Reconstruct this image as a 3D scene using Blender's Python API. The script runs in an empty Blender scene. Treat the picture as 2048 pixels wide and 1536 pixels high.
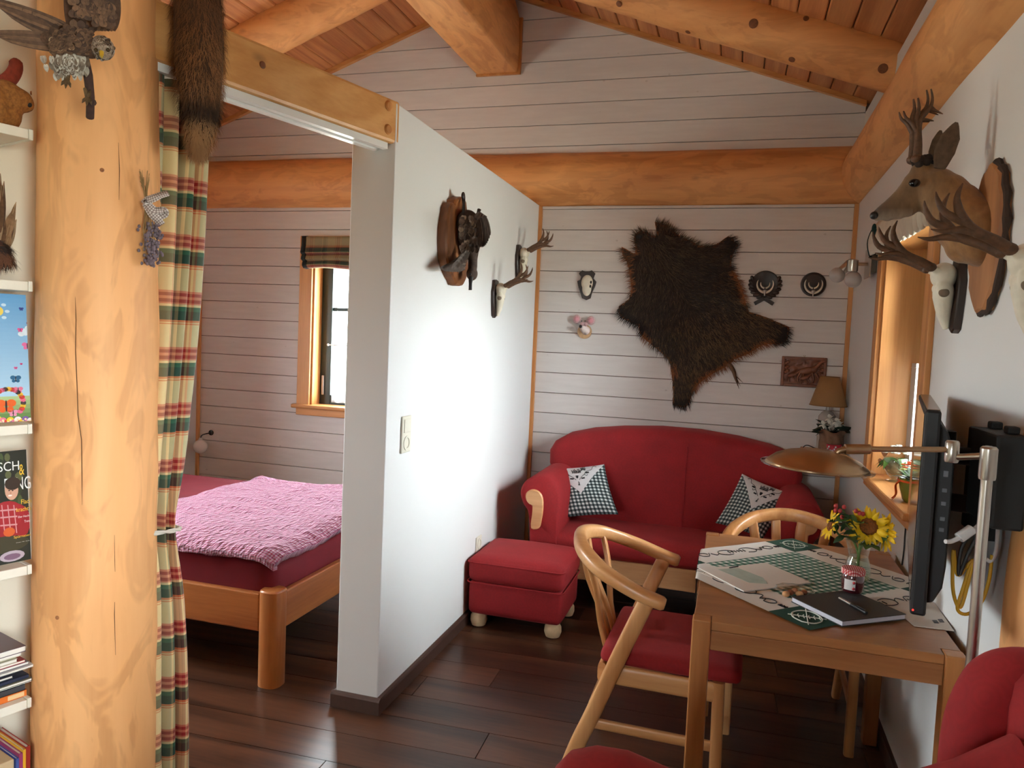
import bpy, math, random
from mathutils import Vector, Matrix, noise
random.seed(7)
PI = math.pi
scene = bpy.context.scene
COL = scene.collection
V3 = Vector

# ------------------------------------------------------------------ camera
YAW, PITCH, ROLL, FPX = math.radians(16.494), math.radians(-3.603), math.radians(2.481), 1498.9
CAM = V3((0, 0, 1.5))
_f = V3((-math.sin(YAW) * math.cos(PITCH), math.cos(YAW) * math.cos(PITCH), math.sin(PITCH)))
_r0 = V3((math.cos(YAW), math.sin(YAW), 0))
_u0 = _r0.cross(_f)
_r = _r0 * math.cos(ROLL) + _u0 * math.sin(ROLL)
_u = -_r0 * math.sin(ROLL) + _u0 * math.cos(ROLL)
cam_d = bpy.data.cameras.new('camera')
cam = bpy.data.objects.new('camera', cam_d)
COL.objects.link(cam)
cam_d.sensor_width = 36
cam_d.lens = FPX / 2048 * 36
cam_d.clip_start = 0.02
cam.matrix_world = Matrix(((_r.x, _u.x, -_f.x, CAM.x), (_r.y, _u.y, -_f.y, CAM.y), (_r.z, _u.z, -_f.z, CAM.z), (0, 0, 0, 1)))
scene.camera = cam

# ------------------------------------------------------------------ world, light, exposure
scene.view_settings.view_transform = 'Standard'
scene.view_settings.look = 'None'
scene.view_settings.gamma = 1
scene.view_settings.use_curve_mapping = False
scene.view_settings.exposure = EXPOSURE = 0.0
world = bpy.data.worlds.new('overcast_sky')
scene.world = world
world.use_nodes = True
wn = world.node_tree
wn.nodes.clear()
_o = wn.nodes.new('ShaderNodeOutputWorld')
_b = wn.nodes.new('ShaderNodeBackground')
_g = wn.nodes.new('ShaderNodeNewGeometry')
_s = wn.nodes.new('ShaderNodeSeparateXYZ')
_cr = wn.nodes.new('ShaderNodeValToRGB')
_mr = wn.nodes.new('ShaderNodeMapRange')
_mr.inputs[1].default_value = -1
_mr.inputs[2].default_value = 1
wn.links.new(_g.outputs['Incoming'], _s.inputs[0])
_inv = wn.nodes.new('ShaderNodeMath'); _inv.operation = 'MULTIPLY'; _inv.inputs[1].default_value = -1
wn.links.new(_s.outputs[2], _inv.inputs[0])
wn.links.new(_inv.outputs[0], _mr.inputs[0])
wn.links.new(_mr.outputs[0], _cr.inputs[0])
_cr.color_ramp.elements[0].position = 0.47
_cr.color_ramp.elements[0].color = (0.44, 0.44, 0.39, 1)
_cr.color_ramp.elements[1].position = 0.52
_cr.color_ramp.elements[1].color = (0.90, 0.95, 1.0, 1)
wn.links.new(_cr.outputs[0], _b.inputs[0])
_b.inputs[1].default_value = 63.0
wn.links.new(_b.outputs[0], _o.inputs[0])
# low hazy sun entering only through the side window, wide and soft
sun_d = bpy.data.lights.new('hazy_sun', 'SUN')
sun_d.energy = 6.0
sun_d.angle = math.radians(34)
sun_d.color = (0.93, 0.97, 1.0)
sun = bpy.data.objects.new('hazy_sun', sun_d)
COL.objects.link(sun)
sun.location = (6, 4, 4)
sun.rotation_euler = Vector((-1, 0.05, -0.31)).to_track_quat('-Z', 'Y').to_euler()
cy = scene.cycles
cy.use_adaptive_sampling = True
cy.adaptive_threshold = 0.12
cy.use_light_tree = False
cy.max_bounces = 7
cy.diffuse_bounces = 4
cy.glossy_bounces = 3
cy.transmission_bounces = 6
cy.transparent_max_bounces = 12
cy.caustics_reflective = False
cy.caustics_refractive = False
cy.sample_clamp_indirect = 6
cy.use_denoising = True

def portal(name, loc, direction, sx, sy):
    """sky portal filling a window opening, shining along direction"""
    d = bpy.data.lights.new(name, 'AREA')
    d.shape = 'RECTANGLE'
    d.size, d.size_y = sx, sy
    d.cycles.is_portal = True
    o = bpy.data.objects.new(name, d)
    COL.objects.link(o)
    o.location = loc
    o.rotation_euler = V3(direction).to_track_quat('-Z', 'Y').to_euler()
    return o

# ------------------------------------------------------------------ pixel -> point helpers (photograph 2048 x 1536)
def ray(px, py):
    return (_f * FPX + _r * (px - 1024) - _u * (py - 768)).normalized()
def _pl(px, py, ax, v):
    d = ray(px, py)
    return CAM + d * ((v - CAM[ax]) / d[ax])
def PX(px, py, X): return _pl(px, py, 0, X)
def PY(px, py, Y): return _pl(px, py, 1, Y)
def PZ(px, py, Z): return _pl(px, py, 2, Z)
def PT(px, py, t): return CAM + ray(px, py) * t
def lerp(a, b, t): return a + (b - a) * t

# ------------------------------------------------------------------ node helpers
def S(r, g, b):
    """sRGB 0-255 to linear"""
    def c(v):
        v /= 255
        return v / 12.92 if v <= 0.04045 else ((v + 0.055) / 1.055) ** 2.4
    return (c(r), c(g), c(b), 1)
class NT:
    def __init__(s, name):
        s.m = bpy.data.materials.new(name)
        s.m.use_nodes = True
        s.t = s.m.node_tree
        s.t.nodes.clear()
        s.out = s.t.nodes.new('ShaderNodeOutputMaterial')
    def n(s, typ, ins=None, **kw):
        nd = s.t.nodes.new('ShaderNode' + typ)
        for k, v in kw.items():
            setattr(nd, k, v)
        for k, v in (ins or {}).items():
            sk = nd.inputs[k]
            if isinstance(v, bpy.types.NodeSocket):
                s.t.links.new(v, sk)
            else:
                sk.default_value = v
        return nd
    def math(s, op, a, b=0.0, c=0.0):
        return s.n('Math', {0: a, 1: b, 2: c}, operation=op).outputs[0]
    def mix(s, f, a, b, mode='MIX'):
        nd = s.n('Mix', {0: f, 6: a, 7: b}, data_type='RGBA', blend_type=mode)
        return nd.outputs[2]
    def ramp(s, f, stops, interp='LINEAR'):
        nd = s.n('ValToRGB', {0: f})
        cr = nd.color_ramp
        cr.interpolation = interp
        while len(cr.elements) > 1:
            cr.elements.remove(cr.elements[-1])
        cr.elements[0].position = stops[0][0]
        cr.elements[0].color = stops[0][1]
        for p, c in stops[1:]:
            e = cr.elements.new(p)
            e.color = c
        return nd.outputs[0]
    def coords(s, scale=(1, 1, 1), rnd=True, kind='Object'):
        tc = s.n('TexCoord').outputs[kind]
        if rnd:
            oi = s.n('ObjectInfo').outputs['Random']
            off = s.n('CombineXYZ', {0: s.math('MULTIPLY', oi, 17.3), 1: s.math('MULTIPLY', oi, 9.1), 2: s.math('MULTIPLY', oi, 23.7)}).outputs[0]
            tc = s.n('VectorMath', {0: tc, 1: off}, operation='ADD').outputs[0]
        return s.n('VectorMath', {0: tc, 1: scale}, operation='MULTIPLY').outputs[0]
    def noise(s, vec, scale=5, detail=3, rough=0.55, dist=0.0):
        return s.n('TexNoise', {'Vector': vec, 'Scale': scale, 'Detail': detail, 'Roughness': rough, 'Distortion': dist}).outputs['Fac']
    def bsdf(s, color, rough=0.5, bump=None, bump_s=0.3, bump_d=0.002, **kw):
        p = s.n('BsdfPrincipled', {'Base Color': color, 'Roughness': rough})
        for k, v in kw.items():
            sk = p.inputs[k.replace('_', ' ')]
            if isinstance(v, bpy.types.NodeSocket):
                s.t.links.new(v, sk)
            else:
                sk.default_value = v
        if bump is not None:
            b = s.n('Bump', {'Height': bump, 'Strength': bump_s, 'Distance': bump_d})
            s.t.links.new(b.outputs[0], p.inputs['Normal'])
        s.t.links.new(p.outputs[0], s.out.inputs[0])
        return s.m

MATS = {}
def plain(name, col, rough=0.5, nscale=0, namt=0.15, **kw):
    if name in MATS: return MATS[name]
    t = NT(name)
    c = col
    bump = None
    if nscale:
        f = t.noise(t.coords(), nscale, 4)
        d = tuple(v * (1 - namt) for v in col[:3]) + (1,)
        l = tuple(min(1, v * (1 + namt)) for v in col[:3]) + (1,)
        c = t.ramp(f, [(0.3, d), (0.7, l)])
        bump = f
    MATS[name] = t.bsdf(c, rough, bump, 0.15, **kw)
    return MATS[name]
def wood(name, dark, light, axis=2, rings=14, stretch=0.06, rough=0.45, knots=0.0, blotch=0.0, coat=0.0, var=0.12, bump_s=0.15):
    """grain runs along axis; fine streaks, broader cathedral bands, knots, per-piece tone"""
    t = NT(name)
    sc = [1.0, 1.0, 1.0]
    sc[axis] = stretch
    v = t.coords(tuple(sc))
    big = t.noise(v, rings * 0.28, 3, 0.5, 0.6)
    wob = t.math('MULTIPLY', big, 7.0)
    bands = t.math('SINE', t.math('MULTIPLY', wob, 6.0))
    fine = t.noise(v, rings * 9, 2, 0.6)
    g = t.math('MULTIPLY_ADD', bands, 0.22, t.math('MULTIPLY_ADD', fine, 0.55, 0.22))
    col = t.ramp(g, [(0.18, dark), (0.82, light)])
    if blotch:
        b = t.noise(t.coords((1, 1, 0.35) if axis == 2 else ((0.35, 1, 1) if axis == 0 else (1, 0.35, 1))), 9, 3, 0.6, 1.2)
        bm = t.ramp(b, [(0.44, (0, 0, 0, 1)), (0.52, (1, 1, 1, 1))])
        col = t.mix(t.math('MULTIPLY', t.n('RGBToBW', {0: bm}).outputs[0], blotch), col, tuple(min(1, c * 1.32) for c in light[:3]) + (1,))
    if knots:
        ks = [1.0, 1.0, 1.0]; ks[axis] = 0.55
        kv = t.n('TexVoronoi', {'Vector': t.coords(tuple(ks)), 'Scale': 4.2}).outputs['Distance']
        km = t.ramp(kv, [(0.03, (1, 1, 1, 1)), (0.085, (0, 0, 0, 1))])
        col = t.mix(t.math('MULTIPLY', t.n('RGBToBW', {0: km}).outputs[0], knots), col, tuple(c * 0.28 for c in dark[:3]) + (1,))
    oi = t.n('ObjectInfo').outputs['Random']
    hv = t.n('HueSaturation', {'Color': col, 'Value': t.math('MULTIPLY_ADD', oi, 2 * var, 1 - var), 'Saturation': 1.0})
    MATS[name] = t.bsdf(hv.outputs[0], rough, g, bump_s, 0.001, Coat_Weight=coat, Coat_Roughness=0.25)
    return MATS[name]

# ------------------------------------------------------------------ mesh builder
class MB:
    def __init__(s):
        s.v, s.f, s.uv, s.vc = [], [], {}, []
    def add(s, vs, fs, col=None, uvs=None):
        o = len(s.v)
        s.v.extend(V3(p) for p in vs)
        s.f.extend(tuple(i + o for i in f) for f in fs)
        if uvs:
            for i, q in enumerate(uvs): s.uv[o + i] = q
        if col is not None or s.vc:
            while len(s.vc) < o: s.vc.append((1, 1, 1, 1))
            s.vc.extend([col or (1, 1, 1, 1)] * len(vs))
        return s
    def box(s, lo, hi, mat=None, col=None):
        vs = [V3((x, y, z)) for z in (lo[2], hi[2]) for y in (lo[1], hi[1]) for x in (lo[0], hi[0])]
        if mat is not None: vs = [mat @ p for p in vs]
        return s.add(vs, [(0, 2, 3, 1), (4, 5, 7, 6), (0, 1, 5, 4), (2, 6, 7, 3), (0, 4, 6, 2), (1, 3, 7, 5)], col)
    def cbox(s, c, d, mat=None, col=None):
        m = Matrix.Translation(V3(c))
        if mat is not None: m = m @ mat
        return s.box((-d[0] / 2, -d[1] / 2, -d[2] / 2), (d[0] / 2, d[1] / 2, d[2] / 2), m, col)
    def rings(s, rs, closed=True, cap0=True, cap1=True, col=None, uv=False):
        """rs: list of rings (each a list of points, same count)"""
        n = len(rs[0])
        vs = [p for r in rs for p in r]
        fs = []
        for i in range(len(rs) - 1):
            for j in range(n if closed else n - 1):
                k = (j + 1) % n
                fs.append((i * n + j, i * n + k, (i + 1) * n + k, (i + 1) * n + j))
        if closed and cap0: fs.append(tuple(range(n - 1, -1, -1)))
        if closed and cap1: fs.append(tuple((len(rs) - 1) * n + j for j in range(n)))
        uvs = None
        if uv: uvs = [(j / (n if closed else n - 1), i / (len(rs) - 1)) for i in range(len(rs)) for j in range(n)]
        return s.add(vs, fs, col, uvs)
    def tube(s, path, radii, n=12, cap=True, flat=1.0, up=None, col=None):
        path = [V3(p) for p in path]
        if not hasattr(radii, '__len__'): radii = [radii] * len(path)
        rs = []
        prev = None
        for i, p in enumerate(path):
            a = path[max(i - 1, 0)]; b = path[min(i + 1, len(path) - 1)]
            d = (b - a).normalized()
            if prev is None:
                ref = V3(up) if up is not None else (V3((0, 0, 1)) if abs(d.z) < 0.9 else V3((1, 0, 0)))
            else:
                ref = prev
            e = (ref - d * ref.dot(d)).normalized()
            prev = e
            g = d.cross(e)
            r = radii[i]
            ra, rb = (r if hasattr(r, '__len__') else (r, r * flat))
            rs.append([p + e * (ra * math.cos(2 * PI * k / n)) + g * (rb * math.sin(2 * PI * k / n)) for k in range(n)])
        return s.rings(rs, True, cap, cap, col)
    def lathe(s, prof, n=24, m=None, col=None, cap=True):
        """prof: (radius, z) from bottom to top"""
        m = m or Matrix()
        rs = [[m @ V3((r * math.cos(2 * PI * k / n), r * math.sin(2 * PI * k / n), z)) for k in range(n)] for r, z in prof]
        return s.rings(rs, True, cap and prof[0][0] > 1e-6, cap and prof[-1][0] > 1e-6, col)
    def ball(s, c, r, m=None, n=16, k=10, col=None):
        r = r if hasattr(r, '__len__') else (r, r, r)
        mm = Matrix.Translation(V3(c)) @ (m.to_4x4() if m is not None else Matrix())
        rs = []
        for i in range(k + 1):
            a = -PI / 2 + PI * i / k
            ca = max(math.cos(a), 1e-4)
            rs.append([mm @ V3((r[0] * ca * math.cos(2 * PI * j / n), r[1] * ca * math.sin(2 * PI * j / n), r[2] * math.sin(a))) for j in range(n)])
        return s.rings(rs, True, True, True, col)
    def prism(s, poly, m, d0, d1, inset=0.0, col=None):
        """poly: 2D outline; m maps (x, y, depth) to space; inset > 0 chamfers the d1 face"""
        n = len(poly)
        rs = [[m @ V3((x, y, d0)) for x, y in poly]]
        if inset:
            cx = sum(p[0] for p in poly) / n; cyy = sum(p[1] for p in poly) / n
            rs.append([m @ V3((x, y, d1 - inset * (1 if d1 > d0 else -1))) for x, y in poly])
            q = []
            for x, y in poly:
                l = math.hypot(x - cx, y - cyy) or 1
                k = max(0, 1 - inset / l)
                q.append((cx + (x - cx) * k, cyy + (y - cyy) * k))
            rs.append([m @ V3((x, y, d1)) for x, y in q])
        else:
            rs.append([m @ V3((x, y, d1)) for x, y in poly])
        return s.rings(rs, True, True, True, col)
    def grid(s, fn, nu, nv, col=None, uv=True, u0=0, u1=1, v0=0, v1=1):
        vs, uvs = [], []
        for j in range(nv + 1):
            for i in range(nu + 1):
                u = lerp(u0, u1, i / nu); v = lerp(v0, v1, j / nv)
                vs.append(fn(u, v)); uvs.append((u, v))
        fs = [(j * (nu + 1) + i, j * (nu + 1) + i + 1, (j + 1) * (nu + 1) + i + 1, (j + 1) * (nu + 1) + i) for j in range(nv) for i in range(nu)]
        return s.add(vs, fs, col, uvs if uv else None)
    def build(s, name, mat, parent=None, smooth=40, bevel=0.0, seg=2, local=False, label=None):
        me = bpy.data.meshes.new(name)
        off = V3((0, 0, 0))
        if parent is not None and not local: off = root_loc(parent)
        me.from_pydata([p - off for p in s.v], [], s.f)
        if s.uv:
            l = me.uv_layers.new(name='UVMap')
            for lp in me.loops:
                l.data[lp.index].uv = s.uv.get(lp.vertex_index, (0, 0))
        if s.vc:
            while len(s.vc) < len(s.v): s.vc.append((1, 1, 1, 1))
            a = me.color_attributes.new('Col', 'FLOAT_COLOR', 'POINT')
            a.data.foreach_set('color', [c for q in s.vc for c in q])
        me.validate()
        if smooth:
            me.polygons.foreach_set('use_smooth', [True] * len(me.polygons))
            me.set_sharp_from_angle(angle=math.radians(smooth))
        me.materials.append(mat)
        o = bpy.data.objects.new(name, me)
        COL.objects.link(o)
        if parent is not None: o.parent = parent
        if bevel:
            b = o.modifiers.new('bevel', 'BEVEL')
            b.width = bevel; b.segments = seg; b.limit_method = 'ANGLE'; b.angle_limit = math.radians(35)
            b.harden_normals = False
        if label: o['label'] = label
        return o
WORLD_LOC = {}
def root_loc(p):
    while p is not None:
        if p.name in WORLD_LOC: return WORLD_LOC[p.name]
        p = p.parent
    return V3((0, 0, 0))
def thing(name, label, cat, loc=(0, 0, 0), rotz=0.0, group=None, kind=None):
    o = bpy.data.objects.new(name, None)
    o.empty_display_size = 0.05
    COL.objects.link(o)
    o.location = loc
    o.rotation_euler = (0, 0, rotz)
    WORLD_LOC[o.name] = V3(loc)
    o['label'] = label; o['category'] = cat
    if group: o['group'] = group
    if kind: o['kind'] = kind
    return o
def tag(o, label, cat=None, group=None, kind=None):
    o['label'] = label
    if cat: o['category'] = cat
    if group: o['group'] = group
    if kind: o['kind'] = kind
    return o
def struct(o, label):
    o['kind'] = 'structure'; o['label'] = label
    return o
def remesh(o, vox, smooth=6):
    r = o.modifiers.new('remesh', 'REMESH'); r.mode = 'VOXEL'; r.voxel_size = vox; r.use_smooth_shade = True
    sm = o.modifiers.new('smooth', 'SMOOTH'); sm.iterations = smooth; sm.factor = 0.5
    return o
def subsurf(o, lv=1):
    m = o.modifiers.new('sub', 'SUBSURF'); m.levels = lv; m.render_levels = lv
    return o
def copy_tree(o, loc=None, rotz=None, label=None, group=None):
    r = o.copy(); COL.objects.link(r)
    if loc is not None: r.location = loc
    if rotz is not None: r.rotation_euler = (0, 0, rotz)
    if label: r['label'] = label
    if group: r['group'] = group
    for ch in list(o.children):
        c = ch.copy(); COL.objects.link(c); c.parent = r
        for g in list(ch.children):
            d = g.copy(); COL.objects.link(d); d.parent = c
    return r
def smoothpath(pts, k=6):
    """Catmull-Rom through pts"""
    pts = [V3(p) for p in pts]
    out = []
    for i in range(len(pts) - 1):
        p0 = pts[max(i - 1, 0)]; p1 = pts[i]; p2 = pts[i + 1]; p3 = pts[min(i + 2, len(pts) - 1)]
        for j in range(k):
            t = j / k
            out.append(0.5 * ((2 * p1) + (p2 - p0) * t + (2 * p0 - 5 * p1 + 4 * p2 - p3) * t * t + (3 * p1 - p0 - 3 * p2 + p3) * t ** 3))
    out.append(pts[-1])
    return out
def smooth2(poly, k=4):
    """closed 2D Catmull-Rom"""
    n = len(poly); out = []
    for i in range(n):
        p0, p1, p2, p3 = (V3((*poly[(i + q) % n], 0)) for q in (-1, 0, 1, 2))
        for j in range(k):
            t = j / k
            q = 0.5 * ((2 * p1) + (p2 - p0) * t + (2 * p0 - 5 * p1 + 4 * p2 - p3) * t * t + (3 * p1 - p0 - 3 * p2 + p3) * t ** 3)
            out.append((q.x, q.y))
    return out
def frame(o, x, y):
    """matrix with columns x, y, x cross y, origin o"""
    x = V3(x).normalized(); y = V3(y); y = (y - x * y.dot(x)).normalized(); z = x.cross(y)
    return Matrix(((x.x, y.x, z.x, o[0]), (x.y, y.y, z.y, o[1]), (x.z, y.z, z.z, o[2]), (0, 0, 0, 1)))
def text_mesh(body, size, m, name, mat, parent, bold=0.0, align='LEFT', depth=0.0004):
    cu = bpy.data.curves.new('txt', 'FONT')
    cu.body = body; cu.size = size; cu.align_x = align; cu.extrude = depth; cu.offset = bold; cu.resolution_u = 3
    tmp = bpy.data.objects.new('txt', cu)
    COL.objects.link(tmp)
    dg = bpy.context.evaluated_depsgraph_get()
    me = bpy.data.meshes.new_from_object(tmp.evaluated_get(dg))
    bpy.data.objects.remove(tmp); bpy.data.curves.remove(cu)
    off = root_loc(parent)
    me.transform(Matrix.Translation(-off) @ m)
    me.name = name
    me.materials.clear(); me.materials.append(mat)
    o = bpy.data.objects.new(name, me); COL.objects.link(o); o.parent = parent
    return o
def fur(mb, pts, length, width, col_fn, curl=0.35, segs=2, rnd=0.35):
    """pts: list of (point, normal, lay direction); thin tapering bent hairs"""
    for p, nrm, lay in pts:
        L = length * random.uniform(1 - rnd, 1 + rnd)
        w = width * random.uniform(0.7, 1.3)
        jit = V3((random.gauss(0, 1), random.gauss(0, 1), random.gauss(0, 1))) * 0.22
        d0 = (nrm * 0.55 + lay * 0.8 + jit).normalized()
        d1 = (nrm * (0.55 - curl) + lay * 1.1 + jit).normalized()
        side = d0.cross(nrm + jit * 0.7)
        if side.length < 1e-4: side = V3((1, 0, 0))
        side.normalize()
        q = p - nrm * 0.002
        a = q + d0 * (L * 0.5)
        b = a + d1 * (L * 0.5)
        mb.add([q - side * w / 2, q + side * w / 2, a + side * w * 0.4, a - side * w * 0.4, b], [(0, 1, 2, 3), (3, 2, 4)], col_fn(p))
def vcol_mat(name, rough=0.7, nscale=0, sheen=0.0, **kw):
    if name in MATS: return MATS[name]
    t = NT(name)
    c = t.n('VertexColor', layer_name='Col').outputs[0]
    if nscale:
        f = t.noise(t.coords(rnd=False), nscale, 3)
        c = t.mix(1.0, c, t.ramp(f, [(0.25, (0.62, 0.62, 0.62, 1)), (0.75, (1.25, 1.25, 1.25, 1))]), 'MULTIPLY')
    MATS[name] = t.bsdf(c, rough, Sheen_Weight=sheen, **kw)
    return MATS[name]

# ================================================================== materials
M_LOG = wood('peeled_log', S(210, 146, 88), S(226, 166, 108), 2, 7, 0.10, 0.6, 0.0, 0.4, 0.0, 0.02, 0.05)
M_LOGX = wood('peeled_log_x', S(198, 130, 72), S(224, 160, 98), 0, 7, 0.10, 0.6, 0.3, 0.3, 0.0, 0.03, 0.05)
M_LOGY = wood('peeled_log_y', S(200, 134, 76), S(226, 164, 102), 1, 7, 0.10, 0.6, 0.3, 0.3, 0.0, 0.03, 0.05)
M_BEAM = wood('planed_beam', S(204, 144, 80), S(226, 172, 108), 1, 9, 0.05, 0.45, 0.5, 0.0, 0.1, 0.04)
M_CEIL = wood('ceiling_pine', S(168, 98, 54), S(206, 138, 84), 1, 12, 0.05, 0.5, 0.35, 0.0, 0.0, 0.14)
M_TRIM = wood('trim_wood', S(188, 124, 66), S(216, 154, 92), 2, 14, 0.05, 0.45, 0.0, 0.0, 0.1, 0.05)
M_TRIMX = wood('trim_wood_x', S(188, 124, 66), S(216, 154, 92), 0, 14, 0.05, 0.45, 0.0, 0.0, 0.1, 0.05)
M_TRIMY = wood('trim_wood_y', S(188, 124, 66), S(216, 154, 92), 1, 14, 0.05, 0.45, 0.0, 0.0, 0.1, 0.05)
def whiteboard_mat():
    t = NT('whitewashed_board')
    v = t.coords((0.12, 1, 1))
    g = t.noise(v, 40, 3)
    c = t.ramp(g, [(0.25, S(220, 213, 208)), (0.75, S(229, 223, 218))])
    kv = t.n('TexVoronoi', {'Vector': t.coords((1.0, 1, 1.6)), 'Scale': 5.5}).outputs['Distance']
    km = t.ramp(kv, [(0.02, (1, 1, 1, 1)), (0.06, (0, 0, 0, 1))])
    c = t.mix(t.math('MULTIPLY', t.n('RGBToBW', {0: km}).outputs[0], 0.35), c, S(150, 130, 118))
    oi = t.n('ObjectInfo').outputs['Random']
    h = t.n('HueSaturation', {'Color': c, 'Value': t.math('MULTIPLY_ADD', oi, 0.06, 0.97)}).outputs[0]
    return t.bsdf(h, 0.5, g, 0.05, 0.001)
M_BOARD = whiteboard_mat()
M_GAP = plain('joint_shadow_wood', S(120, 96, 84), 0.8)
def plaster_mat(name, c):
    t = NT(name)
    f = t.noise(t.coords(rnd=False), 90, 4)
    return t.bsdf(c, 0.75, f, 0.12, 0.001)
M_PLASTER = plaster_mat('white_plaster', S(226, 226, 224))
M_CREAM = plaster_mat('cream_plaster', S(224, 216, 196))
M_FLOOR = wood('smoked_oak_plank', S(48, 29, 21), S(100, 63, 44), 0, 7, 0.09, 0.30, 0.0, 0.0, 0.0, 0.16, 0.25)
M_BASE = plain('dark_baseboard', S(74, 52, 44), 0.45, 40, 0.1)
M_WHITE = plain('white_enamel', S(235, 235, 232), 0.35)
M_IVORY = plain('ivory_plastic', S(226, 222, 205), 0.35)
M_DKGREEN = plain('dark_green_frame', S(22, 40, 38), 0.4)
M_CHROME = plain('brushed_nickel', S(190, 182, 172), 0.28, Metallic=1.0)
M_BRASS = plain('satin_champagne_metal', S(186, 158, 126), 0.3, Metallic=1.0)
M_BLACK = plain('black_plastic', S(18, 18, 20), 0.5)
M_BLACKM = plain('matte_black', S(16, 15, 15), 0.7)

# ================================================================== setting
XR, XL, YB, YR = 0.626, -3.87, 4.738, -2.3
APX, APZ, SL = -1.61, 3.735, 0.364
def roofz(x): return APZ - SL * abs(x - APX)
XP, XP2, YP = -1.267, -1.448, 2.605       # partition
E_ = V3((0.28, 0.96, 0)).normalized()      # line of the beam and shelf wall
N_ = V3((-E_.y, E_.x, 0))                  # away from the camera side
POST = V3((-1.674, 1.647, 0))

# floor of wide smoked planks
fl = struct(MB().box((XL - .3, YR - .3, -0.12), (XR + .3, YB + .3, -0.012)).build('floor', M_BLACKM, smooth=0), 'dark brown plank floor')
rot = math.radians(2.0)
cr_, sr_ = math.cos(rot), math.sin(rot)
w = 0.18
random.seed(3)
for k in range(-29, 14):
    y0 = 2.62 + k * w
    x = XL - random.uniform(0, 1.5)
    while x < XR:
        L = random.uniform(1.3, 2.1)
        a, b = max(x, XL - .25), min(x + L, XR + .2)
        if b - a > 0.03 and y0 < YB + 0.1:
            mb = MB()
            g = 0.0012
            c = [(a + g, y0 + g), (b - g, y0 + g), (b - g, y0 + w - g), (a + g, y0 + w - g)]
            c = [(px + 1.0) * 1 for px, _ in c], [p for _, p in c]
            pts = [((xx * cr_ - (yy - 2.62) * sr_) - 1.0, 2.62 + xx * sr_ + (yy - 2.62) * cr_) for xx, yy in zip(*c)]
            mb.prism(pts, Matrix(), -0.012, 0.0, 0.0008)
            if max(p[1] for p in pts) < YB + 0.25:
                mb.build('plank', M_FLOOR, fl, smooth=0)
        x += L

# ceiling: boards running along the house, two slopes
ce = thing('ceiling', 'sloping pine board ceiling', 'ceiling', kind='structure')
del ce['category']
bp = 0.1235
for sgn in (-1, 1):
    mb = MB()
    x0, x1 = APX, (XR + .35 if sgn > 0 else XL - .35)
    mb.add([(x0, YR - .3, roofz(x0) + .035), (x1, YR - .3, roofz(x1) + .035), (x1, YB + .3, roofz(x1) + .035), (x0, YB + .3, roofz(x0) + .035),
            (x0, YR - .3, roofz(x0) + .09), (x1, YR - .3, roofz(x1) + .09), (x1, YB + .3, roofz(x1) + .09), (x0, YB + .3, roofz(x0) + .09)],
           [(0, 1, 2, 3), (7, 6, 5, 4), (0, 4, 5, 1), (1, 5, 6, 2), (2, 6, 7, 3), (3, 7, 4, 0)])
    mb.build('roof_deck', M_BLACKM, ce, smooth=0)
    n = 20
    for i in range(n):
        if sgn > 0:
            a = 0.06 + (i - 14) * bp; b = a + bp
            if a < APX: a = APX
        else:
            b = 2 * APX - (0.06 + (i - 14) * bp); a = b - bp
            if b > APX: b = APX
        if b - a < 0.02: continue
        a, b = a + .0022, b - .0022
        c = 0.006
        prof = [(a, .03), (a, c), (a + c, 0), (b - c, 0), (b, c), (b, .03)]
        mb = MB()
        mb.rings([[V3((px, y, roofz(px) + pz)) for px, pz in prof] for y in (YR - .2, YB + .1)])
        mb.build('ceiling_board', M_CEIL, ce, smooth=0)

# back wall of whitewashed boards
WB0, WB1, WZ0, WZ1 = -2.91, -2.05, 0.95, 2.05     # bedroom window opening
bw = MB()
poly_top = lambda x: roofz(x) + 0.03
def slab(mb, x0, x1, z0, z1, y0, y1):
    """vertical slab whose top follows the roof if z1 is None"""
    xs = sorted({x0, x1} | ({APX} if x0 < APX < x1 else set()))
    out = [(x0, z0), (x1, z0)] + ([(x, poly_top(x)) for x in reversed(xs)] if z1 is None else [(x1, z1), (x0, z1)])
    mb.rings([[V3((x, y0, z)) for x, z in out], [V3((x, y1, z)) for x, z in out]])
yb0, yb1 = YB + .016, YB + .27
slab(bw, XL - .3, WB0, 0, None, yb0, yb1)
slab(bw, WB1, XR + .3, 0, None, yb0, yb1)
slab(bw, WB0, WB1, 0, WZ0, yb0, yb1)
slab(bw, WB0, WB1, WZ1, None, yb0, yb1)
wallb = struct(bw.build('wall_back', M_GAP, smooth=0), 'back wall clad in whitewashed horizontal boards')
def board(x0, x1, z0, z1):
    """one board, clipped by the roof line"""
    xs = [x0] + ([APX] if x0 < APX < x1 else []) + [x1]
    pts = [(x0, z0), (x1, z0)]
    top = []
    N = 24
    for i in range(N + 1):
        x = x1 + (x0 - x1) * i / N
        top.append((x, min(z1, roofz(x) - .002)))
    top = [p for p in top if p[1] > z0 + .002]
    if not top: return
    if len(top) < N + 1:
        # where the roof cuts the bottom edge
        xl = APX - (APZ - .002 - z0) / SL; xr = APX + (APZ - .002 - z0) / SL
        pts = [(max(x0, xl), z0), (min(x1, xr), z0)]
    out = pts + top
    # drop collinear points
    res = []
    for i, p in enumerate(out):
        a, c = out[i - 1], out[(i + 1) % len(out)]
        if abs((p[0] - a[0]) * (c[1] - a[1]) - (p[1] - a[1]) * (c[0] - a[0])) > 1e-7: res.append(p)
    if len(res) < 3: return
    mb = MB()
    mb.rings([[V3((x, YB + .016, z)) for x, z in res], [V3((x, YB, z)) for x, z in res]])
    return mb.build('board', M_BOARD, wallb, smooth=0)
random.seed(5)
zz = 2.197 - 16 * 0.1312 - 0.1312
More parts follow.
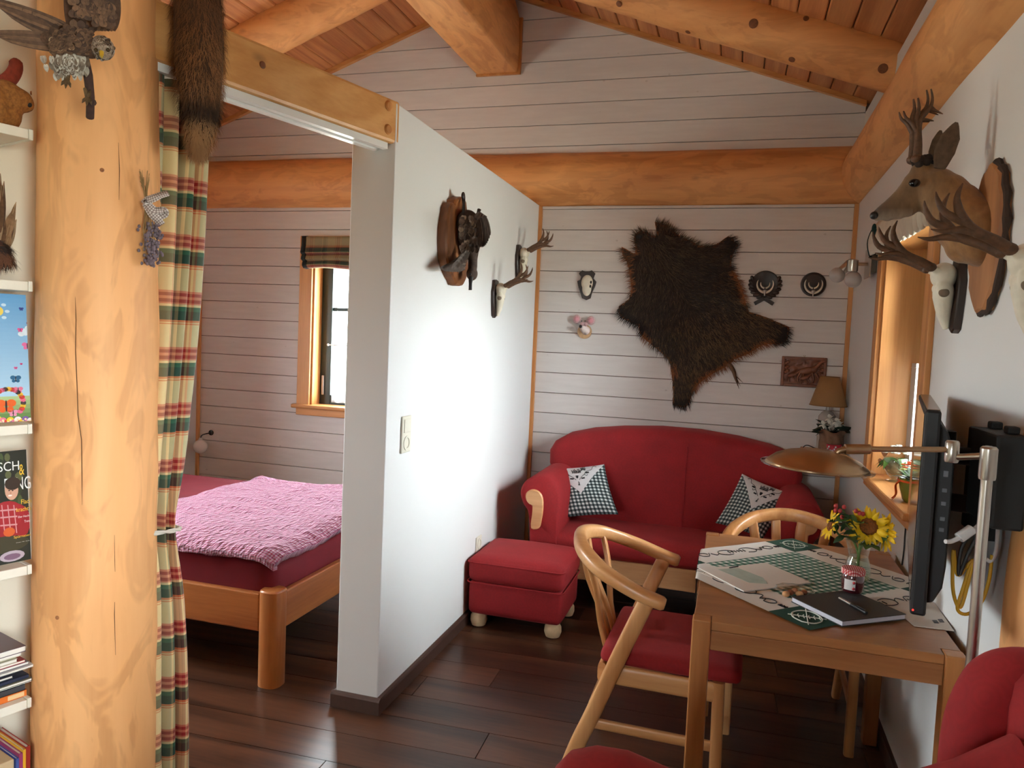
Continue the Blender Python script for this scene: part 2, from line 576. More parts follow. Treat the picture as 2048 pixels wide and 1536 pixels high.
for k in range(32):
    pitch = 0.1312 if k < 19 else 0.1335
    z0, z1 = zz + .0022, zz + pitch - .0022
    zz += pitch
    z0 = max(z0, 0.0)
    if z1 < .02 or z0 > APZ - .03: continue
    if 2.37 < z0 and z1 < 2.66: continue     # behind the wall log
    if z1 > WZ0 and z0 < WZ1:
        board(XL, WB0, z0, z1); board(WB1, XP2, z0, z1); board(XP, XR, z0, z1)
    elif z1 < 2.36:
        board(XL, XP2, z0, z1); board(XP, XR, z0, z1)
    else:
        board(XL, XR, z0, z1)

# side walls
RW0, RW1, RZ0, RZ1 = 2.88, 3.75, 0.945, 1.98     # right window opening
rw = MB()
QW0, QW1, QZ0, QZ1 = -0.75, 0.30, 0.945, 1.98    # its twin beside the viewer
for lo, hi in (((XR, YR - .3, 0), (XR + .25, QW0, 2.86)), ((XR, QW1, 0), (XR + .25, RW0, 2.86)), ((XR, QW0, 0), (XR + .25, QW1, QZ0)), ((XR, QW0, QZ1), (XR + .25, QW1, 2.86)), ((XR, RW1, 0), (XR + .25, YB + .3, 2.86)), ((XR, RW0, 0), (XR + .25, RW1, RZ0)), ((XR, RW0, RZ1), (XR + .25, RW1, 2.86))):
    rw.box(lo, hi)
struct(rw.build('wall_right', M_PLASTER, smooth=0), 'white plastered side wall with the deep window')
LW0, LW1, LZ0, LZ1 = 2.0, 2.85, 1.0, 1.95     # second bedroom window, out of view behind the curtain
lw_m = MB()
for lo, hi in (((XL - .25, YR - .3, 0), (XL, LW0, 2.86)), ((XL - .25, LW1, 0), (XL, YB + .3, 2.86)), ((XL - .25, LW0, 0), (XL, LW1, LZ0)), ((XL - .25, LW0, LZ1), (XL, LW1, 2.86))):
    lw_m.box(lo, hi)
struct(lw_m.build('wall_left', M_PLASTER, smooth=0), 'white plastered bedroom end wall')
rr = MB()
def rear(x0, x1, z0, z1): slab(rr, x0, x1, z0, z1, YR - .25, YR)
RX0, RX1, RZA, RZB = -1.75, -1.15, 1.05, 1.85
rear(XL - .3, RX0, 0, None); rear(RX1, XR + .3, 0, None); rear(RX0, RX1, 0, RZA); rear(RX0, RX1, RZB, None)
struct(rr.build('wall_rear', M_PLASTER, smooth=0), 'wall behind the viewer with a wide glazed opening')
# low-height partition and its baseboards
pt = MB().box((XP2, YP, 0), (XP, YB + .01, 2.352))
struct(pt.build('wall_partition', M_PLASTER, smooth=0, bevel=.004), 'free-standing white plastered partition wall')
bbm = MB()
prof = [(0, 0), (.016, 0), (.016, .052), (.012, .06), (.004, .064), (0, .064)]
def basebd(name, a, b, nrm, label):
    a, b, nrm = V3(a), V3(b), V3(nrm)
    mb = MB()
    d = (b - a).normalized() * 0.0
    mb.rings([[p + nrm * u + V3((0, 0, z)) for u, z in prof] for p in (a, b)])
    struct(mb.build(name, M_BASE, smooth=0), label)
basebd('baseboard_right_side', (XP, YP, 0), (XP, YB, 0), (1, 0, 0), 'dark baseboard along the long partition face')
basebd('baseboard_end', (XP2 - .016, YP, 0), (XP + .016, YP, 0), (0, -1, 0), 'dark baseboard on the partition end')
basebd('baseboard_left_side', (XP2, YP, 0), (XP2, YB, 0), (-1, 0, 0), 'dark baseboard on the bedroom face of the partition')
basebd('baseboard_window_wall', (XR, YR, 0), (XR, YB, 0), (-1, 0, 0), 'dark baseboard under the window')
# wall carrying the shelf, in line with post and beam
sw = MB()
A = POST + N_ * 0.20 - E_ * 0.02
B = A - E_ * 4.15
sw.rings([[V3((q.x, q.y, z)) for q in (A, B, B + N_ * .12, A + N_ * .12)] for z in (0, 2.75)])
struct(sw.build('wall_shelf', M_CREAM, smooth=0), 'cream wall behind the book shelf')
# trims: wall corners, strips under the roof and under the wall log
def trim(i, lo, hi, mat, label, bevel=.002):
    struct(MB().box(lo, hi).build('trim_%d' % i, mat, smooth=0, bevel=bevel), label)
trim(1, (XP, YB - .022, 0), (XP + .022, YB - .001, 2.345), M_TRIM, 'wood corner strip between partition and board wall')
trim(2, (XR - .024, YB - .022, 0), (XR, YB - .001, 2.345), M_TRIM, 'wood corner strip between board wall and window wall')
trim(3, (XL, YB - .022, 0), (XL + .022, YB - .001, 2.345), M_TRIM, 'wood corner strip in the bedroom corner')
trim(4, (XP + .022, YB - .012, 2.328), (XR - .024, YB - .001, 2.345), M_BOARD, 'thin white strip under the wall log')
for i, (sg, xe) in enumerate(((1, XR), (-1, XL))):
    mb = MB()
    xa = APX + sg * .14
    q = [(xa, 0), (xe, 0)]
    mb.rings([[V3((x, y, roofz(x) - h)) for x, y, h in ((xx, YB - .03, 0), (xx, YB - .03, .028), (xx, YB, .028), (xx, YB, 0))] for xx in (xa, xe)])
    struct(mb.build('trim_%d' % (5 + i), M_TRIMX, smooth=0), 'wood strip where the ceiling meets the gable, ' + ('window side' if sg > 0 else 'bedroom side'))

# ------------------------------------------------------------------ logs
def log(name, label, path, r, mat, n=40, wob=0.006, seed=1, k=28):
    path = [V3(p) for p in path]
    a, b = path
    mb = MB()
    d = (b - a).normalized()
    ref = V3((0, 0, 1)) if abs(d.z) < .9 else V3((1, 0, 0))
    e = (ref - d * ref.dot(d)).normalized(); g = d.cross(e)
    rs = []
    for i in range(k + 1):
        p = a.lerp(b, i / k)
        ra = r[0] + (r[1] - r[0]) * i / k if hasattr(r, '__len__') else r
        ring = []
        for j in range(n):
            t = 2 * PI * j / n
            q = e * math.cos(t) + g * math.sin(t)
            h = noise.noise(q * 1.3 + d * (i * .35) + V3((seed * 7.1, 0, 0))) * wob
            ring.append(p + q * (ra + h))
        rs.append(ring)
    mb.rings(rs)
    o = mb.build(name, mat, smooth=60)
    o['kind'] = 'structure'; o['label'] = label
    return o
log('log_wall_plate', 'thick peeled log lying across the back wall above the boards', [(XL - .1, YB + .045, 2.525), (XR + .1, YB + .045, 2.508)], (.178, .172), M_LOGX, seed=2, k=40)
log('log_purlin', 'thick peeled log along the top of the window wall', [(XR + .044, YB + .25, 2.505), (XR + .044, YR - .2, 2.505)], .163, M_LOGY, seed=3, k=60)
log('log_purlin_bedroom', 'thick peeled log along the top of the bedroom end wall', [(XL - .044, YB + .25, 2.505), (XL - .044, YR - .2, 2.505)], .163, M_LOGY, seed=8, k=60)
RF_R, RF_H, RF_Y = 0.128, 0.055, 3.975
cs = 1 / math.sqrt(1 + SL * SL)
def rafter(y, side, label, seed):
    x0, x1 = APX, (XR + .25 if side > 0 else XL - .25)
    nx, nz = (SL * cs * side, cs)         # roof normal
    f = lambda x: V3((x - nx * RF_H, y, roofz(x) - nz * RF_H))
    log('log_rafter', label, [f(x0), f(x1)], RF_R, M_LOGX, seed=seed, k=24)
rafter(RF_Y, 1, 'peeled log rafter nearest the gable, window side', 4)
rafter(RF_Y, -1, 'peeled log rafter nearest the gable, bedroom side', 5)
rafter(2.75, 1, 'second peeled log rafter from the gable, window side', 6)
rafter(2.75, -1, 'second peeled log rafter from the gable, bedroom side', 7)
# ridge beam: flat-bottomed with rounded shoulders
mb = MB()
zb = 3.20
prof = [(-.14, 0), (.137, 0), (.143, .03), (.147, .16), (.137, .34), (.09, .5), (-.09, .5), (-.14, .34), (-.15, .16), (-.146, .03)]
mb.rings([[V3((-1.594 + x, y, zb + z)) for x, z in prof] for y in (YR - .2, YB + .05)])
rb = mb.build('ridge_beam', M_LOGY, smooth=30, bevel=.01)
struct(rb, 'massive ridge beam running to the gable')
mb = MB()
mb.box((-1.594 - .14, YB - .02, zb - .012), (-1.594 + .16, YB, zb + .0)); mb.box((-1.594 + .14, YB - .02, zb), (-1.594 + .162, YB, zb + .34))
struct(mb.build('trim_7', M_TRIM, smooth=0), 'thin wood strip framing the ridge beam end')
# posts
log('log_post', 'thick peeled log post standing beside the checked curtain', [(POST.x, POST.y, 0), (POST.x, POST.y, 3.62)], (.158, .136), M_LOG, seed=11, k=60, wob=.005, n=64)
log('log_post_window_wall', 'peeled log post half set into the window wall', [(.745, 1.88, 0), (.80, 1.88, 2.45)], (.165, .15), M_LOG, seed=12, k=30)
# planed beam from post to partition with white curtain track
F0, F1 = V3((-1.479, 1.89, 0)), V3((-1.268, 2.61, 0))
ed = (F1 - F0).normalized(); en = V3((-ed.y, ed.x, 0))
S0 = F0 - ed * 0.25
mb = MB()
bt = [(0, 2.202), (0, 2.362), (.17, 2.362), (.17, 2.202)]
P1 = F1 - ed * 0.0
mb.rings([[V3((q.x, q.y, z)) + en * o for o, z in bt] for q in (S0, P1 + ed * .02)])
bo = struct(mb.build('beam', M_BEAM, smooth=0, bevel=.012), 'planed wooden beam from post to partition')
for h in (2.245, 2.33):
    c = P1 - ed * .045 + V3((0, 0, h))
    mb = MB().lathe([(.019, -.004), (.019, .002), (.014, .007), (0.0001, .008)], 20, Matrix.Translation(c) @ (-en).to_track_quat('Z', 'Y').to_matrix().to_4x4())
    mb.build('plug', M_TRIM, bo, smooth=40)
mb = MB()
tr = [(.012, 2.201), (.012, 2.178), (.035, 2.178), (.035, 2.186), (.06, 2.186), (.06, 2.178), (.085, 2.178), (.085, 2.201)]
mb.rings([[V3((q.x, q.y, z)) + en * o for o, z in tr] for q in (S0, P1 - ed * .03)])
rail = mb.build('curtain_track', M_WHITE, smooth=0)
tag(rail, 'white curtain track screwed under the planed beam', 'curtain track')

# ------------------------------------------------------------------ windows
def window_glass():
    t = NT('window_glass')
    tr_ = t.n('BsdfTransparent', {0: (0.93, 0.97, 0.96, 1)})
    gl = t.n('BsdfGlossy', {0: (1, 1, 1, 1), 'Roughness': 0.02})
    fr = t.n('Fresnel', {0: 1.45})
    mx = t.n('MixShader', {0: fr.outputs[0], 1: tr_.outputs[0], 2: gl.outputs[0]})
    t.t.links.new(mx.outputs[0], t.out.inputs[0])
    return t.m
M_GLASS = window_glass()
def lace_mat():
    t = NT('white_voile')
    d = t.n('BsdfDiffuse', {0: (0.9, 0.9, 0.9, 1)})
    l = t.n('BsdfTranslucent', {0: (0.9, 0.9, 0.9, 1)})
    tr_ = t.n('BsdfTransparent', {0: (1, 1, 1, 1)})
    m1 = t.n('MixShader', {0: 0.6, 1: d.outputs[0], 2: l.outputs[0]})
    m2 = t.n('MixShader', {0: 0.35, 1: m1.outputs[0], 2: tr_.outputs[0]})
    t.t.links.new(m2.outputs[0], t.out.inputs[0])
    return t.m
M_VOILE = lace_mat()
# bedroom window
wd = thing('window_1', 'bedroom window with dark green sashes', 'window', ((WB0 + WB1) / 2, YB, WZ0), kind='structure'); del wd['category']
def P(lo, hi, name, mat, parent, bevel=.003):
    return MB().box(lo, hi).build(name, mat, parent, smooth=0, bevel=bevel)
P((WB0 - .1, YB - .022, WZ0 - .0), (WB0, YB, WZ1 + .1), 'casing', M_TRIM, wd)
P((WB1, YB - .022, WZ0 - .0), (WB1 + .1, YB, WZ1 + .1), 'casing', M_TRIM, wd)
P((WB0, YB - .022, WZ1), (WB1, YB, WZ1 + .1), 'casing', M_TRIMX, wd)
P((WB0 - .002, YB - .001, WZ0), (WB0 + .014, YB + .2, WZ1), 'jamb', M_TRIM, wd)
P((WB1 - .014, YB - .001, WZ0), (WB1 + .002, YB + .2, WZ1), 'jamb', M_TRIM, wd)
P((WB0, YB - .001, WZ1 - .014), (WB1, YB + .2, WZ1 + .002), 'jamb', M_TRIMX, wd)
P((WB0 - .13, YB - .05, WZ0 - .026), (WB1 + .13, YB + .2, WZ0 + .002), 'sill', M_TRIMX, wd, .008)
P((WB0 - .1, YB - .026, WZ0 - .075), (WB1 + .1, YB, WZ0 - .026), 'apron', M_TRIMX, wd)
yw = YB + .1
def pane_quad(a, b, parent):
    a, b = V3(a), V3(b)
    return MB().add([a, V3((b.x, b.y, a.z)), b, V3((a.x, a.y, b.z))], [(0, 1, 2, 3)]).build('pane', M_GLASS, parent, smooth=0)
for lo, hi in (((WB0 + .014, yw, WZ0), (WB0 + .1, yw + .07, WZ1)), ((WB1 - .1, yw, WZ0), (WB1 - .014, yw + .07, WZ1)), ((WB0 + .1, yw, WZ0), (WB1 - .1, yw + .07, WZ0 + .07)), ((WB0 + .1, yw, WZ1 - .1), (WB1 - .1, yw + .07, WZ1))):
    P(lo, hi, 'sash_frame', M_DKGREEN, wd)
P((WB0 + .1, yw + .015, 1.63), (WB1 - .1, yw + .05, 1.655), 'muntin', M_DKGREEN, wd)
P(((WB0 + WB1) / 2 - .012, yw + .015, WZ0 + .07), ((WB0 + WB1) / 2 + .012, yw + .05, WZ1 - .1), 'muntin', M_DKGREEN, wd)
pane_quad((WB0 + .1, yw + .03, WZ0 + .06), (WB1 - .1, yw + .03, WZ1 - .08), wd)
P((WB0 + .035, yw - .014, 1.02), (WB0 + .05, yw, 1.16), 'hinge', M_WHITE, wd)
# right window
we = thing('window_2', 'window in the side wall with deep wooden reveal', 'window', (XR, (RW0 + RW1) / 2, RZ0), kind='structure'); del we['category']
P((XR - .02, RW1, RZ0), (XR, RW1 + .09, RZ1 + .09), 'casing', M_TRIM, we)
P((XR - .02, RW0 - .09, RZ0 - .02), (XR, RW0, RZ1 + .09), 'casing', M_TRIM, we)
P((XR - .02, RW0, RZ1), (XR, RW1, RZ1 + .09), 'casing', M_TRIMY, we)
P((XR - .001, RW1 - .012, RZ0), (XR + .2, RW1 + .002, RZ1), 'jamb', M_TRIM, we)
P((XR - .001, RW0 - .002, RZ0), (XR + .2, RW0 + .012, RZ1), 'jamb', M_TRIM, we)
P((XR - .001, RW0, RZ1 - .012), (XR + .2, RW1, RZ1 + .002), 'jamb', M_TRIMY, we)
P((XR - .04, RW0 - .03, RZ0 - .026), (XR + .2, RW1 + .06, RZ0 + .002), 'sill', M_TRIMY, we, .008)
P((XR - .022, RW0 - .09, RZ0 - .055), (XR, RW1 + .04, RZ0 - .026), 'apron', M_TRIMY, we)
xw = XR + .17
for lo, hi in (((xw, RW0 + .012, RZ0), (xw + .06, RW0 + .1, RZ1)), ((xw, RW1 - .1, RZ0), (xw + .06, RW1 - .012, RZ1)), ((xw, RW0 + .1, RZ0), (xw + .06, RW1 - .1, RZ0 + .06)), ((xw, RW0 + .1, RZ1 - .08), (xw + .06, RW1 - .1, RZ1))):
    P(lo, hi, 'sash_frame', M_DKGREEN, we)
P((xw + .015, (RW0 + RW1) / 2 - .012, RZ0 + .06), (xw + .045, (RW0 + RW1) / 2 + .012, RZ1 - .08), 'muntin', M_DKGREEN, we)
P((xw + .015, RW0 + .1, 1.6), (xw + .045, RW1 - .1, 1.624), 'muntin', M_DKGREEN, we)
pane_quad((xw + .03, RW0 + .09, RZ0 + .05), (xw + .03, RW1 - .09, RZ1 - .07), we)
# glazed opening behind the viewer
wf = thing('window_3', 'glazed opening behind the viewer', 'window', ((RX0 + RX1) / 2, YR, RZA), kind='structure'); del wf['category']
for x in (RX0, (RX0 + RX1) / 2, RX1):
    P((x - .04, YR - .15, RZA), (x + .04, YR - .08, RZB), 'frame_post', M_DKGREEN, wf)
pane_quad((RX0, YR - .12, RZA), (RX1, YR - .12, RZB), wf)
wg = thing('window_4', 'second bedroom window in the end wall', 'window', (XL, (LW0 + LW1) / 2, LZ0), kind='structure'); del wg['category']
for lo, hi in (((XL - .18, LW0, LZ0), (XL - .12, LW0 + .08, LZ1)), ((XL - .18, LW1 - .08, LZ0), (XL - .12, LW1, LZ1)), ((XL - .18, LW0 + .08, LZ0), (XL - .12, LW1 - .08, LZ0 + .07)), ((XL - .18, LW0 + .08, LZ1 - .07), (XL - .12, LW1 - .08, LZ1))):
    P(lo, hi, 'sash_frame', M_DKGREEN, wg)
pane_quad((XL - .15, LW0 + .08, LZ0 + .07), (XL - .15, LW1 - .08, LZ1 - .07), wg)
wh = thing('window_5', 'second window in the side wall beside the viewer', 'window', (XR, (QW0 + QW1) / 2, QZ0), kind='structure'); del wh['category']
for lo, hi in (((xw, QW0, QZ0), (xw + .06, QW0 + .1, QZ1)), ((xw, QW1 - .1, QZ0), (xw + .06, QW1, QZ1)), ((xw, QW0 + .1, QZ0), (xw + .06, QW1 - .1, QZ0 + .06)), ((xw, QW0 + .1, QZ1 - .08), (xw + .06, QW1 - .1, QZ1))):
    P(lo, hi, 'sash_frame', M_DKGREEN, wh)
P((XR - .04, QW0 - .05, QZ0 - .026), (XR + .2, QW1 + .05, QZ0 + .002), 'sill', M_TRIMY, wh, .008)
pane_quad((xw + .03, QW0 + .09, QZ0 + .05), (xw + .03, QW1 - .09, QZ1 - .07), wh)
portal('sky_portal_near', (XR + .24, (QW0 + QW1) / 2, (QZ0 + QZ1) / 2), (-1, 0, 0), QZ1 - QZ0, QW1 - QW0)
portal('sky_portal_bedroom_end', (XL - .24, (LW0 + LW1) / 2, (LZ0 + LZ1) / 2), (1, 0, 0), LZ1 - LZ0, LW1 - LW0)
portal('sky_portal_bedroom', ((WB0 + WB1) / 2, YB + .26, (WZ0 + WZ1) / 2), (0, -1, 0), WB1 - WB0, WZ1 - WZ0)
portal('sky_portal_side', (XR + .24, (RW0 + RW1) / 2, (RZ0 + RZ1) / 2), (-1, 0, 0), RZ1 - RZ0, RW1 - RW0)
portal('sky_portal_rear', ((RX0 + RX1) / 2, YR - .2, (RZA + RZB) / 2), (0, 1, 0), RX1 - RX0, RZB - RZA)

# ================================================================== furniture
def rbox(mb, lo, hi, r, n=10, crown=(0, 0, 0), col=None):
    """box with rounded edges and slightly domed faces"""
    lo, hi = V3(lo), V3(hi)
    c = (lo + hi) / 2; h = (hi - lo) / 2
    r = min(r, h.x, h.y, h.z)
    idx = {}; vs = []; fs = []
    def pt(p):
        key = tuple(round(q, 5) for q in p)
        if key in idx: return idx[key]
        q = V3((p[0] * h.x, p[1] * h.y, p[2] * h.z))
        inner = V3((max(-h.x + r, min(h.x - r, q.x)), max(-h.y + r, min(h.y - r, q.y)), max(-h.z + r, min(h.z - r, q.z))))
        d = q - inner
        if d.length > 1e-9: q = inner + d.normalized() * r
        a, b, e = (1 - min(1, abs(p[0])) ** 2), (1 - min(1, abs(p[1])) ** 2), (1 - min(1, abs(p[2])) ** 2)
        q = q + V3((crown[0] * p[0] * b * e, crown[1] * p[1] * a * e, crown[2] * p[2] * a * b))
        idx[key] = len(vs); vs.append(c + q)
        return idx[key]
    def tt(i):  # denser towards the edges
        x = -1 + 2 * i / n
        return math.copysign(1 - (1 - abs(x)) ** 1.6, x) if 0 < abs(x) < 1 else x
    for ax in range(3):
        for sg in (-1, 1):
            for i in range(n):
                for j in range(n):
                    q = []
                    for a, b in ((i, j), (i + 1, j), (i + 1, j + 1), (i, j + 1)):
                        p = [0, 0, 0]; p[ax] = sg; p[(ax + 1) % 3] = tt(a); p[(ax + 2) % 3] = tt(b)
                        q.append(pt(p))
                    fs.append(tuple(q if sg > 0 else reversed(q)))
    return mb.add(vs, fs, col)
def bar(mb, path, w, h, up=(0, 0, 1), n=16, ex=3.2, taper=None):
    """rounded-rectangular bar: w across, h along up"""
    path = [V3(p) for p in path]
    rs = []
    for i, p in enumerate(path):
        d = (path[min(i + 1, len(path) - 1)] - path[max(i - 1, 0)]).normalized()
        e = V3(up); e = (e - d * e.dot(d)).normalized(); g = d.cross(e)
        k = taper(i / (len(path) - 1)) if taper else 1
        ring = []
        for j in range(n):
            t = 2 * PI * j / n
            cc, ss = math.cos(t), math.sin(t)
            ring.append(p + e * (h / 2 * k * math.copysign(abs(cc) ** (2 / ex), cc)) + g * (w / 2 * k * math.copysign(abs(ss) ** (2 / ex), ss)))
        rs.append(ring)
    return mb.rings(rs)
def red_mat(name, c, pat=0.18):
    t = NT(name)
    v = t.coords(rnd=False)
    vd = t.n('TexVoronoi', {'Vector': v, 'Scale': 24.0}).outputs['Distance']
    rg = t.math('PINGPONG', t.math('MULTIPLY', vd, 3.4), 0.5)
    n2 = t.noise(v, 7, 4, 0.6)
    f = t.math('MULTIPLY_ADD', n2, 0.7, t.math('MULTIPLY', rg, 0.28))
    dk = tuple(x * (1 - pat * 1.6) for x in c[:3]) + (1,)
    lt = tuple(min(1, x * (1 + pat)) for x in c[:3]) + (1,)
    col = t.ramp(f, [(0.28, dk), (0.66, lt)])
    fine = t.noise(v, 420, 2)
    return t.bsdf(col, 0.85, fine, 0.25, 0.0006, Sheen_Weight=0.15, Sheen_Roughness=0.5, Sheen_Tint=(0.9, 0.2, 0.2, 1))
M_RED = red_mat('red_upholstery', S(148, 19, 25), 0.11)
M_BEECH = wood('oiled_beech', S(206, 150, 98), S(228, 178, 126), 0, 16, 0.06, 0.42, 0, 0, 0.15, 0.03)
M_ASH = wood('oiled_ash_x', S(190, 130, 76), S(220, 166, 110), 0, 9, 0.07, 0.36, 0, 0, 0.25, 0.03)
M_ASHZ = wood('oiled_ash_z', S(190, 130, 76), S(220, 166, 110), 2, 9, 0.07, 0.36, 0, 0, 0.25, 0.03)
M_TABLE = wood('oiled_table_wood_x', S(146, 94, 54), S(178, 124, 76), 0, 8, 0.08, 0.38, 0, 0, 0.2, 0.05)
M_TABLEZ = wood('oiled_table_wood_z', S(156, 98, 52), S(188, 128, 74), 2, 8, 0.08, 0.38, 0, 0, 0.2, 0.05)
M_PINE = wood('knotty_pine_x', S(158, 88, 42), S(198, 124, 66), 0, 9, 0.07, 0.42, 0.7, 0, 0.2, 0.05)
M_PINEY = wood('knotty_pine_y', S(158, 88, 42), S(198, 124, 66), 1, 9, 0.07, 0.42, 0.7, 0, 0.2, 0.05)
M_PINEZ = wood('knotty_pine_z', S(164, 92, 42), S(206, 134, 74), 2, 6, 0.10, 0.42, 0, 0, 0.2, 0.05)
M_BUN = plain('pale_turned_wood', S(222, 190, 148), 0.5, 30, 0.1)

# ---- sofa
SF = 4.03
so = thing('sofa', 'two-seat red upholstered sofa with rolled arms against the board wall', 'sofa', (-.315, 4.4, 0))
px_back = [(1130, 1010), (1112, 970), (1099, 925), (1099, 900), (1110, 882), (1132, 870), (1180, 861), (1240, 857.5), (1320, 858), (1400, 865), (1480, 879), (1545, 896), (1585, 912), (1603, 930), (1606, 955), (1597, 990), (1585, 1020)]
out = []
for q in px_back:
    p = PY(q[0], q[1], 4.52)
    out.append((p.x, p.z))
bx0, bx1 = out[0][0], out[-1][0]
out = [(bx0, .30)] + out + [(bx1, .30)]
def lean(x, z, y): return V3((x, y + (z - .4) * .10, z))
mb = MB()
n_ = len(out)
cxs = sum(p[0] for p in out) / n_; czs = sum(p[1] for p in out) / n_
# outline is clockwise seen from the front, so shrink towards the centre
def shrink(d):
    res = []
    for i, (x, z) in enumerate(out):
        a, b = out[i - 1], out[(i + 1) % n_]
        tx, tz = b[0] - a[0], b[1] - a[1]
        l = math.hypot(tx, tz) or 1
        nx, nz = tz / l, -tx / l
        if (nx * (cxs - x) + nz * (czs - z)) < 0: nx, nz = -nx, -nz
        res.append((x + nx * d, z + nz * d))
    return res
lay = [(0.0, 4.66), (0.0, 4.50), (.008, 4.48), (.022, 4.462), (.042, 4.45), (.06, 4.446)]
rs = []
for d, y in lay:
    rs.append([lean(x, z, y) for x, z in shrink(d)])
mb.rings(rs)
mb.build('backrest', M_RED, so, smooth=50)
mb = MB()
bar(mb, [lean(-.24, z, 4.4415) for z in (.42, .55, .7, .82, .9)], .006, .004, up=(0, -1, 0), n=8)
mb.build('seam', M_RED, so)
mb = MB(); rbox(mb, (-.99, SF - .02, .305), (.36, 4.5, .425), .045, 12, (0, .008, .014)); mb.build('seat', M_RED, so, smooth=60)
mb = MB(); rbox(mb, (-1.0, SF + .03, .2), (.37, 4.6, .32), .02, 6); mb.build('seat_base', M_RED, so, smooth=60)
pts = []
N = 24
mb = MB()
rs = []
for i in range(N + 1):
    u = i / N
    x = lerp(-1.0, .37, u)
    zb_ = .185 + .03 * (2 * u - 1) ** 2 * -1 + .0
    zt_ = .305 - .012 * (2 * u - 1) ** 2
    rs.append([V3((x, SF + .005, zb_)), V3((x, SF + .03, zb_)), V3((x, SF + .03, zt_)), V3((x, SF + .005, zt_))])
mb.rings(rs)
mb.build('front_rail', M_BEECH, so, smooth=30, bevel=.004)
arm_px = [(1040, 992), (1042, 975), (1053, 960), (1072, 952), (1092, 954), (1107, 963), (1116, 982), (1120, 1005), (1119, 1030), (1117, 1055), (1114, 1085), (1110, 1108), (1060, 1108), (1058, 1078), (1057, 1045), (1054, 1022), (1046, 1010)]
ao = [(PY(x, y, SF - .03).x, PY(x, y, SF - .03).z) for x, y in arm_px]
ao = smooth2(ao, 3)
panel_px = [(1051, 990), (1055, 983), (1064, 979), (1074, 981), (1082, 988), (1086, 1000), (1086, 1020), (1083, 1040), (1078, 1057), (1062, 1057), (1064, 1030), (1064, 1012), (1057, 1007), (1052, 1000)]
po = [(PY(x, y, SF - .04).x, PY(x, y, SF - .04).z) for x, y in panel_px]
po = smooth2(po, 3)
MXZ = Matrix(((1, 0, 0, 0), (0, 0, 1, 0), (0, 1, 0, 0), (0, 0, 0, 1)))
XM = -.315
for mir in (1, -1):
    g = lambda P_: [(XM + mir * (x - XM), z) for x, z in P_]
    mb = MB()
    mb.prism(g(ao), MXZ, 4.62, SF - .03, .018)
    mb.build('arm', M_RED, so, smooth=50)
    mb = MB()
    mb.prism(g(po), MXZ, SF - .025, SF - .043, .006)
    mb.build('arm_panel', M_BEECH, so, smooth=40)
for x in (-1.0, .35):
    for y in (SF + .06, 4.58):
        MB().lathe([(.026, 0), (.034, .2)], 16, Matrix.Translation((x, y, 0))).build('leg', M_BEECH, so)

# ---- ottoman
ot = thing('ottoman', 'red upholstered footstool on pale bun feet before the sofa', 'ottoman', (-1.0, 3.77, 0))
mb = MB(); rbox(mb, (-1.243, 3.562, .072), (-.752, 3.985, .25), .03, 10, (.006, .006, 0)); mb.build('body', M_RED, ot, smooth=60)
mb = MB(); rbox(mb, (-1.25, 3.555, .238), (-.745, 3.99, .372), .04, 12, (.006, .006, .022)); mb.build('lid_cushion', M_RED, ot, smooth=60)
for z_, x0, x1, y0, y1 in ((.345, -1.249, -.746, 3.556, 3.989), (.242, -1.249, -.746, 3.556, 3.989)):
    mb = MB()
    r_ = .03; cs_ = []
    for cx_, cy_, a0 in ((x1 - r_, y1 - r_, 0), (x0 + r_, y1 - r_, 90), (x0 + r_, y0 + r_, 180), (x1 - r_, y0 + r_, 270)):
        for k in range(7):
            a = math.radians(a0 + 15 * k)
            cs_.append(V3((cx_ + (r_ + .002) * math.cos(a), cy_ + (r_ + .002) * math.sin(a), z_)))
    cs_.append(cs_[0])
    mb.tube(cs_, .004, 8)
    mb.build('piping', M_RED, ot)
for x in (-1.195, -.8):
    for y in (3.615, 3.93):
        MB().lathe([(.02, 0), (.036, .006), (.044, .03), (.042, .055), (.03, .075)], 20, Matrix.Translation((x, y, 0))).build('foot', M_BUN, ot)

# ---- table
TX0, TX1, TY0, TY1, TZ = -.072, .604, 2.088, 3.115, .745
ta = thing('dining_table', 'small wooden dining table with square legs against the window wall', 'table', ((TX0 + TX1) / 2, (TY0 + TY1) / 2, 0))
lw = .052
mb = MB()
pl_ = [(TX0 + lw, TY0 + .008), (TX1 - lw, TY0 + .008), (TX1 - lw, TY0 + lw), (TX1 - .004, TY0 + lw), (TX1 - .004, TY1 - lw), (TX1 - lw, TY1 - lw), (TX1 - lw, TY1 - .008), (TX0 + lw, TY1 - .008), (TX0 + lw, TY1 - lw), (TX0 + .004, TY1 - lw), (TX0 + .004, TY0 + lw), (TX0 + lw, TY0 + lw)]
pl_ = [(x, y) for x, y in pl_]
mb.prism(pl_, Matrix(), TZ - .026, TZ - .001)
mb.build('tabletop', M_TABLE, ta, smooth=0, bevel=.002)
for x in (TX0, TX1 - lw):
    for y in (TY0, TY1 - lw):
        MB().box((x + .0008, y + .0008, 0), (x + lw - .0008, y + lw - .0008, TZ)).build('leg', M_TABLEZ, ta, smooth=0, bevel=.004)
P((TX0 + lw, TY0 + .006, .664), (TX1 - lw, TY0 + .028, TZ - .026), 'apron', M_TABLE, ta)
P((TX0 + lw, TY1 - .028, .664), (TX1 - lw, TY1 - .006, TZ - .026), 'apron', M_TABLE, ta)
P((TX0 + .006, TY0 + lw, .664), (TX0 + .028, TY1 - lw, TZ - .026), 'apron', M_TABLE, ta)
P((TX1 - .028, TY0 + lw, .664), (TX1 - .006, TY1 - lw, TZ - .026), 'apron', M_TABLE, ta)

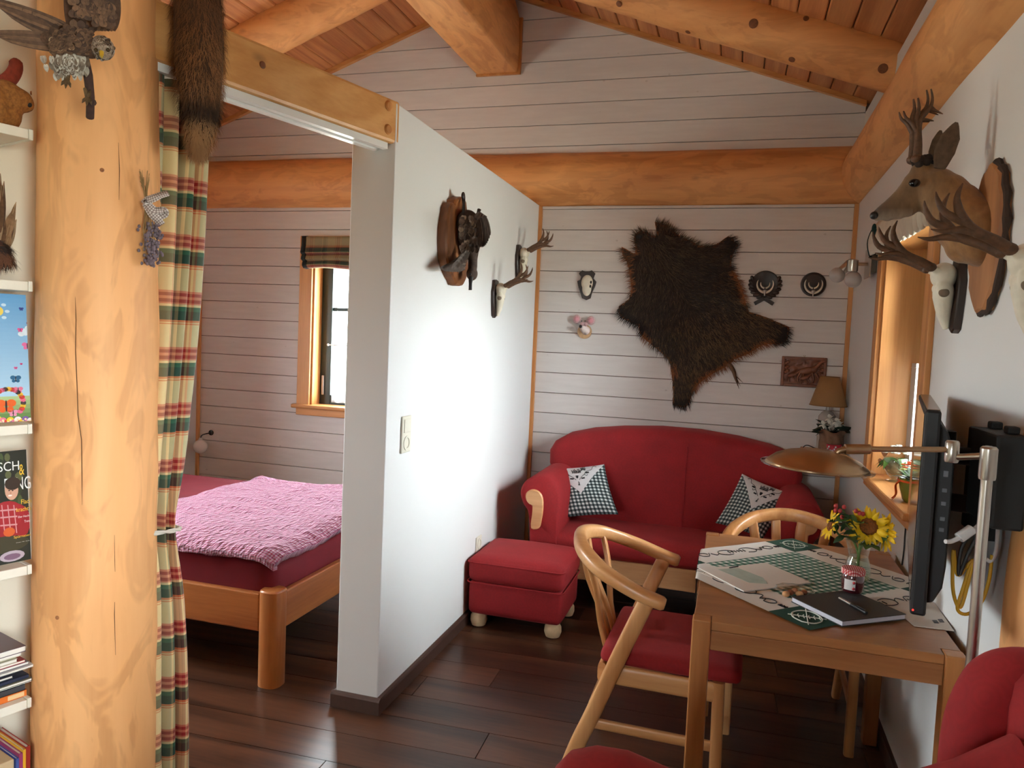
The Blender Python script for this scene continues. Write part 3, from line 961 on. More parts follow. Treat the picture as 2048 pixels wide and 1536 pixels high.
# ---- chairs (local: faces +x, origin on the floor under the seat)
def make_chair(label):
    c = thing('dining_chair', label, 'chair', group='wooden armchairs at the dining table')
    B = lambda mb, name, mat=M_ASH: mb.build(name, mat, c, smooth=45, local=True)
    half = [(.015, .262, .635), (-.06, .263, .655), (-.14, .252, .684), (-.215, .222, .712), (-.285, .155, .745), (-.322, .07, .762)]
    path = [V3(p) for p in half] + [V3((-.332, 0, .766))] + [V3((x, -y, z)) for x, y, z in reversed(half)]
    path = smoothpath(path, 5)
    mb = MB()
    # the rail stands broader and lower at the back, flat along the arms
    n = len(path); rs = []
    for i, p in enumerate(path):
        u = abs(2 * i / (n - 1) - 1)
        d = (path[min(i + 1, n - 1)] - path[max(i - 1, 0)]).normalized()
        e = V3((0, 0, 1)); e = (e - d * e.dot(d)).normalized(); g = d.cross(e)
        wd_, ht = lerp(.046, .060, u), lerp(.056, .042, u)
        k = 1.0 if u < .985 else .72
        rs.append([p + e * (ht / 2 * k * math.copysign(abs(math.cos(t)) ** .62, math.cos(t))) + g * (wd_ / 2 * k * math.copysign(abs(math.sin(t)) ** .62, math.sin(t))) for t in (2 * PI * j / 16 for j in range(16))])
    mb.rings(rs)
    B(mb, 'arm_rail')
    for s in (1, -1):
        mb = MB(); bar(mb, smoothpath([(-.045, s * .252, .640), (-.125, s * .245, .44), (-.212, s * .240, .21), (-.260, s * .238, .09), (-.290, s * .236, 0)], 4), .034, .056, up=(1, 0, .5)); B(mb, 'rear_leg', M_ASHZ)
        mb = MB(); bar(mb, [(.205, s * .222, 0), (.203, s * .222, .2), (.2, s * .222, .388)], .036, .04, up=(1, 0, 0)); B(mb, 'front_leg', M_ASHZ)
        mb = MB(); bar(mb, [(-.175, s * .232, .355), (.19, s * .226, .352)], .024, .068); B(mb, 'seat_rail')
        mb = MB(); bar(mb, [(-.235, s * .236, .172), (.195, s * .224, .165)], .02, .036); B(mb, 'stretcher')
        for y0, y1 in ((.155, .09), (.055, .035)):
            xt = -.28 if y0 > .1 else -.322
            zt = .745 if y0 > .1 else .762
            mb = MB(); bar(mb, smoothpath([(xt, s * y0, zt), (xt + .035, s * lerp(y0, y1, .4), .62), (-.225, s * lerp(y0, y1, .8), .48), (-.195, s * y1, .37)], 4), .040, .020, up=(1, 0, .2)); B(mb, 'back_slat', M_ASHZ)
    mb = MB(); bar(mb, [(.195, -.222, .352), (.195, .222, .352)], .024, .066); B(mb, 'seat_rail')
    mb = MB(); bar(mb, [(-.19, -.235, .356), (-.19, .235, .356)], .03, .07); B(mb, 'seat_rail')
    mb = MB(); rbox(mb, (-.20, -.238, .388), (.272, .238, .44), .024, 12, (0, 0, .014)); mb.build('seat_cushion', M_RED, c, smooth=60, local=True)
    return c
ch = make_chair('curved-arm wooden chair with red seat pushed in from the side of the table')
ch.location = (-.185, 2.755, 0); ch.rotation_euler = (0, 0, math.radians(-1.0))
ch2 = copy_tree(ch, (.268, 3.17, 0), math.radians(-90), 'curved-arm wooden chair at the far end of the table before the sofa')

# ---- armchair in the foreground
ac = thing('armchair', 'red upholstered armchair in the near corner below the reading lamp', 'armchair', (.15, 1.22, 0))
mb = MB(); rbox(mb, (.50, .84, .18), (.612, 1.58, .955), .05, 12, (.012, .0, .01)); mb.build('backrest', M_RED, ac, smooth=60)
for y0_, y1_ in ((1.49, 1.61), (.80, .92)):
    ow = smooth2([(.418, .42), (.412, .62), (.413, .78), (.424, .86), (.450, .925), (.492, .962), (.545, .974), (.595, .965), (.61, .90), (.611, .62), (.61, .42), (.52, .40)], 4)
    ym = (y0_ + y1_) / 2
    def shw(k): return [(.525 + (x - .525) * k, .69 + (z - .69) * (1 - (1 - k) * .45)) for x, z in ow]
    mb = MB(); mb.rings([[V3((x, y, z)) for x, z in shw(k)] for y, k in ((y0_, .55), (y0_ + .006, .76), (y0_ + .02, .9), (y0_ + .045, .985), (ym, 1.0), (y1_ - .045, .985), (y1_ - .02, .9), (y1_ - .006, .76), (y1_, .55))]); mb.build('wing', M_RED, ac, smooth=60)
mb = MB(); rbox(mb, (-.22, 1.08, .28), (.52, 1.30, .45), .05, 10, (.01, 0, .02)); mb.build('seat_cushion', M_RED, ac, smooth=60)
mb = MB(); rbox(mb, (-.21, .92, .1), (.55, 1.46, .29), .03, 8); mb.build('seat_base', M_RED, ac, smooth=60)
for yc, nm in ((1.375, 'arm'), (1.01, 'arm')):
    prof = [(-.295, .58, .03), (-.288, .60, .07), (-.262, .607, .096), (-.215, .612, .108), (-.155, .612, .110), (-.06, .592, .108), (.06, .572, .106), (.16, .582, .106), (.24, .622, .108), (.32, .668, .108), (.40, .715, .106), (.48, .782, .10), (.52, .80, .05)]
    mb = MB()
    rs = []
    for x, zc, r_ in prof:
        ring = []
        for j in range(24):
            t = 2 * PI * j / 24
            yy = math.sin(t) * r_ * .95
            zz_ = math.cos(t) * r_
            if zz_ < 0: zz_ = -lerp(0, zc - .1, min(1, -math.cos(t) * 1.25)) if r_ > .05 else zz_
            if math.cos(t) < 0: yy *= .86
            ring.append(V3((x, yc + yy, zc + zz_)))
        rs.append(ring)
    mb.rings(rs)
    mb.build(nm, M_RED, ac, smooth=60)
for x in (-.15, .45):
    for y in (.99, 1.46):
        MB().lathe([(.02, 0), (.036, .006), (.044, .03), (.042, .07), (.034, .105)], 16, Matrix.Translation((x, y, 0))).build('foot', M_BUN, ac)

# ---- bed
BX0, BX1, BY0, BY1 = -3.79, -1.745, 2.625, 4.13
be = thing('bed', 'knotty pine bed with a dark red mattress behind the partition', 'bed', ((BX0 + BX1) / 2, (BY0 + BY1) / 2, 0))
for x in (BX0 + .045, BX1 - .045):
    for y in (BY0 + .045, BY1 - .045):
        mb = MB()
        q = []
        for j in range(28):
            t = 2 * PI * j / 28
            q.append((x + .05 * math.copysign(abs(math.cos(t)) ** .75, math.cos(t)), y + .05 * math.copysign(abs(math.sin(t)) ** .75, math.sin(t))))
        mb.prism(q, Matrix(), 0, .408, .006)
        mb.build('leg', M_PINEZ, be, smooth=40)
P((BX0 + .09, BY0 + .012, .228), (BX1 - .09, BY0 + .042, .39), 'side_rail', M_PINE, be, .006)
P((BX0 + .09, BY1 - .042, .228), (BX1 - .09, BY1 - .012, .39), 'side_rail', M_PINE, be, .006)
P((BX1 - .042, BY0 + .09, .232), (BX1 - .012, BY1 - .09, .39), 'foot_rail', M_PINEY, be, .006)
P((BX0 - .01, BY0 + .05, .2), (BX0 + .025, BY1 - .02, .70), 'headboard', M_PINEY, be, .01)
P((BX0 + .05, BY0 + .045, .26), (BX1 - .05, BY1 - .045, .30), 'slat_base', M_PINE, be, .004)
M_SHEET = plain('dark_red_sheet', S(112, 6, 28), 0.85, 6, 0.12)
mb = MB(); rbox(mb, (BX0 + .06, BY0 + .04, .30), (BX1 - .045, BY1 - .04, .515), .05, 10, (0, 0, .008)); mb.build('mattress', M_SHEET, be, smooth=60)
def quilt_mat():
    t = NT('pink_seersucker')
    u = t.n('UVMap').outputs[0]
    sx = t.n('SeparateXYZ', {0: u})
    def st(sock, k):
        f = t.math('FRACT', t.math('MULTIPLY', sock, k))
        return t.math('GREATER_THAN', f, 0.5)
    a, b = st(sx.outputs[0], 92.0), st(sx.outputs[1], 120.0)
    k = t.math('MULTIPLY', t.math('ADD', a, b), 0.5)
    col = t.ramp(k, [(0.0, S(206, 180, 198)), (0.5, S(182, 112, 146)), (1.0, S(156, 50, 88))])
    v = t.n('VectorMath', {0: u, 1: (1, 1, 1)}, operation='MULTIPLY').outputs[0]
    n1 = t.n('TexVoronoi', {'Vector': v, 'Scale': 60.0, 'Randomness': 1.0}).outputs['Distance']
    return t.bsdf(col, 0.9, n1, 1.0, 0.02, Sheen_Weight=0.15)
M_QUILT = quilt_mat()
mb = MB()
qx0, qx1, qy0, qy1 = -2.86, BX1 - .025, BY0 + .012, BY1 - .05
def qf(u, v):
    x = lerp(qx0, qx1, u); y = lerp(qy0 - .06, qy1 + .06, v)
    nz = noise.noise(V3((x * 2.2, y * 2.6, 1.0))) * .022 + noise.noise(V3((x * 4, y * 13, 4))) * .011 + noise.noise(V3((x * 26, y * 19, 9))) * .003
    z = .565 + nz
    e = y - qy0
    if e < .06:
        t = max(0, (.06 - e) / .12)
        z -= .034 * t ** 1.4; y = max(y, qy0 + .004 - .008 * t) + noise.noise(V3((x * 5, 0, 2))) * .012
    e2 = qx1 - x
    if e2 < .08:
        t = (.08 - e2) / .08
        z -= .03 * t ** 1.6
    e3 = x - qx0
    x += noise.noise(V3((y * 3, 1, 3))) * .05 * (1 - u)
    if e3 < .08: z -= .035 * ((.08 - e3) / .08) ** 1.5
    e4 = qy1 - y
    if e4 < .08: z -= .05 * ((.08 - e4) / .08) ** 1.5
    return V3((x, y, z))
mb.grid(qf, 130, 150)
q = mb.build('quilt', M_QUILT, smooth=70)
sm = q.modifiers.new('thick', 'SOLIDIFY'); sm.thickness = .035; sm.offset = -1
tag(q, 'crinkled pink and white checked quilt spread on the bed', 'quilt')
mb = MB()
rbox(mb, (-3.68, 2.75, .512), (-3.12, 3.45, .66), .075, 12, (0, 0, .02))
pl = mb.build('bed_pillow', M_SHEET, smooth=60)
tag(pl, 'plain red pillow at the head of the bed', 'pillow')

# ================================================================== curtain, shelf, things on the post
def PB(px, py, off):
    """point on the vertical plane of the beam face, shifted off behind it"""
    d = ray(px, py); o = F0 + en * off
    return CAM + d * ((o - CAM).dot(en) / d.dot(en))
def plaid_mat(name, per_v, per_u, tint=1.0, shine=0.0):
    t = NT(name)
    sx = t.n('SeparateXYZ', {0: t.n('UVMap').outputs[0]})
    u = t.math('FRACT', t.math('MULTIPLY', sx.outputs[0], 1 / per_u))
    v = t.math('FRACT', t.math('MULTIPLY', sx.outputs[1], 1 / per_v))
    def sc(c): return tuple(x * tint for x in c[:3]) + (1,)
    cream, red, pink, green, dgreen, sage, orange = (sc(c) for c in (S(224, 198, 144), S(150, 22, 24), S(202, 112, 86), S(26, 80, 54), S(12, 46, 34), S(138, 150, 124), S(204, 112, 62)))
    weft = t.ramp(v, [(0, cream), (.34, orange), (.36, cream), (.38, orange), (.42, dgreen), (.58, green), (.66, cream), (.70, pink), (.73, red), (.79, pink), (.84, red), (.90, pink), (.94, cream)], 'CONSTANT')
    warp = t.ramp(u, [(0, cream), (.22, pink), (.25, cream), (.28, red), (.33, pink), (.36, red), (.41, cream), (.44, pink), (.47, sage), (.74, cream), (.78, green), (.88, sage), (.95, cream)], 'CONSTANT')
    isgr = t.n('RGBToBW', {0: weft}).outputs[0]
    k = t.math('MULTIPLY_ADD', isgr, -0.45, 0.80)
    col = t.mix(k, warp, weft)
    fine = t.noise(t.coords(rnd=False), 500, 2)
    return t.bsdf(col, 0.8, fine, 0.2, 0.0005, Sheen_Weight=0.1)
M_PLAID = plaid_mat('green_red_plaid', .162, .26)
edge = [(150, 426), (300, 420), (430, 413), (600, 402), (700, 394), (820, 382), (930, 370), (1030, 357), (1060, 357), (1110, 360), (1200, 367), (1300, 372), (1420, 375), (1536, 376), (1620, 377)]
rows = []
for y, x in edge:
    p = PB(x, y, .05)
    rows.append((p.z, (p - F0).dot(ed)))
rows.sort()
rows[0] = (.012, rows[0][1])
def sr(z):
    for (z0, s0), (z1, s1) in zip(rows, rows[1:]):
        if z <= z1: return lerp(s0, s1, max(0, (z - z0) / (z1 - z0)))
    return rows[-1][1]
ZT = 2.176
ztie = PB(357, 1045, .05).z
mb = MB()
def cf(u, v):
    z = lerp(.012, ZT, v)
    tie = math.exp(-((z - ztie) / .12) ** 2)
    s1 = sr(z); s0 = lerp(-.36, -.30, tie)
    if z < ztie: s0 = lerp(-.30, -.34, min(1, (ztie - z) / .6))
    amp = .040 * (1 - .45 * tie)
    ph = 2 * PI * 7.2 * u + .5 * math.sin(3 * z) + .3
    off = .06 + amp * math.sin(ph) * (.8 + .4 * noise.noise(V3((u * 6, z * 1.2, 0))))
    s = lerp(s0, s1, u) + .012 * math.cos(ph) * (1 - tie)
    p = F0 + ed * s + en * off
    return V3((p.x, p.y, z))
mb.grid(cf, 110, 90)
for k in mb.uv: mb.uv[k] = (mb.uv[k][0] * 1.25, lerp(.012, ZT, mb.uv[k][1]) + .02)
cu = mb.build('curtain', M_PLAID, smooth=80)
tag(cu, 'green, red and cream checked curtain gathered beside the log post', 'curtain')
# tie-back cord
mb = MB()
path = []
for k in range(33):
    a = 2 * PI * k / 32
    s = lerp(-.335, sr(ztie) + .008, .5 + .5 * math.cos(a))
    o = .06 + .05 * math.sin(a)
    q = F0 + ed * s + en * o
    path.append(V3((q.x, q.y, ztie + .012 - .03 * (.5 + .5 * math.cos(a)))))
for ph in (0, PI):
    tw = []
    for i, p in enumerate(path):
        a = i * 1.3 + ph
        tw.append(p + V3((0, 0, .0035 * math.sin(a))) + en * (.0035 * math.cos(a)))
    mb.tube(tw, .004, 8)
M_CORD = plain('white_cotton_cord', S(214, 206, 190), 0.8)
tag(mb.build('curtain_tieback', M_CORD), 'white twisted cord tied around the checked curtain', 'tieback')

# ---- fox tail
ft = thing('fox_tail', 'bushy brown fox tail hanging from the planed beam', 'fur tail', PB(398, -40, -.06))
ax = [(-45, 398, 30), (-20, 397, 40), (20, 396, 44), (80, 398, 46), (130, 398, 45), (180, 400, 40), (225, 402, 33), (262, 400, 25), (290, 397, 15), (306, 396, 5)]
mpp = (PB(400, 100, -.06) - PB(401, 100, -.06)).length
ctr = [(PB(x, y, -.066), r * mpp * .86) for y, x, r in ax]
mb = MB(); mb.tube([c for c, r in ctr], [r for c, r in ctr], 16)
def foxcol(p):
    t = (ctr[0][0].z - p.z) / (ctr[0][0].z - ctr[-1][0].z)
    k = noise.noise(p * 40) * .25 + 1
    stops = [(0, S(104, 68, 46)), (.25, S(136, 90, 56)), (.5, S(160, 112, 70)), (.66, S(146, 102, 66)), (.735, S(56, 38, 28)), (.79, S(66, 46, 34)), (.84, S(184, 142, 98)), (1, S(164, 120, 80))]
    for (a, ca), (b, cb) in zip(stops, stops[1:]):
        if t <= b:
            u = max(0, (t - a) / (b - a)); c = [lerp(ca[i], cb[i], u) * k for i in range(3)]
            return (*c, 1)
    return stops[-1][1]
core = mb.build('tail_core', plain('fox_underfur', S(84, 58, 40), 0.9), ft, smooth=60)
mb = MB(); pts = []
random.seed(11)
for i in range(9000):
    t = random.random() * (len(ctr) - 1); k = int(t); u = t - k
    c = ctr[k][0].lerp(ctr[k + 1][0], u); r = lerp(ctr[k][1], ctr[k + 1][1], u)
    a = random.uniform(0, 2 * PI)
    nrm = V3((math.cos(a), math.sin(a), 0))
    pts.append((c + nrm * r, nrm, V3((0, 0, -1))))
fur(mb, pts, .034, .0016, foxcol, .3)
fo = mb.build('fur', vcol_mat('fur_hair', .75), ft, smooth=0); fo['kind'] = 'stuff'
mb = MB(); mb.tube([ctr[0][0] + V3((0, 0, -.01)), ctr[0][0] + V3((0, 0, .035)) + en * .045, ctr[0][0] + V3((0, 0, .04)) + en * .075], .0025, 6)
mb.build('hanging_loop', M_CORD, ft)

# ---- shelf with its boards
def PS(px, py, off):
    d = ray(px, py); o = POST + N_ * off
    return CAM + d * ((o - CAM).dot(N_) / d.dot(N_))
bs = thing('wall_shelf_unit', 'cream white open shelf fixed to the wall beside the log post', 'shelf', POST - E_ * .6)
M_SHELF = plain('cream_lacquer', S(232, 224, 206), 0.45, 30, 0.03)
SHZ = [PS(30, y, 0.0).z for y in (252, 561, 851, 1137, 1408)]
SHZ.append(SHZ[-1] - .36)
k1 = (PS(57, 300, 0) - POST).dot(E_)
def kbox(mb, k0, ka, o0, o1, z0, z1):
    mb.rings([[V3(((POST + E_ * k + N_ * o).x, (POST + E_ * k + N_ * o).y, z)) for k, o in ((k0, o0), (ka, o0), (ka, o1), (k0, o1))] for z in (z0, z1)])
    return mb
for z in SHZ:
    b = kbox(MB(), -1.15, k1, 0, .195, z - .024, z).build('shelf_board', M_SHELF, bs, smooth=0, bevel=.0015)
    kbox(MB(), k1 + .0015, k1 + .012, .002, .195, z - .025, z + .001).build('edge_cap', M_IVORY, b, smooth=0, bevel=.001)
    kbox(MB(), -1.175, -1.151, 0, .195, 0, 2.5).build('side_panel', M_SHELF, bs, smooth=0, bevel=.0015)

# picture with a meadow, sky and butterflies
def flat(mb, m, pts, d, col): mb.add([m @ V3((x, y, d)) for x, y in pts], [tuple(range(len(pts)))], col)
def disc(mb, m, x, y, rx, ry, d, col, n=16, a0=0): flat(mb, m, [(x + rx * math.cos(a0 + 2 * PI * i / n), y + ry * math.sin(a0 + 2 * PI * i / n)) for i in range(n)], d, col)
M_PRINT = vcol_mat('printed_paper', .45)
pc = thing('picture_board', 'bright print of blue sky, butterflies and flowers leaning on the shelf', 'picture', PS(55, 850, .09))
pr = PS(61.5, 852, .07); ph_ = PS(30, 588, .10).z - SHZ[2]
tilt = .03
m = frame((pr.x, pr.y, SHZ[2] + .0005), E_, V3((0, 0, 1)) + N_ * (tilt / ph_))
mb = MB(); W_ = .31
mb.box((-W_, 0, -.012), (0, ph_, 0), m); mb.build('panel', M_BLACKM, pc, smooth=0)
mb = MB()
for i in range(30):
    a, b = i / 30, (i + 1) / 30
    t = i / 29
    c = [lerp(q, w_, t) for q, w_ in zip(S(186, 216, 234), S(104, 164, 212))]
    if a < .2: c = [lerp(q, w_, a / .2) for q, w_ in zip(S(70, 120, 50), S(186, 206, 150))]
    flat(mb, m, [(-W_, a * ph_), (0, a * ph_), (0, b * ph_), (-W_, b * ph_)], .0006, (*c[:3], 1))
pxw = .062 / 62
def L2(x, y):
    d = ray(x, y); n = m.to_3x3() @ V3((0, 0, 1)); o = m.to_translation()
    p = m.inverted() @ (CAM + d * ((o - CAM).dot(n) / d.dot(n)))
    return (p.x, p.y)
disc(mb, m, *L2(-4, 622), .012, .012, .001, S(240, 206, 90))
for i in range(7):
    a = i * 2 * PI / 7
    x, y = L2(-4, 622); disc(mb, m, x + .021 * math.cos(a), y + .021 * math.sin(a), .006, .004, .0009, S(206, 226, 240), 10, a)
for x, y, r in ((50, 664, .012), (57, 657, .010), (42, 668, .008), (62, 662, .012)): disc(mb, m, *L2(x, y), r, r * .8, .001, S(226, 238, 246))
def fly(x, y, r, c):
    X, Y = L2(x, y)
    for sx in (-1, 1):
        disc(mb, m, X + sx * r * .6, Y + r * .35, r * .6, r * .5, .0012, c, 10); disc(mb, m, X + sx * r * .45, Y - r * .45, r * .42, r * .4, .0012, c, 10)
    disc(mb, m, X, Y, r * .12, r * .8, .0014, S(40, 30, 40), 8)
for x, y, r, c in ((42, 618, .005, S(60, 70, 150)), (58, 648, .006, S(150, 30, 80)), (40, 660, .006, S(226, 90, 150)), (54, 692, .011, S(226, 110, 160)), (42, 728, .003, S(220, 60, 130)), (31, 736, .004, S(220, 90, 150)), (31, 758, .011, S(40, 100, 140)), (36, 780, .010, S(226, 120, 150)), (12, 812, .02, S(226, 100, 40)), (26, 826, .010, S(226, 150, 180))): fly(x, y, r, c)
x0, y0 = L2(16, 806)
for i in range(14):
    a = -.7 + i * .22
    disc(mb, m, x0 + .036 * math.cos(a), y0 + .036 * math.sin(a), .007, .006, .0013, [S(226, 110, 140), S(206, 60, 50), S(236, 190, 60), S(60, 50, 60)][i % 4], 10)
for i in range(26):
    x = -60 + i * 5; y = 838 + (i * 7 % 11)
    X, Y = L2(x, y); disc(mb, m, X, Y, .009, .008, .0014 + .00005 * i, [S(210, 60, 40), S(236, 200, 50), S(120, 90, 160), S(226, 120, 150), S(240, 230, 230)][i % 5], 10); disc(mb, m, X, Y, .003, .003, .003, S(240, 220, 170), 8)
for i in range(40):
    x = -80 + i * 3.6; X, Y = L2(x, 846)
    flat(mb, m, [(X - .0015, Y), (X + .0015, Y), (X + .002 * math.sin(i * 2.3), Y + .014 + .006 * math.sin(i))], .0011, S(80, 140, 50))
# keep the print inside its panel
im = m.inverted()
for i, p in enumerate(mb.v):
    q = im @ p; q.x = max(-W_, min(0, q.x)); q.y = max(0, min(ph_, q.y)); mb.v[i] = m @ q
mb.build('print', M_PRINT, pc, smooth=0)

# angling magazine
mg = thing('magazine', 'angling magazine with a man in a red shirt standing on the shelf', 'magazine', PS(50, 1130, .06))
mz = SHZ[3]; mr = PS(63, 1130, .05); mh = .292; mw = .212
m = frame((mr.x, mr.y, mz + .001), E_, V3((0, 0, 1)) + N_ * .10)
MB().box((-mw, 0, -.006), (0, mh, 0), m).build('pages', plain('paper_white', S(232, 226, 214), 0.6), mg, smooth=0)
mb = MB()
flat(mb, m, [(-mw, 0), (-.001, 0), (-.001, mh), (-mw, mh)], .0004, S(34, 38, 28))
random.seed(21)
for i in range(46):
    disc(mb, m, random.uniform(-mw + .01, -.012), random.uniform(.1, mh - .012), random.uniform(.004, .012), random.uniform(.008, .018), .0006 + i * 1e-6, random.choice([S(52, 66, 36), S(70, 84, 48), S(40, 50, 30), S(92, 96, 60)]), 8, random.uniform(0, 3))
def onplane(m, x, y):
    d = ray(x, y); n = m.to_3x3() @ V3((0, 0, 1)); o = m.to_translation()
    p = m.inverted() @ (CAM + d * ((o - CAM).dot(n) / d.dot(n)))
    return (p.x, p.y)
q = lambda x, y: onplane(m, x, y)
disc(mb, m, *q(22, 1046), .05, .052, .0010, S(150, 28, 36), 18)
disc(mb, m, *q(14, 1030), .04, .036, .0011, S(160, 32, 40), 18)
for dx in (-16, -4, 8): flat(mb, m, [q(18 + dx, 1010), q(20 + dx, 1010), q(26 + dx, 1066), q(24 + dx, 1066)], .00135, S(206, 150, 150))
for dy in (1020, 1034, 1050): flat(mb, m, [q(0, dy), q(34, dy - 3), q(34, dy), q(0, dy + 3)], .00135, S(206, 150, 150))
disc(mb, m, *q(22, 980), .016, .026, .0032, S(206, 158, 132), 18)
disc(mb, m, *q(24, 967), .019, .017, .0034, S(52, 38, 28), 14)
for dx in (-4, 3): disc(mb, m, *q(21 + dx, 981), .0022, .0016, .0036, S(50, 34, 28), 8)
disc(mb, m, *q(19, 991), .005, .0022, .0036, S(236, 220, 210), 8); disc(mb, m, *q(20, 986), .002, .004, .0036, S(190, 132, 104), 8)
disc(mb, m, *q(18, 1064), .014, .012, .0014, S(206, 92, 40), 12)
disc(mb, m, *q(8, 1090), .06, .022, .0012, S(60, 56, 36), 18, .3)
disc(mb, m, *q(24, 1112), .03, .014, .0016, S(176, 160, 170), 14, -.5); disc(mb, m, *q(24, 1113), .02, .008, .0018, S(120, 90, 110), 12, -.5)
for i, p in enumerate(mb.v):
    im = m.inverted(); qq = im @ p; qq.x = max(-mw, min(-.001, qq.x)); qq.y = max(0, min(mh, qq.y)); mb.v[i] = m @ qq
mb.build('cover_print', M_PRINT, mg, smooth=0)
M_TXW = plain('print_white', S(236, 236, 232), 0.5); M_TXY = plain('print_yellow', S(236, 190, 60), 0.5)
def tx(s, x0, x1, y0, y1, mat, b=.0004):
    """lettering fitted between pixel columns x0..x1 and rows y0 (top)..y1 (baseline)"""
    (X0, Y0), (X1, Y1) = q(x0, y1), q(x1, y0)
    o = text_mesh(s, 1.0, Matrix(), 'lettering', mat, mg, 0.0, 'LEFT', .0002)
    off = root_loc(mg)
    vs = [v.co + off for v in o.data.vertices]
    bx0, bx1 = min(v.x for v in vs), max(v.x for v in vs)
    for v, c in zip(o.data.vertices, vs):
        xx = X0 + (c.x - bx0) / (bx1 - bx0) * (X1 - X0)
        v.co = m @ V3((xx, Y0 + c.y / .70 * (Y1 - Y0), .002 + c.z * .3)) - off
tx('FISCH', -21, 37, 921, 946, M_TXW); tx('&', 38, 47, 927, 950, M_TXY)
tx('FANG', 9, 60, 951, 983, M_TXW)
tx('Flach', 42, 61.5, 996, 1008, M_TXY); tx("kracht's", 32, 61.5, 1011, 1024, M_TXY)
tx('Der Hecht-', 36, 60.5, 1028, 1036, M_TXW); tx('Trend', 48, 60.5, 1038, 1045, M_TXW)
tx('Spürnasen', 27, 60, 1066, 1077, M_TXY); tx('Düfte für Aale', 32, 58.5, 1080, 1086, M_TXW)

# pile of magazines on the lower shelf
random.seed(33)
z = SHZ[4]
cols = [S(216, 110, 40), S(66, 66, 70), S(232, 230, 226), S(120, 116, 96), S(44, 50, 70), S(60, 60, 64), S(30, 32, 44), S(206, 204, 200), S(90, 88, 96), S(160, 40, 36), S(182, 176, 150), S(206, 200, 172), S(96, 76, 84)]
ends = [49, 46, 60, 58, 54, 24, 40, 61, 54, 47, 30, 42, 47]
for i, (c, e_) in enumerate(zip(cols, ends)):
    h = [.018, .015, .006, .008, .010, .008, .012, .006, .009, .008, .010, .012, .016][i]
    ke = (PS(e_, 1350, .035) - POST).dot(E_)
    fo_ = .012 + random.uniform(0, .02)
    nm = 'book' if i == 0 else 'stacked_magazine'
    lb = ['orange-spined book at the bottom of the magazine pile', 'dark grey magazine lying directly on the orange-spined book', 'thin white magazine just above the dark grey one in the pile', 'olive grey magazine low in the pile', 'navy blue magazine near the middle of the pile', 'short charcoal magazine set back in the middle of the pile', 'near-black magazine under the far-reaching light grey one', 'light grey magazine sticking out farthest of the pile', 'slate grey magazine above the light grey one', 'red magazine in the upper half of the pile', 'short khaki magazine set back near the top of the pile', 'cream magazine second from the top of the pile', 'mauve magazine on top of the pile on the lower shelf'][i]
    t = thing(nm, lb, 'book' if i == 0 else 'magazine', POST + E_ * (ke - .1) + N_ * .1 + V3((0, 0, z)), group=None if i == 0 else 'pile of magazines on the lower shelf')
    kbox(MB(), ke - .28, ke - .001, fo_ + .002, .18, z + .0012, z + h - .0012).build('pages', plain('paper_white', S(232, 226, 214), .6), t, smooth=0)
    mb = kbox(MB(), ke - .28, ke, fo_, .182, z + h - .0014, z + h - .0002)
    kbox(mb, ke - .28, ke, fo_, .182, z + .0002, z + .0014)
    if i in (0, 1, 4, 6): kbox(mb, ke - .28, ke - .0, fo_, fo_ + .002, z + .0002, z + h - .0002)
    mb.build('cover', plain('cover_%d' % i, c, .4), t, smooth=0)
    if i == 0:
        kbox(MB(), ke - .045, ke - .006, fo_ - .0006, fo_, z + .003, z + h - .003).build('spine_label', plain('label_cream', S(226, 190, 140), .5), t, smooth=0)
    z += h
# upright books on the lowest shelf
z = SHZ[5]
for i, (e0, e1, c, h, nm) in enumerate(((29, 34.5, S(66, 84, 150), .205, 'blue'), (34.7, 42, S(150, 52, 96), .215, 'magenta'), (42.3, 48, S(214, 160, 40), .222, 'yellow'), (48.3, 57, S(150, 40, 28), .226, 'dark red'))):
    a, b = ((PS(e, 1520, .02) - POST).dot(E_) for e in (e0, e1))
    t = thing('book', '%s-spined book standing upright on the lowest shelf' % nm, 'book', POST + E_ * ((a + b) / 2) + N_ * .08 + V3((0, 0, z)))
    kbox(MB(), a + .001, b - .001, .02, .165, z + .003, z + h - .003).build('pages', plain('paper_white', S(232, 226, 214), .6), t, smooth=0)
    mb = MB()
    kbox(mb, a, a + .001, .012, .168, z, z + h); kbox(mb, b - .001, b, .012, .168, z, z + h); kbox(mb, a, b, .010, .0125, z, z + h)
    mb.build('cover', plain('bookcloth_' + nm, c, .5), t, smooth=0)
a = (PS(27, 1520, .02) - POST).dot(E_)
bxm = kbox(MB(), a - .2, a, .015, .17, z, z + .205)
bxo = bxm.build('storage_box', plain('beige_card', S(200, 172, 132), .7), smooth=0, bevel=.003)
tag(bxo, 'plain beige card box beside the upright books', 'box')

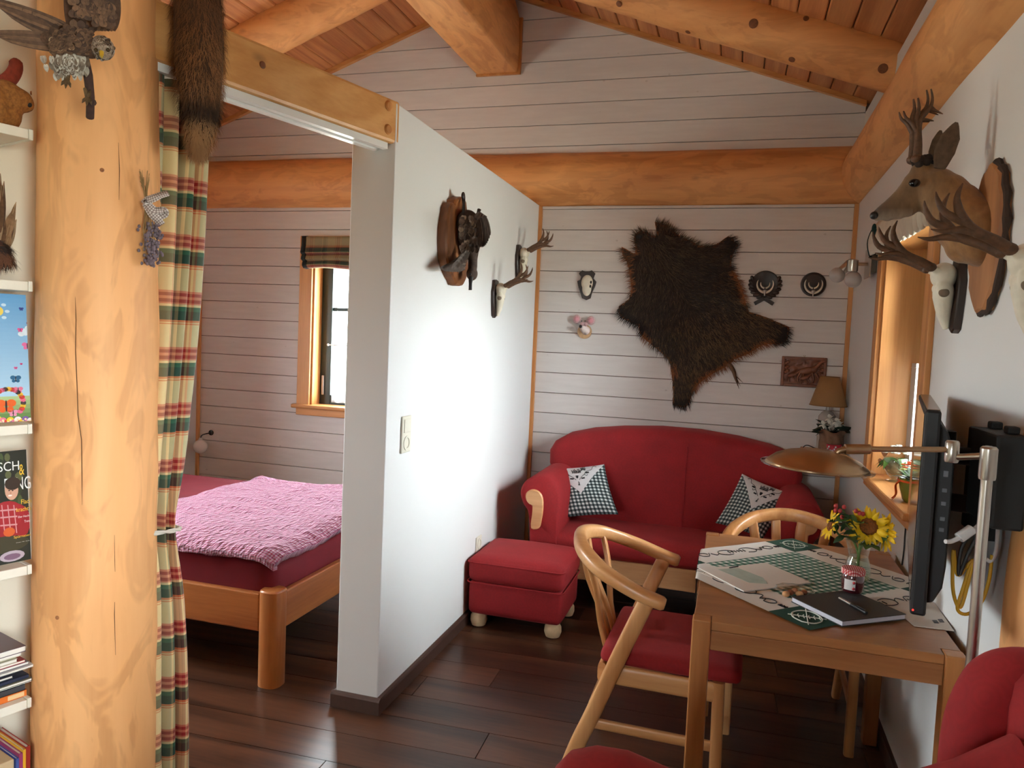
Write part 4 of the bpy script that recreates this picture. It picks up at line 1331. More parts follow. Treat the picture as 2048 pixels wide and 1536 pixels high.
# plush animal, feathers and fur on the upper shelves
pa = thing('plush_animal', 'brown plush animal with a reddish upright ear on the top shelf', 'soft toy', PS(15, 250, .07))
t_ = .08
mb = MB()
z0 = SHZ[0]
mb.ball(PS(6, 228, t_), (.042, .042, .045)); mb.ball(PS(8, 200, t_), (.05, .045, .05)); mb.ball(PS(36, 200, t_ - .01), (.034, .034, .030)); mb.ball(PS(50, 208, t_ - .015), (.022, .022, .022)); mb.ball(PS(-30, 215, t_), (.06, .05, .07))
for o in (mb,):
    for i, p in enumerate(mb.v):
        if p.z < z0 + .001: mb.v[i].z = z0 + .001
bd = remesh(mb.build('body', plain('tan_plush', S(150, 98, 46), .95, 120, .35), pa), .006, 4)
mb = MB(); mb.tube(smoothpath([PS(-4, 172, t_), PS(10, 165, t_), PS(24, 152, t_), PS(32, 135, t_), PS(31, 118, t_), PS(27, 111, t_)], 4), [.018, .02, .021, .021, .021, .02] + [.02] * 10 + [.016] * 6 + [.010, .007, .003] + [.002] * 0, 12, flat=.5) if False else None
pth = smoothpath([PS(-4, 172, t_), PS(10, 165, t_), PS(24, 152, t_), PS(32, 135, t_), PS(30, 116, t_)], 4)
mb.tube(pth, [lerp(.020, .016, i / (len(pth) - 1)) if i < len(pth) - 2 else (.011 if i == len(pth) - 2 else .004) for i in range(len(pth))], 12, flat=.55)
mb.build('ear', plain('rust_plush', S(128, 48, 30), .95, 100, .2), pa)
mb = MB(); mb.ball(PS(56, 209, t_ - .03), (.009, .009, .008)); mb.build('nose', M_BLACKM, pa)
fb = thing('feather_bunch', 'dried brown feathers standing on the second shelf', 'feathers', PS(5, 555, .09))
random.seed(44)
mb = MB()
base = PS(-12, 540, .09); base.z = SHZ[1] + .002
for i in range(26):
    x, y = random.uniform(-40, 33), random.uniform(340, 470)
    if x > 15 and y < 375: y += 40
    tip = PS(x, y, .09 + random.uniform(-.03, .03))
    rt = base.lerp(tip, .45)
    d = (tip - rt); sd = d.cross(_f).normalized(); L = d.length
    pts_ = []
    for k in range(9):
        u = k / 8; w_ = .012 * math.sin(PI * min(1, u * 1.02) ** .7) + .0008
        pts_.append((rt + d * u + sd * w_ + _f * random.uniform(-.002, .002), rt + d * u - sd * w_))
    vs = [p for ab in pts_ for p in ab]
    c = random.choice([S(120, 84, 56), S(150, 112, 78), S(96, 66, 46), S(176, 144, 110)])
    mb.add(vs, [(2 * k, 2 * k + 1, 2 * k + 3, 2 * k + 2) for k in range(8)], c)
    mb.tube([base, rt, tip], [.0012, .001, .0005], 5, col=S(190, 160, 120))
mb.build('feather_fan', vcol_mat('feather', .8, 60), fb, smooth=0)
fz = thing('fur_tuft', 'dark brown fur tail lying on the second shelf', 'fur tail', PS(0, 550, .06))
mb = MB(); cpts = [PS(-45, 500, .05), PS(-12, 490, .05), PS(6, 505, .05), PS(12, 530, .05)]
mb.tube(cpts, [.02, .024, .02, .008], 12); mb.build('tail_core', plain('dark_fur_core', S(60, 38, 28), .9), fz)
mb = MB(); pts = []
for i in range(1500):
    t = random.random() * 2.99; k = int(t); c = cpts[k].lerp(cpts[k + 1], t - k); a = random.uniform(0, 2 * PI)
    d = (cpts[k + 1] - cpts[k]).normalized(); e = V3((0, 0, 1)); e = (e - d * e.dot(d)).normalized(); g = d.cross(e)
    nr = e * math.cos(a) + g * math.sin(a)
    pts.append((c + nr * .018, nr, (d * .6 + V3((0, 0, -.5)))))
fur(mb, pts, .026, .0015, lambda p: S(40, 26, 22) if noise.noise(p * 30) < .1 else S(106, 66, 42))
o = mb.build('fur', vcol_mat('fur_hair'), fz, smooth=0); o['kind'] = 'stuff'

# ---- bird of prey mounted on the post
T0 = 2.11
bd_ = thing('mounted_hawk', 'stuffed small hawk with spread wings perched on a branch on the post', 'taxidermy', PT(182, 200, 2.18))
Q = lambda x, y, dt=0: PT(x, y, T0 + dt)
mpp = (Q(150, 80) - Q(151, 80)).length
VIEW = ray(150, 90)
M_FEATH = vcol_mat('hawk_plumage', .8, 90)
def feather(mb, a, b, w, col, bend=0.0, th=.002):
    d = b - a; sd = d.cross(VIEW).normalized(); nz = sd.cross(d).normalized()
    top, bot = [], []
    for k in range(9):
        u = k / 8
        ww = w * (math.sin(PI * min(1, .08 + .9 * u) ** .8)) ** .6 * .5 if u < 1 else .0006
        c = a + d * u + nz * (bend * math.sin(PI * u))
        top.append((c + sd * ww, c + nz * th, c - sd * ww))
    vs = [p for q3 in top for p in q3]
    fs = []
    for k in range(8):
        for j in range(2): fs.append((3 * k + j, 3 * k + j + 1, 3 * k + j + 4, 3 * k + j + 3))
    mb.add(vs, fs, col)
random.seed(55)
DK = [S(92, 66, 50), S(108, 80, 60), S(76, 54, 42), S(122, 90, 66)]
def blob(mb, x, y, dt, rx, ry, rz, ang=0.0, col=None):
    mm = Matrix((( _r.x, _u.x, -_f.x), (_r.y, _u.y, -_f.y), (_r.z, _u.z, -_f.z))) @ Matrix.Rotation(ang, 3, 'Z')
    mb.ball(Q(x, y, dt), (rx * mpp, ry * mpp, rz * mpp), mm, 18, 12, col)
mb = MB()
blob(mb, 148, 82, 0, 52, 30, 34, -.45); blob(mb, 178, 95, -.01, 28, 24, 28); blob(mb, 132, 118, .0, 26, 24, 26); blob(mb, 112, 80, .01, 40, 22, 24, -.15)
body = remesh(mb.build('body', plain('hawk_dark', S(92, 66, 50), .85, 160, .45), bd_), .005, 4)
mb = MB()
for i in range(150):   # pale barred breast plumage
    x, y = random.gauss(138, 17), random.gauss(126, 12)
    a = Q(x, y - 4, -.045 + abs(x - 138) * .0006 + abs(y - 124) * .0008); b = Q(x + random.uniform(-2, 5), y + 12, -.04 + abs(y - 120) * .001)
    feather(mb, a, b, .010, random.choice([S(196, 186, 172), S(214, 206, 194), S(150, 134, 118), S(120, 100, 84)]))
mb.build('breast_plumage', M_FEATH, bd_, smooth=0)
mb = MB()
for i in range(170):   # dark back
    x, y = random.uniform(108, 190), random.uniform(52, 106)
    a = Q(x, y, -.055 + ((x - 150) / 50) ** 2 * .03 + ((y - 80) / 30) ** 2 * .025); b = Q(x - 12, y + 3, -.052 + ((x - 160) / 50) ** 2 * .03 + ((y - 80) / 30) ** 2 * .025)
    feather(mb, a, b, .013, random.choice(DK + [S(190, 160, 124)] if i % 12 == 0 else DK))
mb.build('back_plumage', M_FEATH, bd_, smooth=0)
mb = MB()              # raised wing, leaving the picture at the top
for i in range(13):
    u = i / 12
    a = Q(lerp(146, 222, u), lerp(62, 60, u), -.03 + .03 * u); b = Q(lerp(138, 232, u) + 6 * math.sin(u * 9), lerp(-58, -20, u * u), .02 + .01 * math.sin(i * 2.4))
    feather(mb, a, b, .030, DK[i % 4], .012)
for i in range(60):
    u = random.random(); y = random.uniform(4, 58)
    x = lerp(142, 232 - abs(y - 36) * .35, u)
    feather(mb, Q(x, y, -.045 + random.uniform(0, .004)), Q(x - 1, y - 16, -.042), .016, random.choice(DK + [S(176, 140, 104)] if i % 9 == 0 else DK))
mb.build('wing', M_FEATH, bd_, smooth=0)
mb = MB()              # far wing stretched to the left
for i in range(11):
    u = i / 10
    feather(mb, Q(lerp(142, 120, u), lerp(58, 74, u), -.01), Q(lerp(-30, 20, u * .8), lerp(-6, 24, u), .015 + .004 * (i % 3)), .026, DK[i % 4], .01)
mb.build('wing', M_FEATH, bd_, smooth=0)
mb = MB()
for i in range(8):
    u = i / 7
    feather(mb, Q(lerp(140, 130, u), lerp(78, 98, u), 0), Q(lerp(-25, 5, u), lerp(64, 78, u), .01 + .004 * (i % 3)), .022, DK[(i + 1) % 4], .006)
mb.build('tail', M_FEATH, bd_, smooth=0)
mb = MB(); blob(mb, 205, 96, -.03, 25, 27, 25, .2)
hd = mb.build('head', plain('hawk_head', S(150, 130, 112), .85, 220, .5), bd_)
mb = MB()
for i in range(110):
    a = random.uniform(0, 2 * PI); rr_ = math.sqrt(random.random()) * 23
    x, y = 205 + rr_ * math.cos(a), 94 + rr_ * math.sin(a)
    dd = -.03 - mpp * 25 * math.sqrt(max(0, 1 - (rr_ / 25) ** 2)) - .001
    top = y < 92 - (x - 205) * .3
    c = random.choice(DK) if top else random.choice([S(176, 164, 150), S(104, 84, 68), S(206, 198, 186), S(86, 68, 56)])
    feather(mb, Q(x, y, dd), Q(x + 2, y + 7, dd + .003), .006, c)
mb.build('head_plumage', M_FEATH, hd, smooth=0); 
mb = MB(); mb.tube([Q(203, 104, -.068), Q(203, 111, -.076), Q(204, 116, -.072)], [.005, .004, .001], 8); mb.build('beak', plain('beak_yellow', S(196, 160, 50), .4), bd_)
for x in (192, 216):
    mb = MB(); mb.ball(Q(x, 100, -.062), .0042); mb.build('eye', plain('amber_eye', S(60, 40, 12), .1), bd_)
for x in (134, 176):
    mb = MB()
    fx = x; fy = 160 if x < 150 else 195
    mb.tube([Q(fx - 2 if x < 150 else fx - 4, fy - 18, -.0), Q(fx, fy, -.01)], .006, 8)
    for da in (-.9, -.2, .5, 2.8):
        mb.tube([Q(fx, fy, -.01), Q(fx + 11 * math.sin(da), fy + 9 * math.cos(da), -.018), Q(fx + 15 * math.sin(da), fy + 17 * math.cos(da), -.010)], [.0042, .0036, .0008], 8)
    mb.build('foot', plain('talon_brown', S(92, 70, 44), .6, 60, .3), bd_)
mb = MB(); mb.tube([Q(170, 118, .03), Q(176, 150, .0), Q(181, 195, .0), Q(180, 235, .03)], [.009, .010, .009, .009], 10); mb.tube([Q(181, 200, .0), Q(186, 205, .07)], .008, 8)
mb.build('branch', plain('dark_branch', S(66, 44, 38), .85, 60, .3), bd_)

# ---- lavender bunch with checked bow
lv = thing('lavender_bunch', 'dried lavender bunch tied with a checked bow on the post', 'dried flowers', PT(303, 400, 2.27))
TL = 2.25
K = lambda x, y, dt=0: PT(x, y, TL + dt)
random.seed(66)
mb = MB()
for i in range(22):
    tip = K(random.uniform(278, 300), random.uniform(338, 372), random.uniform(-.02, .01)); mid = K(292 + random.uniform(-2, 3), 402, random.uniform(-.008, .008)); low = K(random.uniform(284, 318), random.uniform(450, 520), random.uniform(-.03, .015))
    mb.tube(smoothpath([tip, mid, low], 4), .0008, 5)
mb.build('stems', plain('straw', S(150, 120, 76), .8), lv)
mb = MB()
for i in range(200):
    x, y = random.gauss(303, 9), random.uniform(445, 532)
    x += (y - 480) * -.05
    mb.ball(K(x, y, random.uniform(-.03, .012)), (.004, .004, .005), None, 6, 4)
mb.build('blossoms', plain('lavender_grey', S(116, 100, 108), .9, 80, .3), lv)['kind'] = 'stuff'
def ging_mat(name, c0, c1, c2, k):
    t = NT(name)
    sx = t.n('SeparateXYZ', {0: t.n('UVMap').outputs[0]})
    a = t.math('GREATER_THAN', t.math('FRACT', t.math('MULTIPLY', sx.outputs[0], k)), 0.5)
    b = t.math('GREATER_THAN', t.math('FRACT', t.math('MULTIPLY', sx.outputs[1], k)), 0.5)
    col = t.ramp(t.math('MULTIPLY', t.math('ADD', a, b), 0.5), [(0.0, c0), (0.4, c1), (0.9, c2)], 'CONSTANT')
    fine = t.noise(t.coords(rnd=False), 600, 2)
    return t.bsdf(col, 0.8, fine, 0.15, 0.0005)
M_BOW = ging_mat('grey_gingham', S(226, 218, 212), S(172, 156, 150), S(140, 122, 116), 160)
def ribbon(mb, path, w, twist=0.0):
    path = smoothpath(path, 6); n = len(path); L = 0
    for i in range(n - 1):
        pass
    vs, uvs = [], []
    for i, p in enumerate(path):
        d = (path[min(i + 1, n - 1)] - path[max(i - 1, 0)]).normalized()
        sd = d.cross(_f); sd = (sd.normalized() * math.cos(twist * i / n) + _f * math.sin(twist * i / n)) * (w / 2)
        vs += [p + sd, p - sd]; uvs += [(0, L), (w, L)]
        if i < n - 1: L += (path[i + 1] - p).length
    mb.add(vs, [(2 * i, 2 * i + 1, 2 * i + 3, 2 * i + 2) for i in range(n - 1)], None, uvs)
mb = MB()
ribbon(mb, [K(291, 402, -.02), K(308, 396, -.035), K(322, 390, -.03), K(337, 386, -.02)], .022, .5)
ribbon(mb, [K(292, 404, -.02), K(308, 420, -.035), K(326, 420, -.03), K(329, 428, -.02), K(312, 436, -.02)], .020, .8)
ribbon(mb, [K(292, 406, -.022), K(304, 428, -.03), K(316, 440, -.026), K(324, 450, -.02)], .022, -.4)
ribbon(mb, [K(286, 398, -.012), K(291, 404, -.028), K(297, 402, -.012)], .016)
b = mb.build('bow', M_BOW, lv, smooth=60)
sm = b.modifiers.new('thick', 'SOLIDIFY'); sm.thickness = .0008

# ---- drying cracks and small knots on the log post
lpo = bpy.data.objects['log_post']
def onpost(px, py, dr=0.0):
    d = ray(px, py); dd = V3((d.x, d.y, 0)); a = dd.length_squared; f = V3((CAM.x - POST.x, CAM.y - POST.y, 0))
    z = 1.5
    for _ in range(3):
        r = .158 + (.136 - .158) * z / 3.62 + dr
        b = f.dot(dd); c = f.length_squared - r * r
        t = (-b - math.sqrt(max(0, b * b - a * c))) / a
        z = CAM.z + d.z * t
    return CAM + d * t
M_CRACK = plain('dark_crack', S(92, 56, 30), .9)
for pts_ in ([(150, 585), (152, 640), (151, 700), (154, 770), (156, 830), (163, 880), (164, 960), (164, 1010)], [(229, 1070), (230, 1150), (229, 1230), (231, 1310)], [(237, 285), (239, 340), (238, 400)]):
    mb = MB(); mb.tube([onpost(x, y, .0005) for x, y in pts_], [.0003] + [.0009] * (len(pts_) - 2) + [.0003], 6); mb.build('crack', M_CRACK, lpo)
for x, y, r_ in ((204, 340, .0055), (62, 186, .005), (115, 1235, .006)):
    mb = MB(); c = onpost(x, y, .0); n = (c - POST); n.z = 0; n.normalize()
    mb.lathe([(r_, -.002), (r_ * .9, .0015), (r_ * .45, .0022), (.0001, .001)], 14, Matrix.Translation(c) @ n.to_track_quat('Z', 'Y').to_matrix().to_4x4()); mb.build('knot', plain('knot_brown', S(150, 92, 50), .6, 100, .3), lpo)

# ================================================================== things on the walls
def inside(poly, x, y):
    c = False; n = len(poly)
    for i in range(n):
        (x0, y0), (x1, y1) = poly[i], poly[i - 1]
        if (y0 > y) != (y1 > y) and x < (x1 - x0) * (y - y0) / (y1 - y0) + x0: c = not c
    return c
def edist(poly, x, y):
    b = 9
    for i in range(len(poly)):
        (x0, y0), (x1, y1) = poly[i], poly[i - 1]
        dx, dy = x1 - x0, y1 - y0
        t = max(0, min(1, ((x - x0) * dx + (y - y0) * dy) / (dx * dx + dy * dy + 1e-12)))
        b = min(b, math.hypot(x - x0 - t * dx, y - y0 - t * dy))
    return b
# ---- boar hide
HP = [(310, 240), (350, 210), (400, 225), (440, 250), (465, 245), (460, 210), (450, 150), (490, 160), (540, 180), (580, 215), (640, 260), (700, 280), (760, 315), (830, 320), (870, 315), (910, 290), (940, 265), (965, 250), (1000, 265), (1010, 290), (1035, 310), (1010, 350), (990, 400), (985, 450), (1000, 500), (1040, 560), (1070, 640), (1085, 710), (1110, 780), (1180, 800), (1260, 830), (1330, 860), (1390, 885), (1395, 910), (1380, 970), (1350, 1000), (1320, 1008), (1250, 1005), (1190, 1020), (1130, 1060), (1080, 1085), (1010, 1110), (985, 1140), (940, 1170), (880, 1200), (830, 1230), (780, 1265), (750, 1295), (725, 1330), (700, 1390), (690, 1430), (660, 1450), (620, 1445), (575, 1430), (580, 1350), (575, 1270), (565, 1200), (560, 1150), (545, 1110), (500, 1070), (440, 1020), (380, 970), (345, 930), (335, 880), (270, 850), (215, 820), (195, 780), (200, 740), (240, 715), (270, 690), (290, 620), (280, 560), (270, 480), (255, 430), (225, 385), (218, 325), (250, 340), (290, 365), (315, 375), (315, 330), (305, 270)]
def HQ(zx, zy, Y=YB - .02):
    return PY(1180 + zx / 3.491, 400 + zy / 3.491, Y)
hp = [(HQ(*p).x, HQ(*p).z) for p in HP]
c_ = HQ(700, 750)
bh = thing('boar_hide', 'large dark brown wild boar hide spread on the board wall', 'animal hide', (c_.x, YB, c_.z))
mb = MB(); mb.prism(hp, MXZ, YB - .001, YB - .008)
mb.build('skin', plain('tan_hide_edge', S(150, 88, 48), .8, 40, .25), bh, smooth=0)
mb = MB()
cell = .014
xs = [p[0] for p in hp]; zs = [p[1] for p in hp]
gi = {}; gv = []; gf = []
nx_ = int((max(xs) - min(xs)) / cell) + 2; nz_ = int((max(zs) - min(zs)) / cell) + 2
def gvtx(i, j):
    if (i, j) in gi: return gi[(i, j)]
    x, z = min(xs) + i * cell, min(zs) + j * cell
    d = edist(hp, x, z) if inside(hp, x, z) else -1
    h = .010 + .028 * (1 - math.exp(-max(0, d) / .05)) + noise.noise(V3((x * 9, z * 9, 0))) * .006 if d > 0 else None
    gi[(i, j)] = (len(gv), d) if h else (None, d)
    if h: gv.append(V3((x, YB - h, z)))
    return gi[(i, j)]
for i in range(nx_):
    for j in range(nz_):
        q4 = [gvtx(i, j), gvtx(i + 1, j), gvtx(i + 1, j + 1), gvtx(i, j + 1)]
        if all(a[0] is not None for a in q4): gf.append(tuple(a[0] for a in q4))
mb.add(gv, gf)
mb.build('pelt', plain('boar_underfur', S(46, 32, 24), .9, 60, .4), bh, smooth=80)
h0, h1 = HQ(400, 300), HQ(950, 1180)
def hidecol(p):
    # p on the pelt: dark bristles, greyer head, browner rump, rusty margins
    u = ((p.x - h0.x) * (h1.x - h0.x) + (p.z - h0.z) * (h1.z - h0.z)) / ((h1.x - h0.x) ** 2 + (h1.z - h0.z) ** 2)
    u += random.gauss(0, .13)
    d = edist(hp, p.x, p.z)
    k = random.uniform(.65, 1.35)
    c = S(44, 31, 24)
    n_ = noise.noise(p * 7)
    if u < .3: c = S(84, 66, 48) if random.random() < .55 else S(50, 36, 28)
    elif u > .6: c = S(100, 74, 48) if random.random() < .5 + n_ * .4 else S(58, 42, 30)
    else: c = S(66, 48, 36) if random.random() < .25 + n_ * .3 else S(38, 27, 22)
    if d < .04 and u > .08:
        lim = noise.noise(V3((p.x * 4, p.z * 4, 5)))
        if lim > .02: c = S(140, 84, 46)
    tip = min(edist([(hp[a][0], hp[a][1]) for a in ix], p.x, p.z) for ix in ((16, 17, 18, 19, 20), (32, 33, 34, 35, 36), (50, 51, 52, 53), (63, 64, 65, 66)))
    if tip < .05: c = S(30, 22, 18)
    return tuple(x * k for x in c[:3]) + (1,)
random.seed(77)
pts = []
lay0 = V3((h1.x - h0.x, 0, h1.z - h0.z)).normalized()
while len(pts) < 15000:
    x, z = random.uniform(min(xs), max(xs)), random.uniform(min(zs), max(zs))
    if not inside(hp, x, z): continue
    d = edist(hp, x, z)
    h = .008 + .028 * (1 - math.exp(-d / .05))
    out_ = V3((x - c_.x, 0, z - c_.z)).normalized()
    pts.append((V3((x, YB - h, z)), V3((0, -1, 0)), (lay0 * (.8 if d > .04 else .45) + out_ * .55).normalized()))
mb = MB(); fur(mb, pts, .046, .0022, hidecol, .5)
for p in mb.v: p.y = min(p.y, YB - .0015)
o = mb.build('fur', vcol_mat('fur_hair'), bh, smooth=0); o['kind'] = 'stuff'
mb = MB(); mb.tube(smoothpath([HQ(965, 1140), HQ(1000, 1190), HQ(1015, 1240), HQ(1028, 1275)], 4), [.016 - .0009 * i for i in range(13)], 10)
for a in ((1040, 1318), (1050, 1300), (1068, 1275), (1030, 1300)):
    mb.tube([HQ(1012, 1225), HQ(*a)], [.004, .0006], 6)
mb.build('tail', plain('boar_tail', S(96, 66, 44), .85, 50, .3), bh)
mb = MB(); mb.ball(HQ(345, 255, YB - .03), (.018, .014, .014)); mb.ball(HQ(335, 250, YB - .035), (.009, .01, .009)); mb.build('snout', plain('boar_snout', S(34, 26, 24), .6), bh)

# ---- small plaques on the board wall
WQ = lambda zx, zy, Y=YB: PY(1040 + zx / 5.12, 380 + zy / 5.12, Y)
M_DKWOOD = plain('black_brown_stained_wood', S(44, 30, 24), .4, 40, .2)
M_BONE = plain('bleached_bone', S(228, 220, 200), .55, 40, .08)
sp = thing('skull_shield', 'dark shield plaque with a small white skull above the mouse', 'trophy', WQ(688, 975))
SH = [(640, 825), (670, 835), (715, 835), (740, 825), (772, 858), (752, 905), (783, 940), (770, 985), (740, 1050), (722, 1110), (682, 1128), (640, 1110), (625, 1060), (605, 1000), (592, 935), (622, 920), (630, 890), (608, 858)]
mb = MB(); mb.prism([(WQ(*p).x, WQ(*p).z) for p in SH], MXZ, YB - .001, YB - .018, .003); mb.build('shield', M_DKWOOD, sp, smooth=30)
zp = (WQ(700, 900) - WQ(701, 900)).length
c = WQ(686, 970, YB - .03)
mb = MB(); mb.ball(c + V3((0, 0, .012)), (60 * zp, .022, 80 * zp)); mb.ball(c - V3((0, 0, .022)), (48 * zp, .018, 80 * zp)); mb.ball(c - V3((0, 0, .050)), (28 * zp, .014, 34 * zp))
remesh(mb.build('skull', M_BONE, sp), .003, 4)
for x, y in ((726, 945), (720, 985)):
    mb = MB(); mb.ball(WQ(x, y, YB - .042), (10 * zp, .008, 16 * zp)); mb.build('eye_socket', M_BLACKM, sp)
ms = thing('plush_mouse_trophy', 'white plush mouse head with pink ears on a wooden disc', 'soft toy', WQ(660, 1400))
c = WQ(663, 1450)
mb = MB(); mb.lathe([(72 * zp, 0), (74 * zp, .006), (72 * zp, .014), (62 * zp, .015), (.0001, .015)], 28, Matrix.Translation(c) @ Matrix.Rotation(PI / 2, 4, 'X')); mb.build('wood_disc', plain('birch_slice', S(196, 160, 120), .6, 60, .15), ms)
mb = MB(); mb.tube([WQ(675, 1440, YB - .012), WQ(655, 1425, YB - .045), WQ(632, 1402, YB - .075)], [.030, .022, .010], 16); mb.ball(WQ(655, 1420, YB - .035), (.026, .022, .024))
remesh(mb.build('head', plain('white_plush', S(226, 212, 206), .95, 120, .12), ms), .003, 4)
for x, y in ((582, 1322), (726, 1337)):
    mb = MB(); mb.ball(WQ(x, y, YB - .03), (43 * zp, .010, 45 * zp)); e = mb.build('ear', plain('pink_plush', S(196, 160, 160), .95, 120, .15), ms)
    mb = MB(); mb.ball(WQ(x, y, YB - .037), (26 * zp, .006, 27 * zp)); mb.build('inner_ear', plain('rose_plush', S(214, 150, 158), .95), e)
mb = MB(); mb.ball(WQ(620, 1397, YB - .084), .0105); mb.build('nose', M_BLACK, ms)
for x in (618, 655):
    mb = MB(); mb.ball(WQ(x + 12, 1342, YB - .05), .004); mb.build('eye', M_BLACK, ms)
for x in (672, 640): 
    mb = MB(); mb.ball(WQ(x, 1372, YB - .045), (.016, .012, .014)); mb.build('tuft', plain('pink_plush', S(196, 160, 160), .95), ms)
VQ = lambda zx, zy, Y=YB: PY(1440 + zx / 5.12, 380 + zy / 5.12, Y)
def tusks(parent, c, r0, y):
    for s in (-1, 1):
        for rr_, w_, a1, zo in ((r0, .011, 2.0, 0), (r0 * .56, .008, 1.75, .004)):
            path = []; rad = []
            for k in range(12):
                u = k / 11; a = -PI / 2 + s * (.12 + a1 * u)
                path.append(V3((c.x + rr_ * math.cos(a), y, c.z + zo + rr_ * math.sin(a) * 1.05))); rad.append(w_ * (1 - u) ** .55 * .62 + .0006)
            mb = MB(); mb.tube(path, rad, 10); mb.build('tusk', M_BONE, parent)
    mb = MB(); mb.tube([V3((c.x, y - .004, c.z - r0 * 1.5)), V3((c.x, y - .006, c.z - r0 * .8))], [.003, .008], 8); mb.ball(V3((c.x, y - .004, c.z - r0 * .9)), (.014, .008, .010)); mb.build('silver_clasp', plain('aged_silver', S(180, 176, 166), .35, Metallic=.9), parent)
tp = thing('tusk_plaque', 'round boar tusk plaque with carved oak leaves beside the hide', 'trophy', VQ(462, 980))
c = VQ(462, 965)
RY = Matrix.Rotation(PI / 2, 4, 'X')
mb = MB(); mb.lathe([(.080, 0), (.080, .010), (.074, .018), (.068, .0185), (.062, .015), (.0001, .015)], 40, Matrix.Translation(c) @ RY); mb.build('disc', M_DKWOOD, tp)
mb = MB()
for s in (-1, 1):
    for k in range(7):
        a = -PI / 2 + s * (.35 + k * .27); q0 = V3((c.x + .080 * math.cos(a), YB - .012, c.z + .080 * math.sin(a)))
        mb.ball(q0, (.020, .010, .012), Matrix.Rotation(-(a + s * .7), 3, 'Y'), 10, 6)
for s in (-1, 1):
    d = Matrix.Rotation(s * .55, 3, 'Y'); mb.cbox((c.x + s * .028, YB - .010, c.z - .102), (.06, .018, .022), d.to_4x4())
mb.build('oak_leaves', M_DKWOOD, tp, smooth=50)
tusks(tp, c - V3((0, 0, .002)), .046, YB - .024)
tq = thing('tusk_plaque', 'plain round boar tusk plaque near the window corner', 'trophy', VQ(955, 968))
c = VQ(955, 968)
mb = MB(); mb.lathe([(.070, 0), (.071, .008), (.069, .017), (.062, .018), (.058, .014), (.0001, .014)], 40, Matrix.Translation(c) @ RY); mb.build('disc', M_DKWOOD, tq)
tusks(tq, c, .048, YB - .022)
# ---- carved relief
rl = thing('carved_relief', 'small carved brown relief picture of a hunting scene', 'relief', PY(1607, 745, YB))
a, b = PY(1564, 712, YB), PY(1650, 776, YB)
M_RELIEF = plain('antique_bronze_brown', S(116, 66, 42), .36, 30, .25)
fw = .016
for lo, hi in (((a.x, YB - .022, b.z), (a.x + fw, YB - .001, a.z)), ((b.x - fw, YB - .022, b.z), (b.x, YB - .001, a.z)), ((a.x + fw, YB - .022, a.z - fw), (b.x - fw, YB - .001, a.z)), ((a.x + fw, YB - .022, b.z), (b.x - fw, YB - .001, b.z + fw))):
    MB().box(lo, hi).build('frame_bar', M_RELIEF, rl, smooth=0, bevel=.003)
mb = MB(); mb.grid(lambda u, v: V3((lerp(a.x + fw, b.x - fw, u), YB - .008 - .006 * (.5 + noise.noise(V3((u * 6, v * 5, 3)))) - .003 * noise.noise(V3((u * 17, v * 14, 8))), lerp(b.z + fw, a.z - fw, v))), 40, 30)
mb.build('ground', M_RELIEF, rl, smooth=70)
W2, H2 = b.x - a.x, a.z - b.z
def RP(u, v, y=.018): return V3((a.x + W2 * u, YB - y, b.z + H2 * v))
def beast(u, v, s, nm, up=1):
    mb = MB()
    mb.ball(RP(u, v), (.036 * s, .010, .016 * s), Matrix.Rotation(-.25 * up, 3, 'Y')); mb.ball(RP(u + .10 * s, v + .03 * s), (.016 * s, .009, .014 * s))
    mb.tube([RP(u + .12 * s, v + .06 * s), RP(u + .2 * s, v + .2 * s), RP(u + .25 * s, v + .24 * s)], [.010 * s, .007 * s, .006 * s], 8); mb.ball(RP(u + .26 * s, v + .25 * s), (.013 * s, .007, .008 * s))
    for dx in (-.13, -.06, .09, .15): mb.tube([RP(u + dx * s * .9, v - .05 * s), RP(u + dx * s * 1.25, v - .2 * s), RP(u + dx * s * 1.1, v - .3 * s)], [.006 * s, .004 * s, .003 * s], 6)
    mb.build(nm, M_RELIEF, rl, smooth=60)
beast(.58, .55, 1.35, 'carved_stag'); beast(.25, .38, .75, 'carved_hound'); beast(.52, .3, .7, 'carved_hound')
mb = MB()
for x, y in ((.88, .55), (.1, .62), (.9, .2)):
    for k in range(9): mb.ball(RP(x + .05 * math.sin(k * 2.1), y + .05 * k - .15, .014), (.012, .008, .010), None, 8, 6)
mb.build('carved_trees', M_RELIEF, rl, smooth=60)
mb = MB(); mb.tube([V3(((a.x + b.x) / 2, YB - .012, a.z - .002)), V3(((a.x + b.x) / 2 + .006, YB - .012, a.z + .01)), V3(((a.x + b.x) / 2 - .006, YB - .012, a.z + .01)), V3(((a.x + b.x) / 2, YB - .012, a.z - .002))], .0015, 6); mb.build('hanger', M_BRASS, rl)

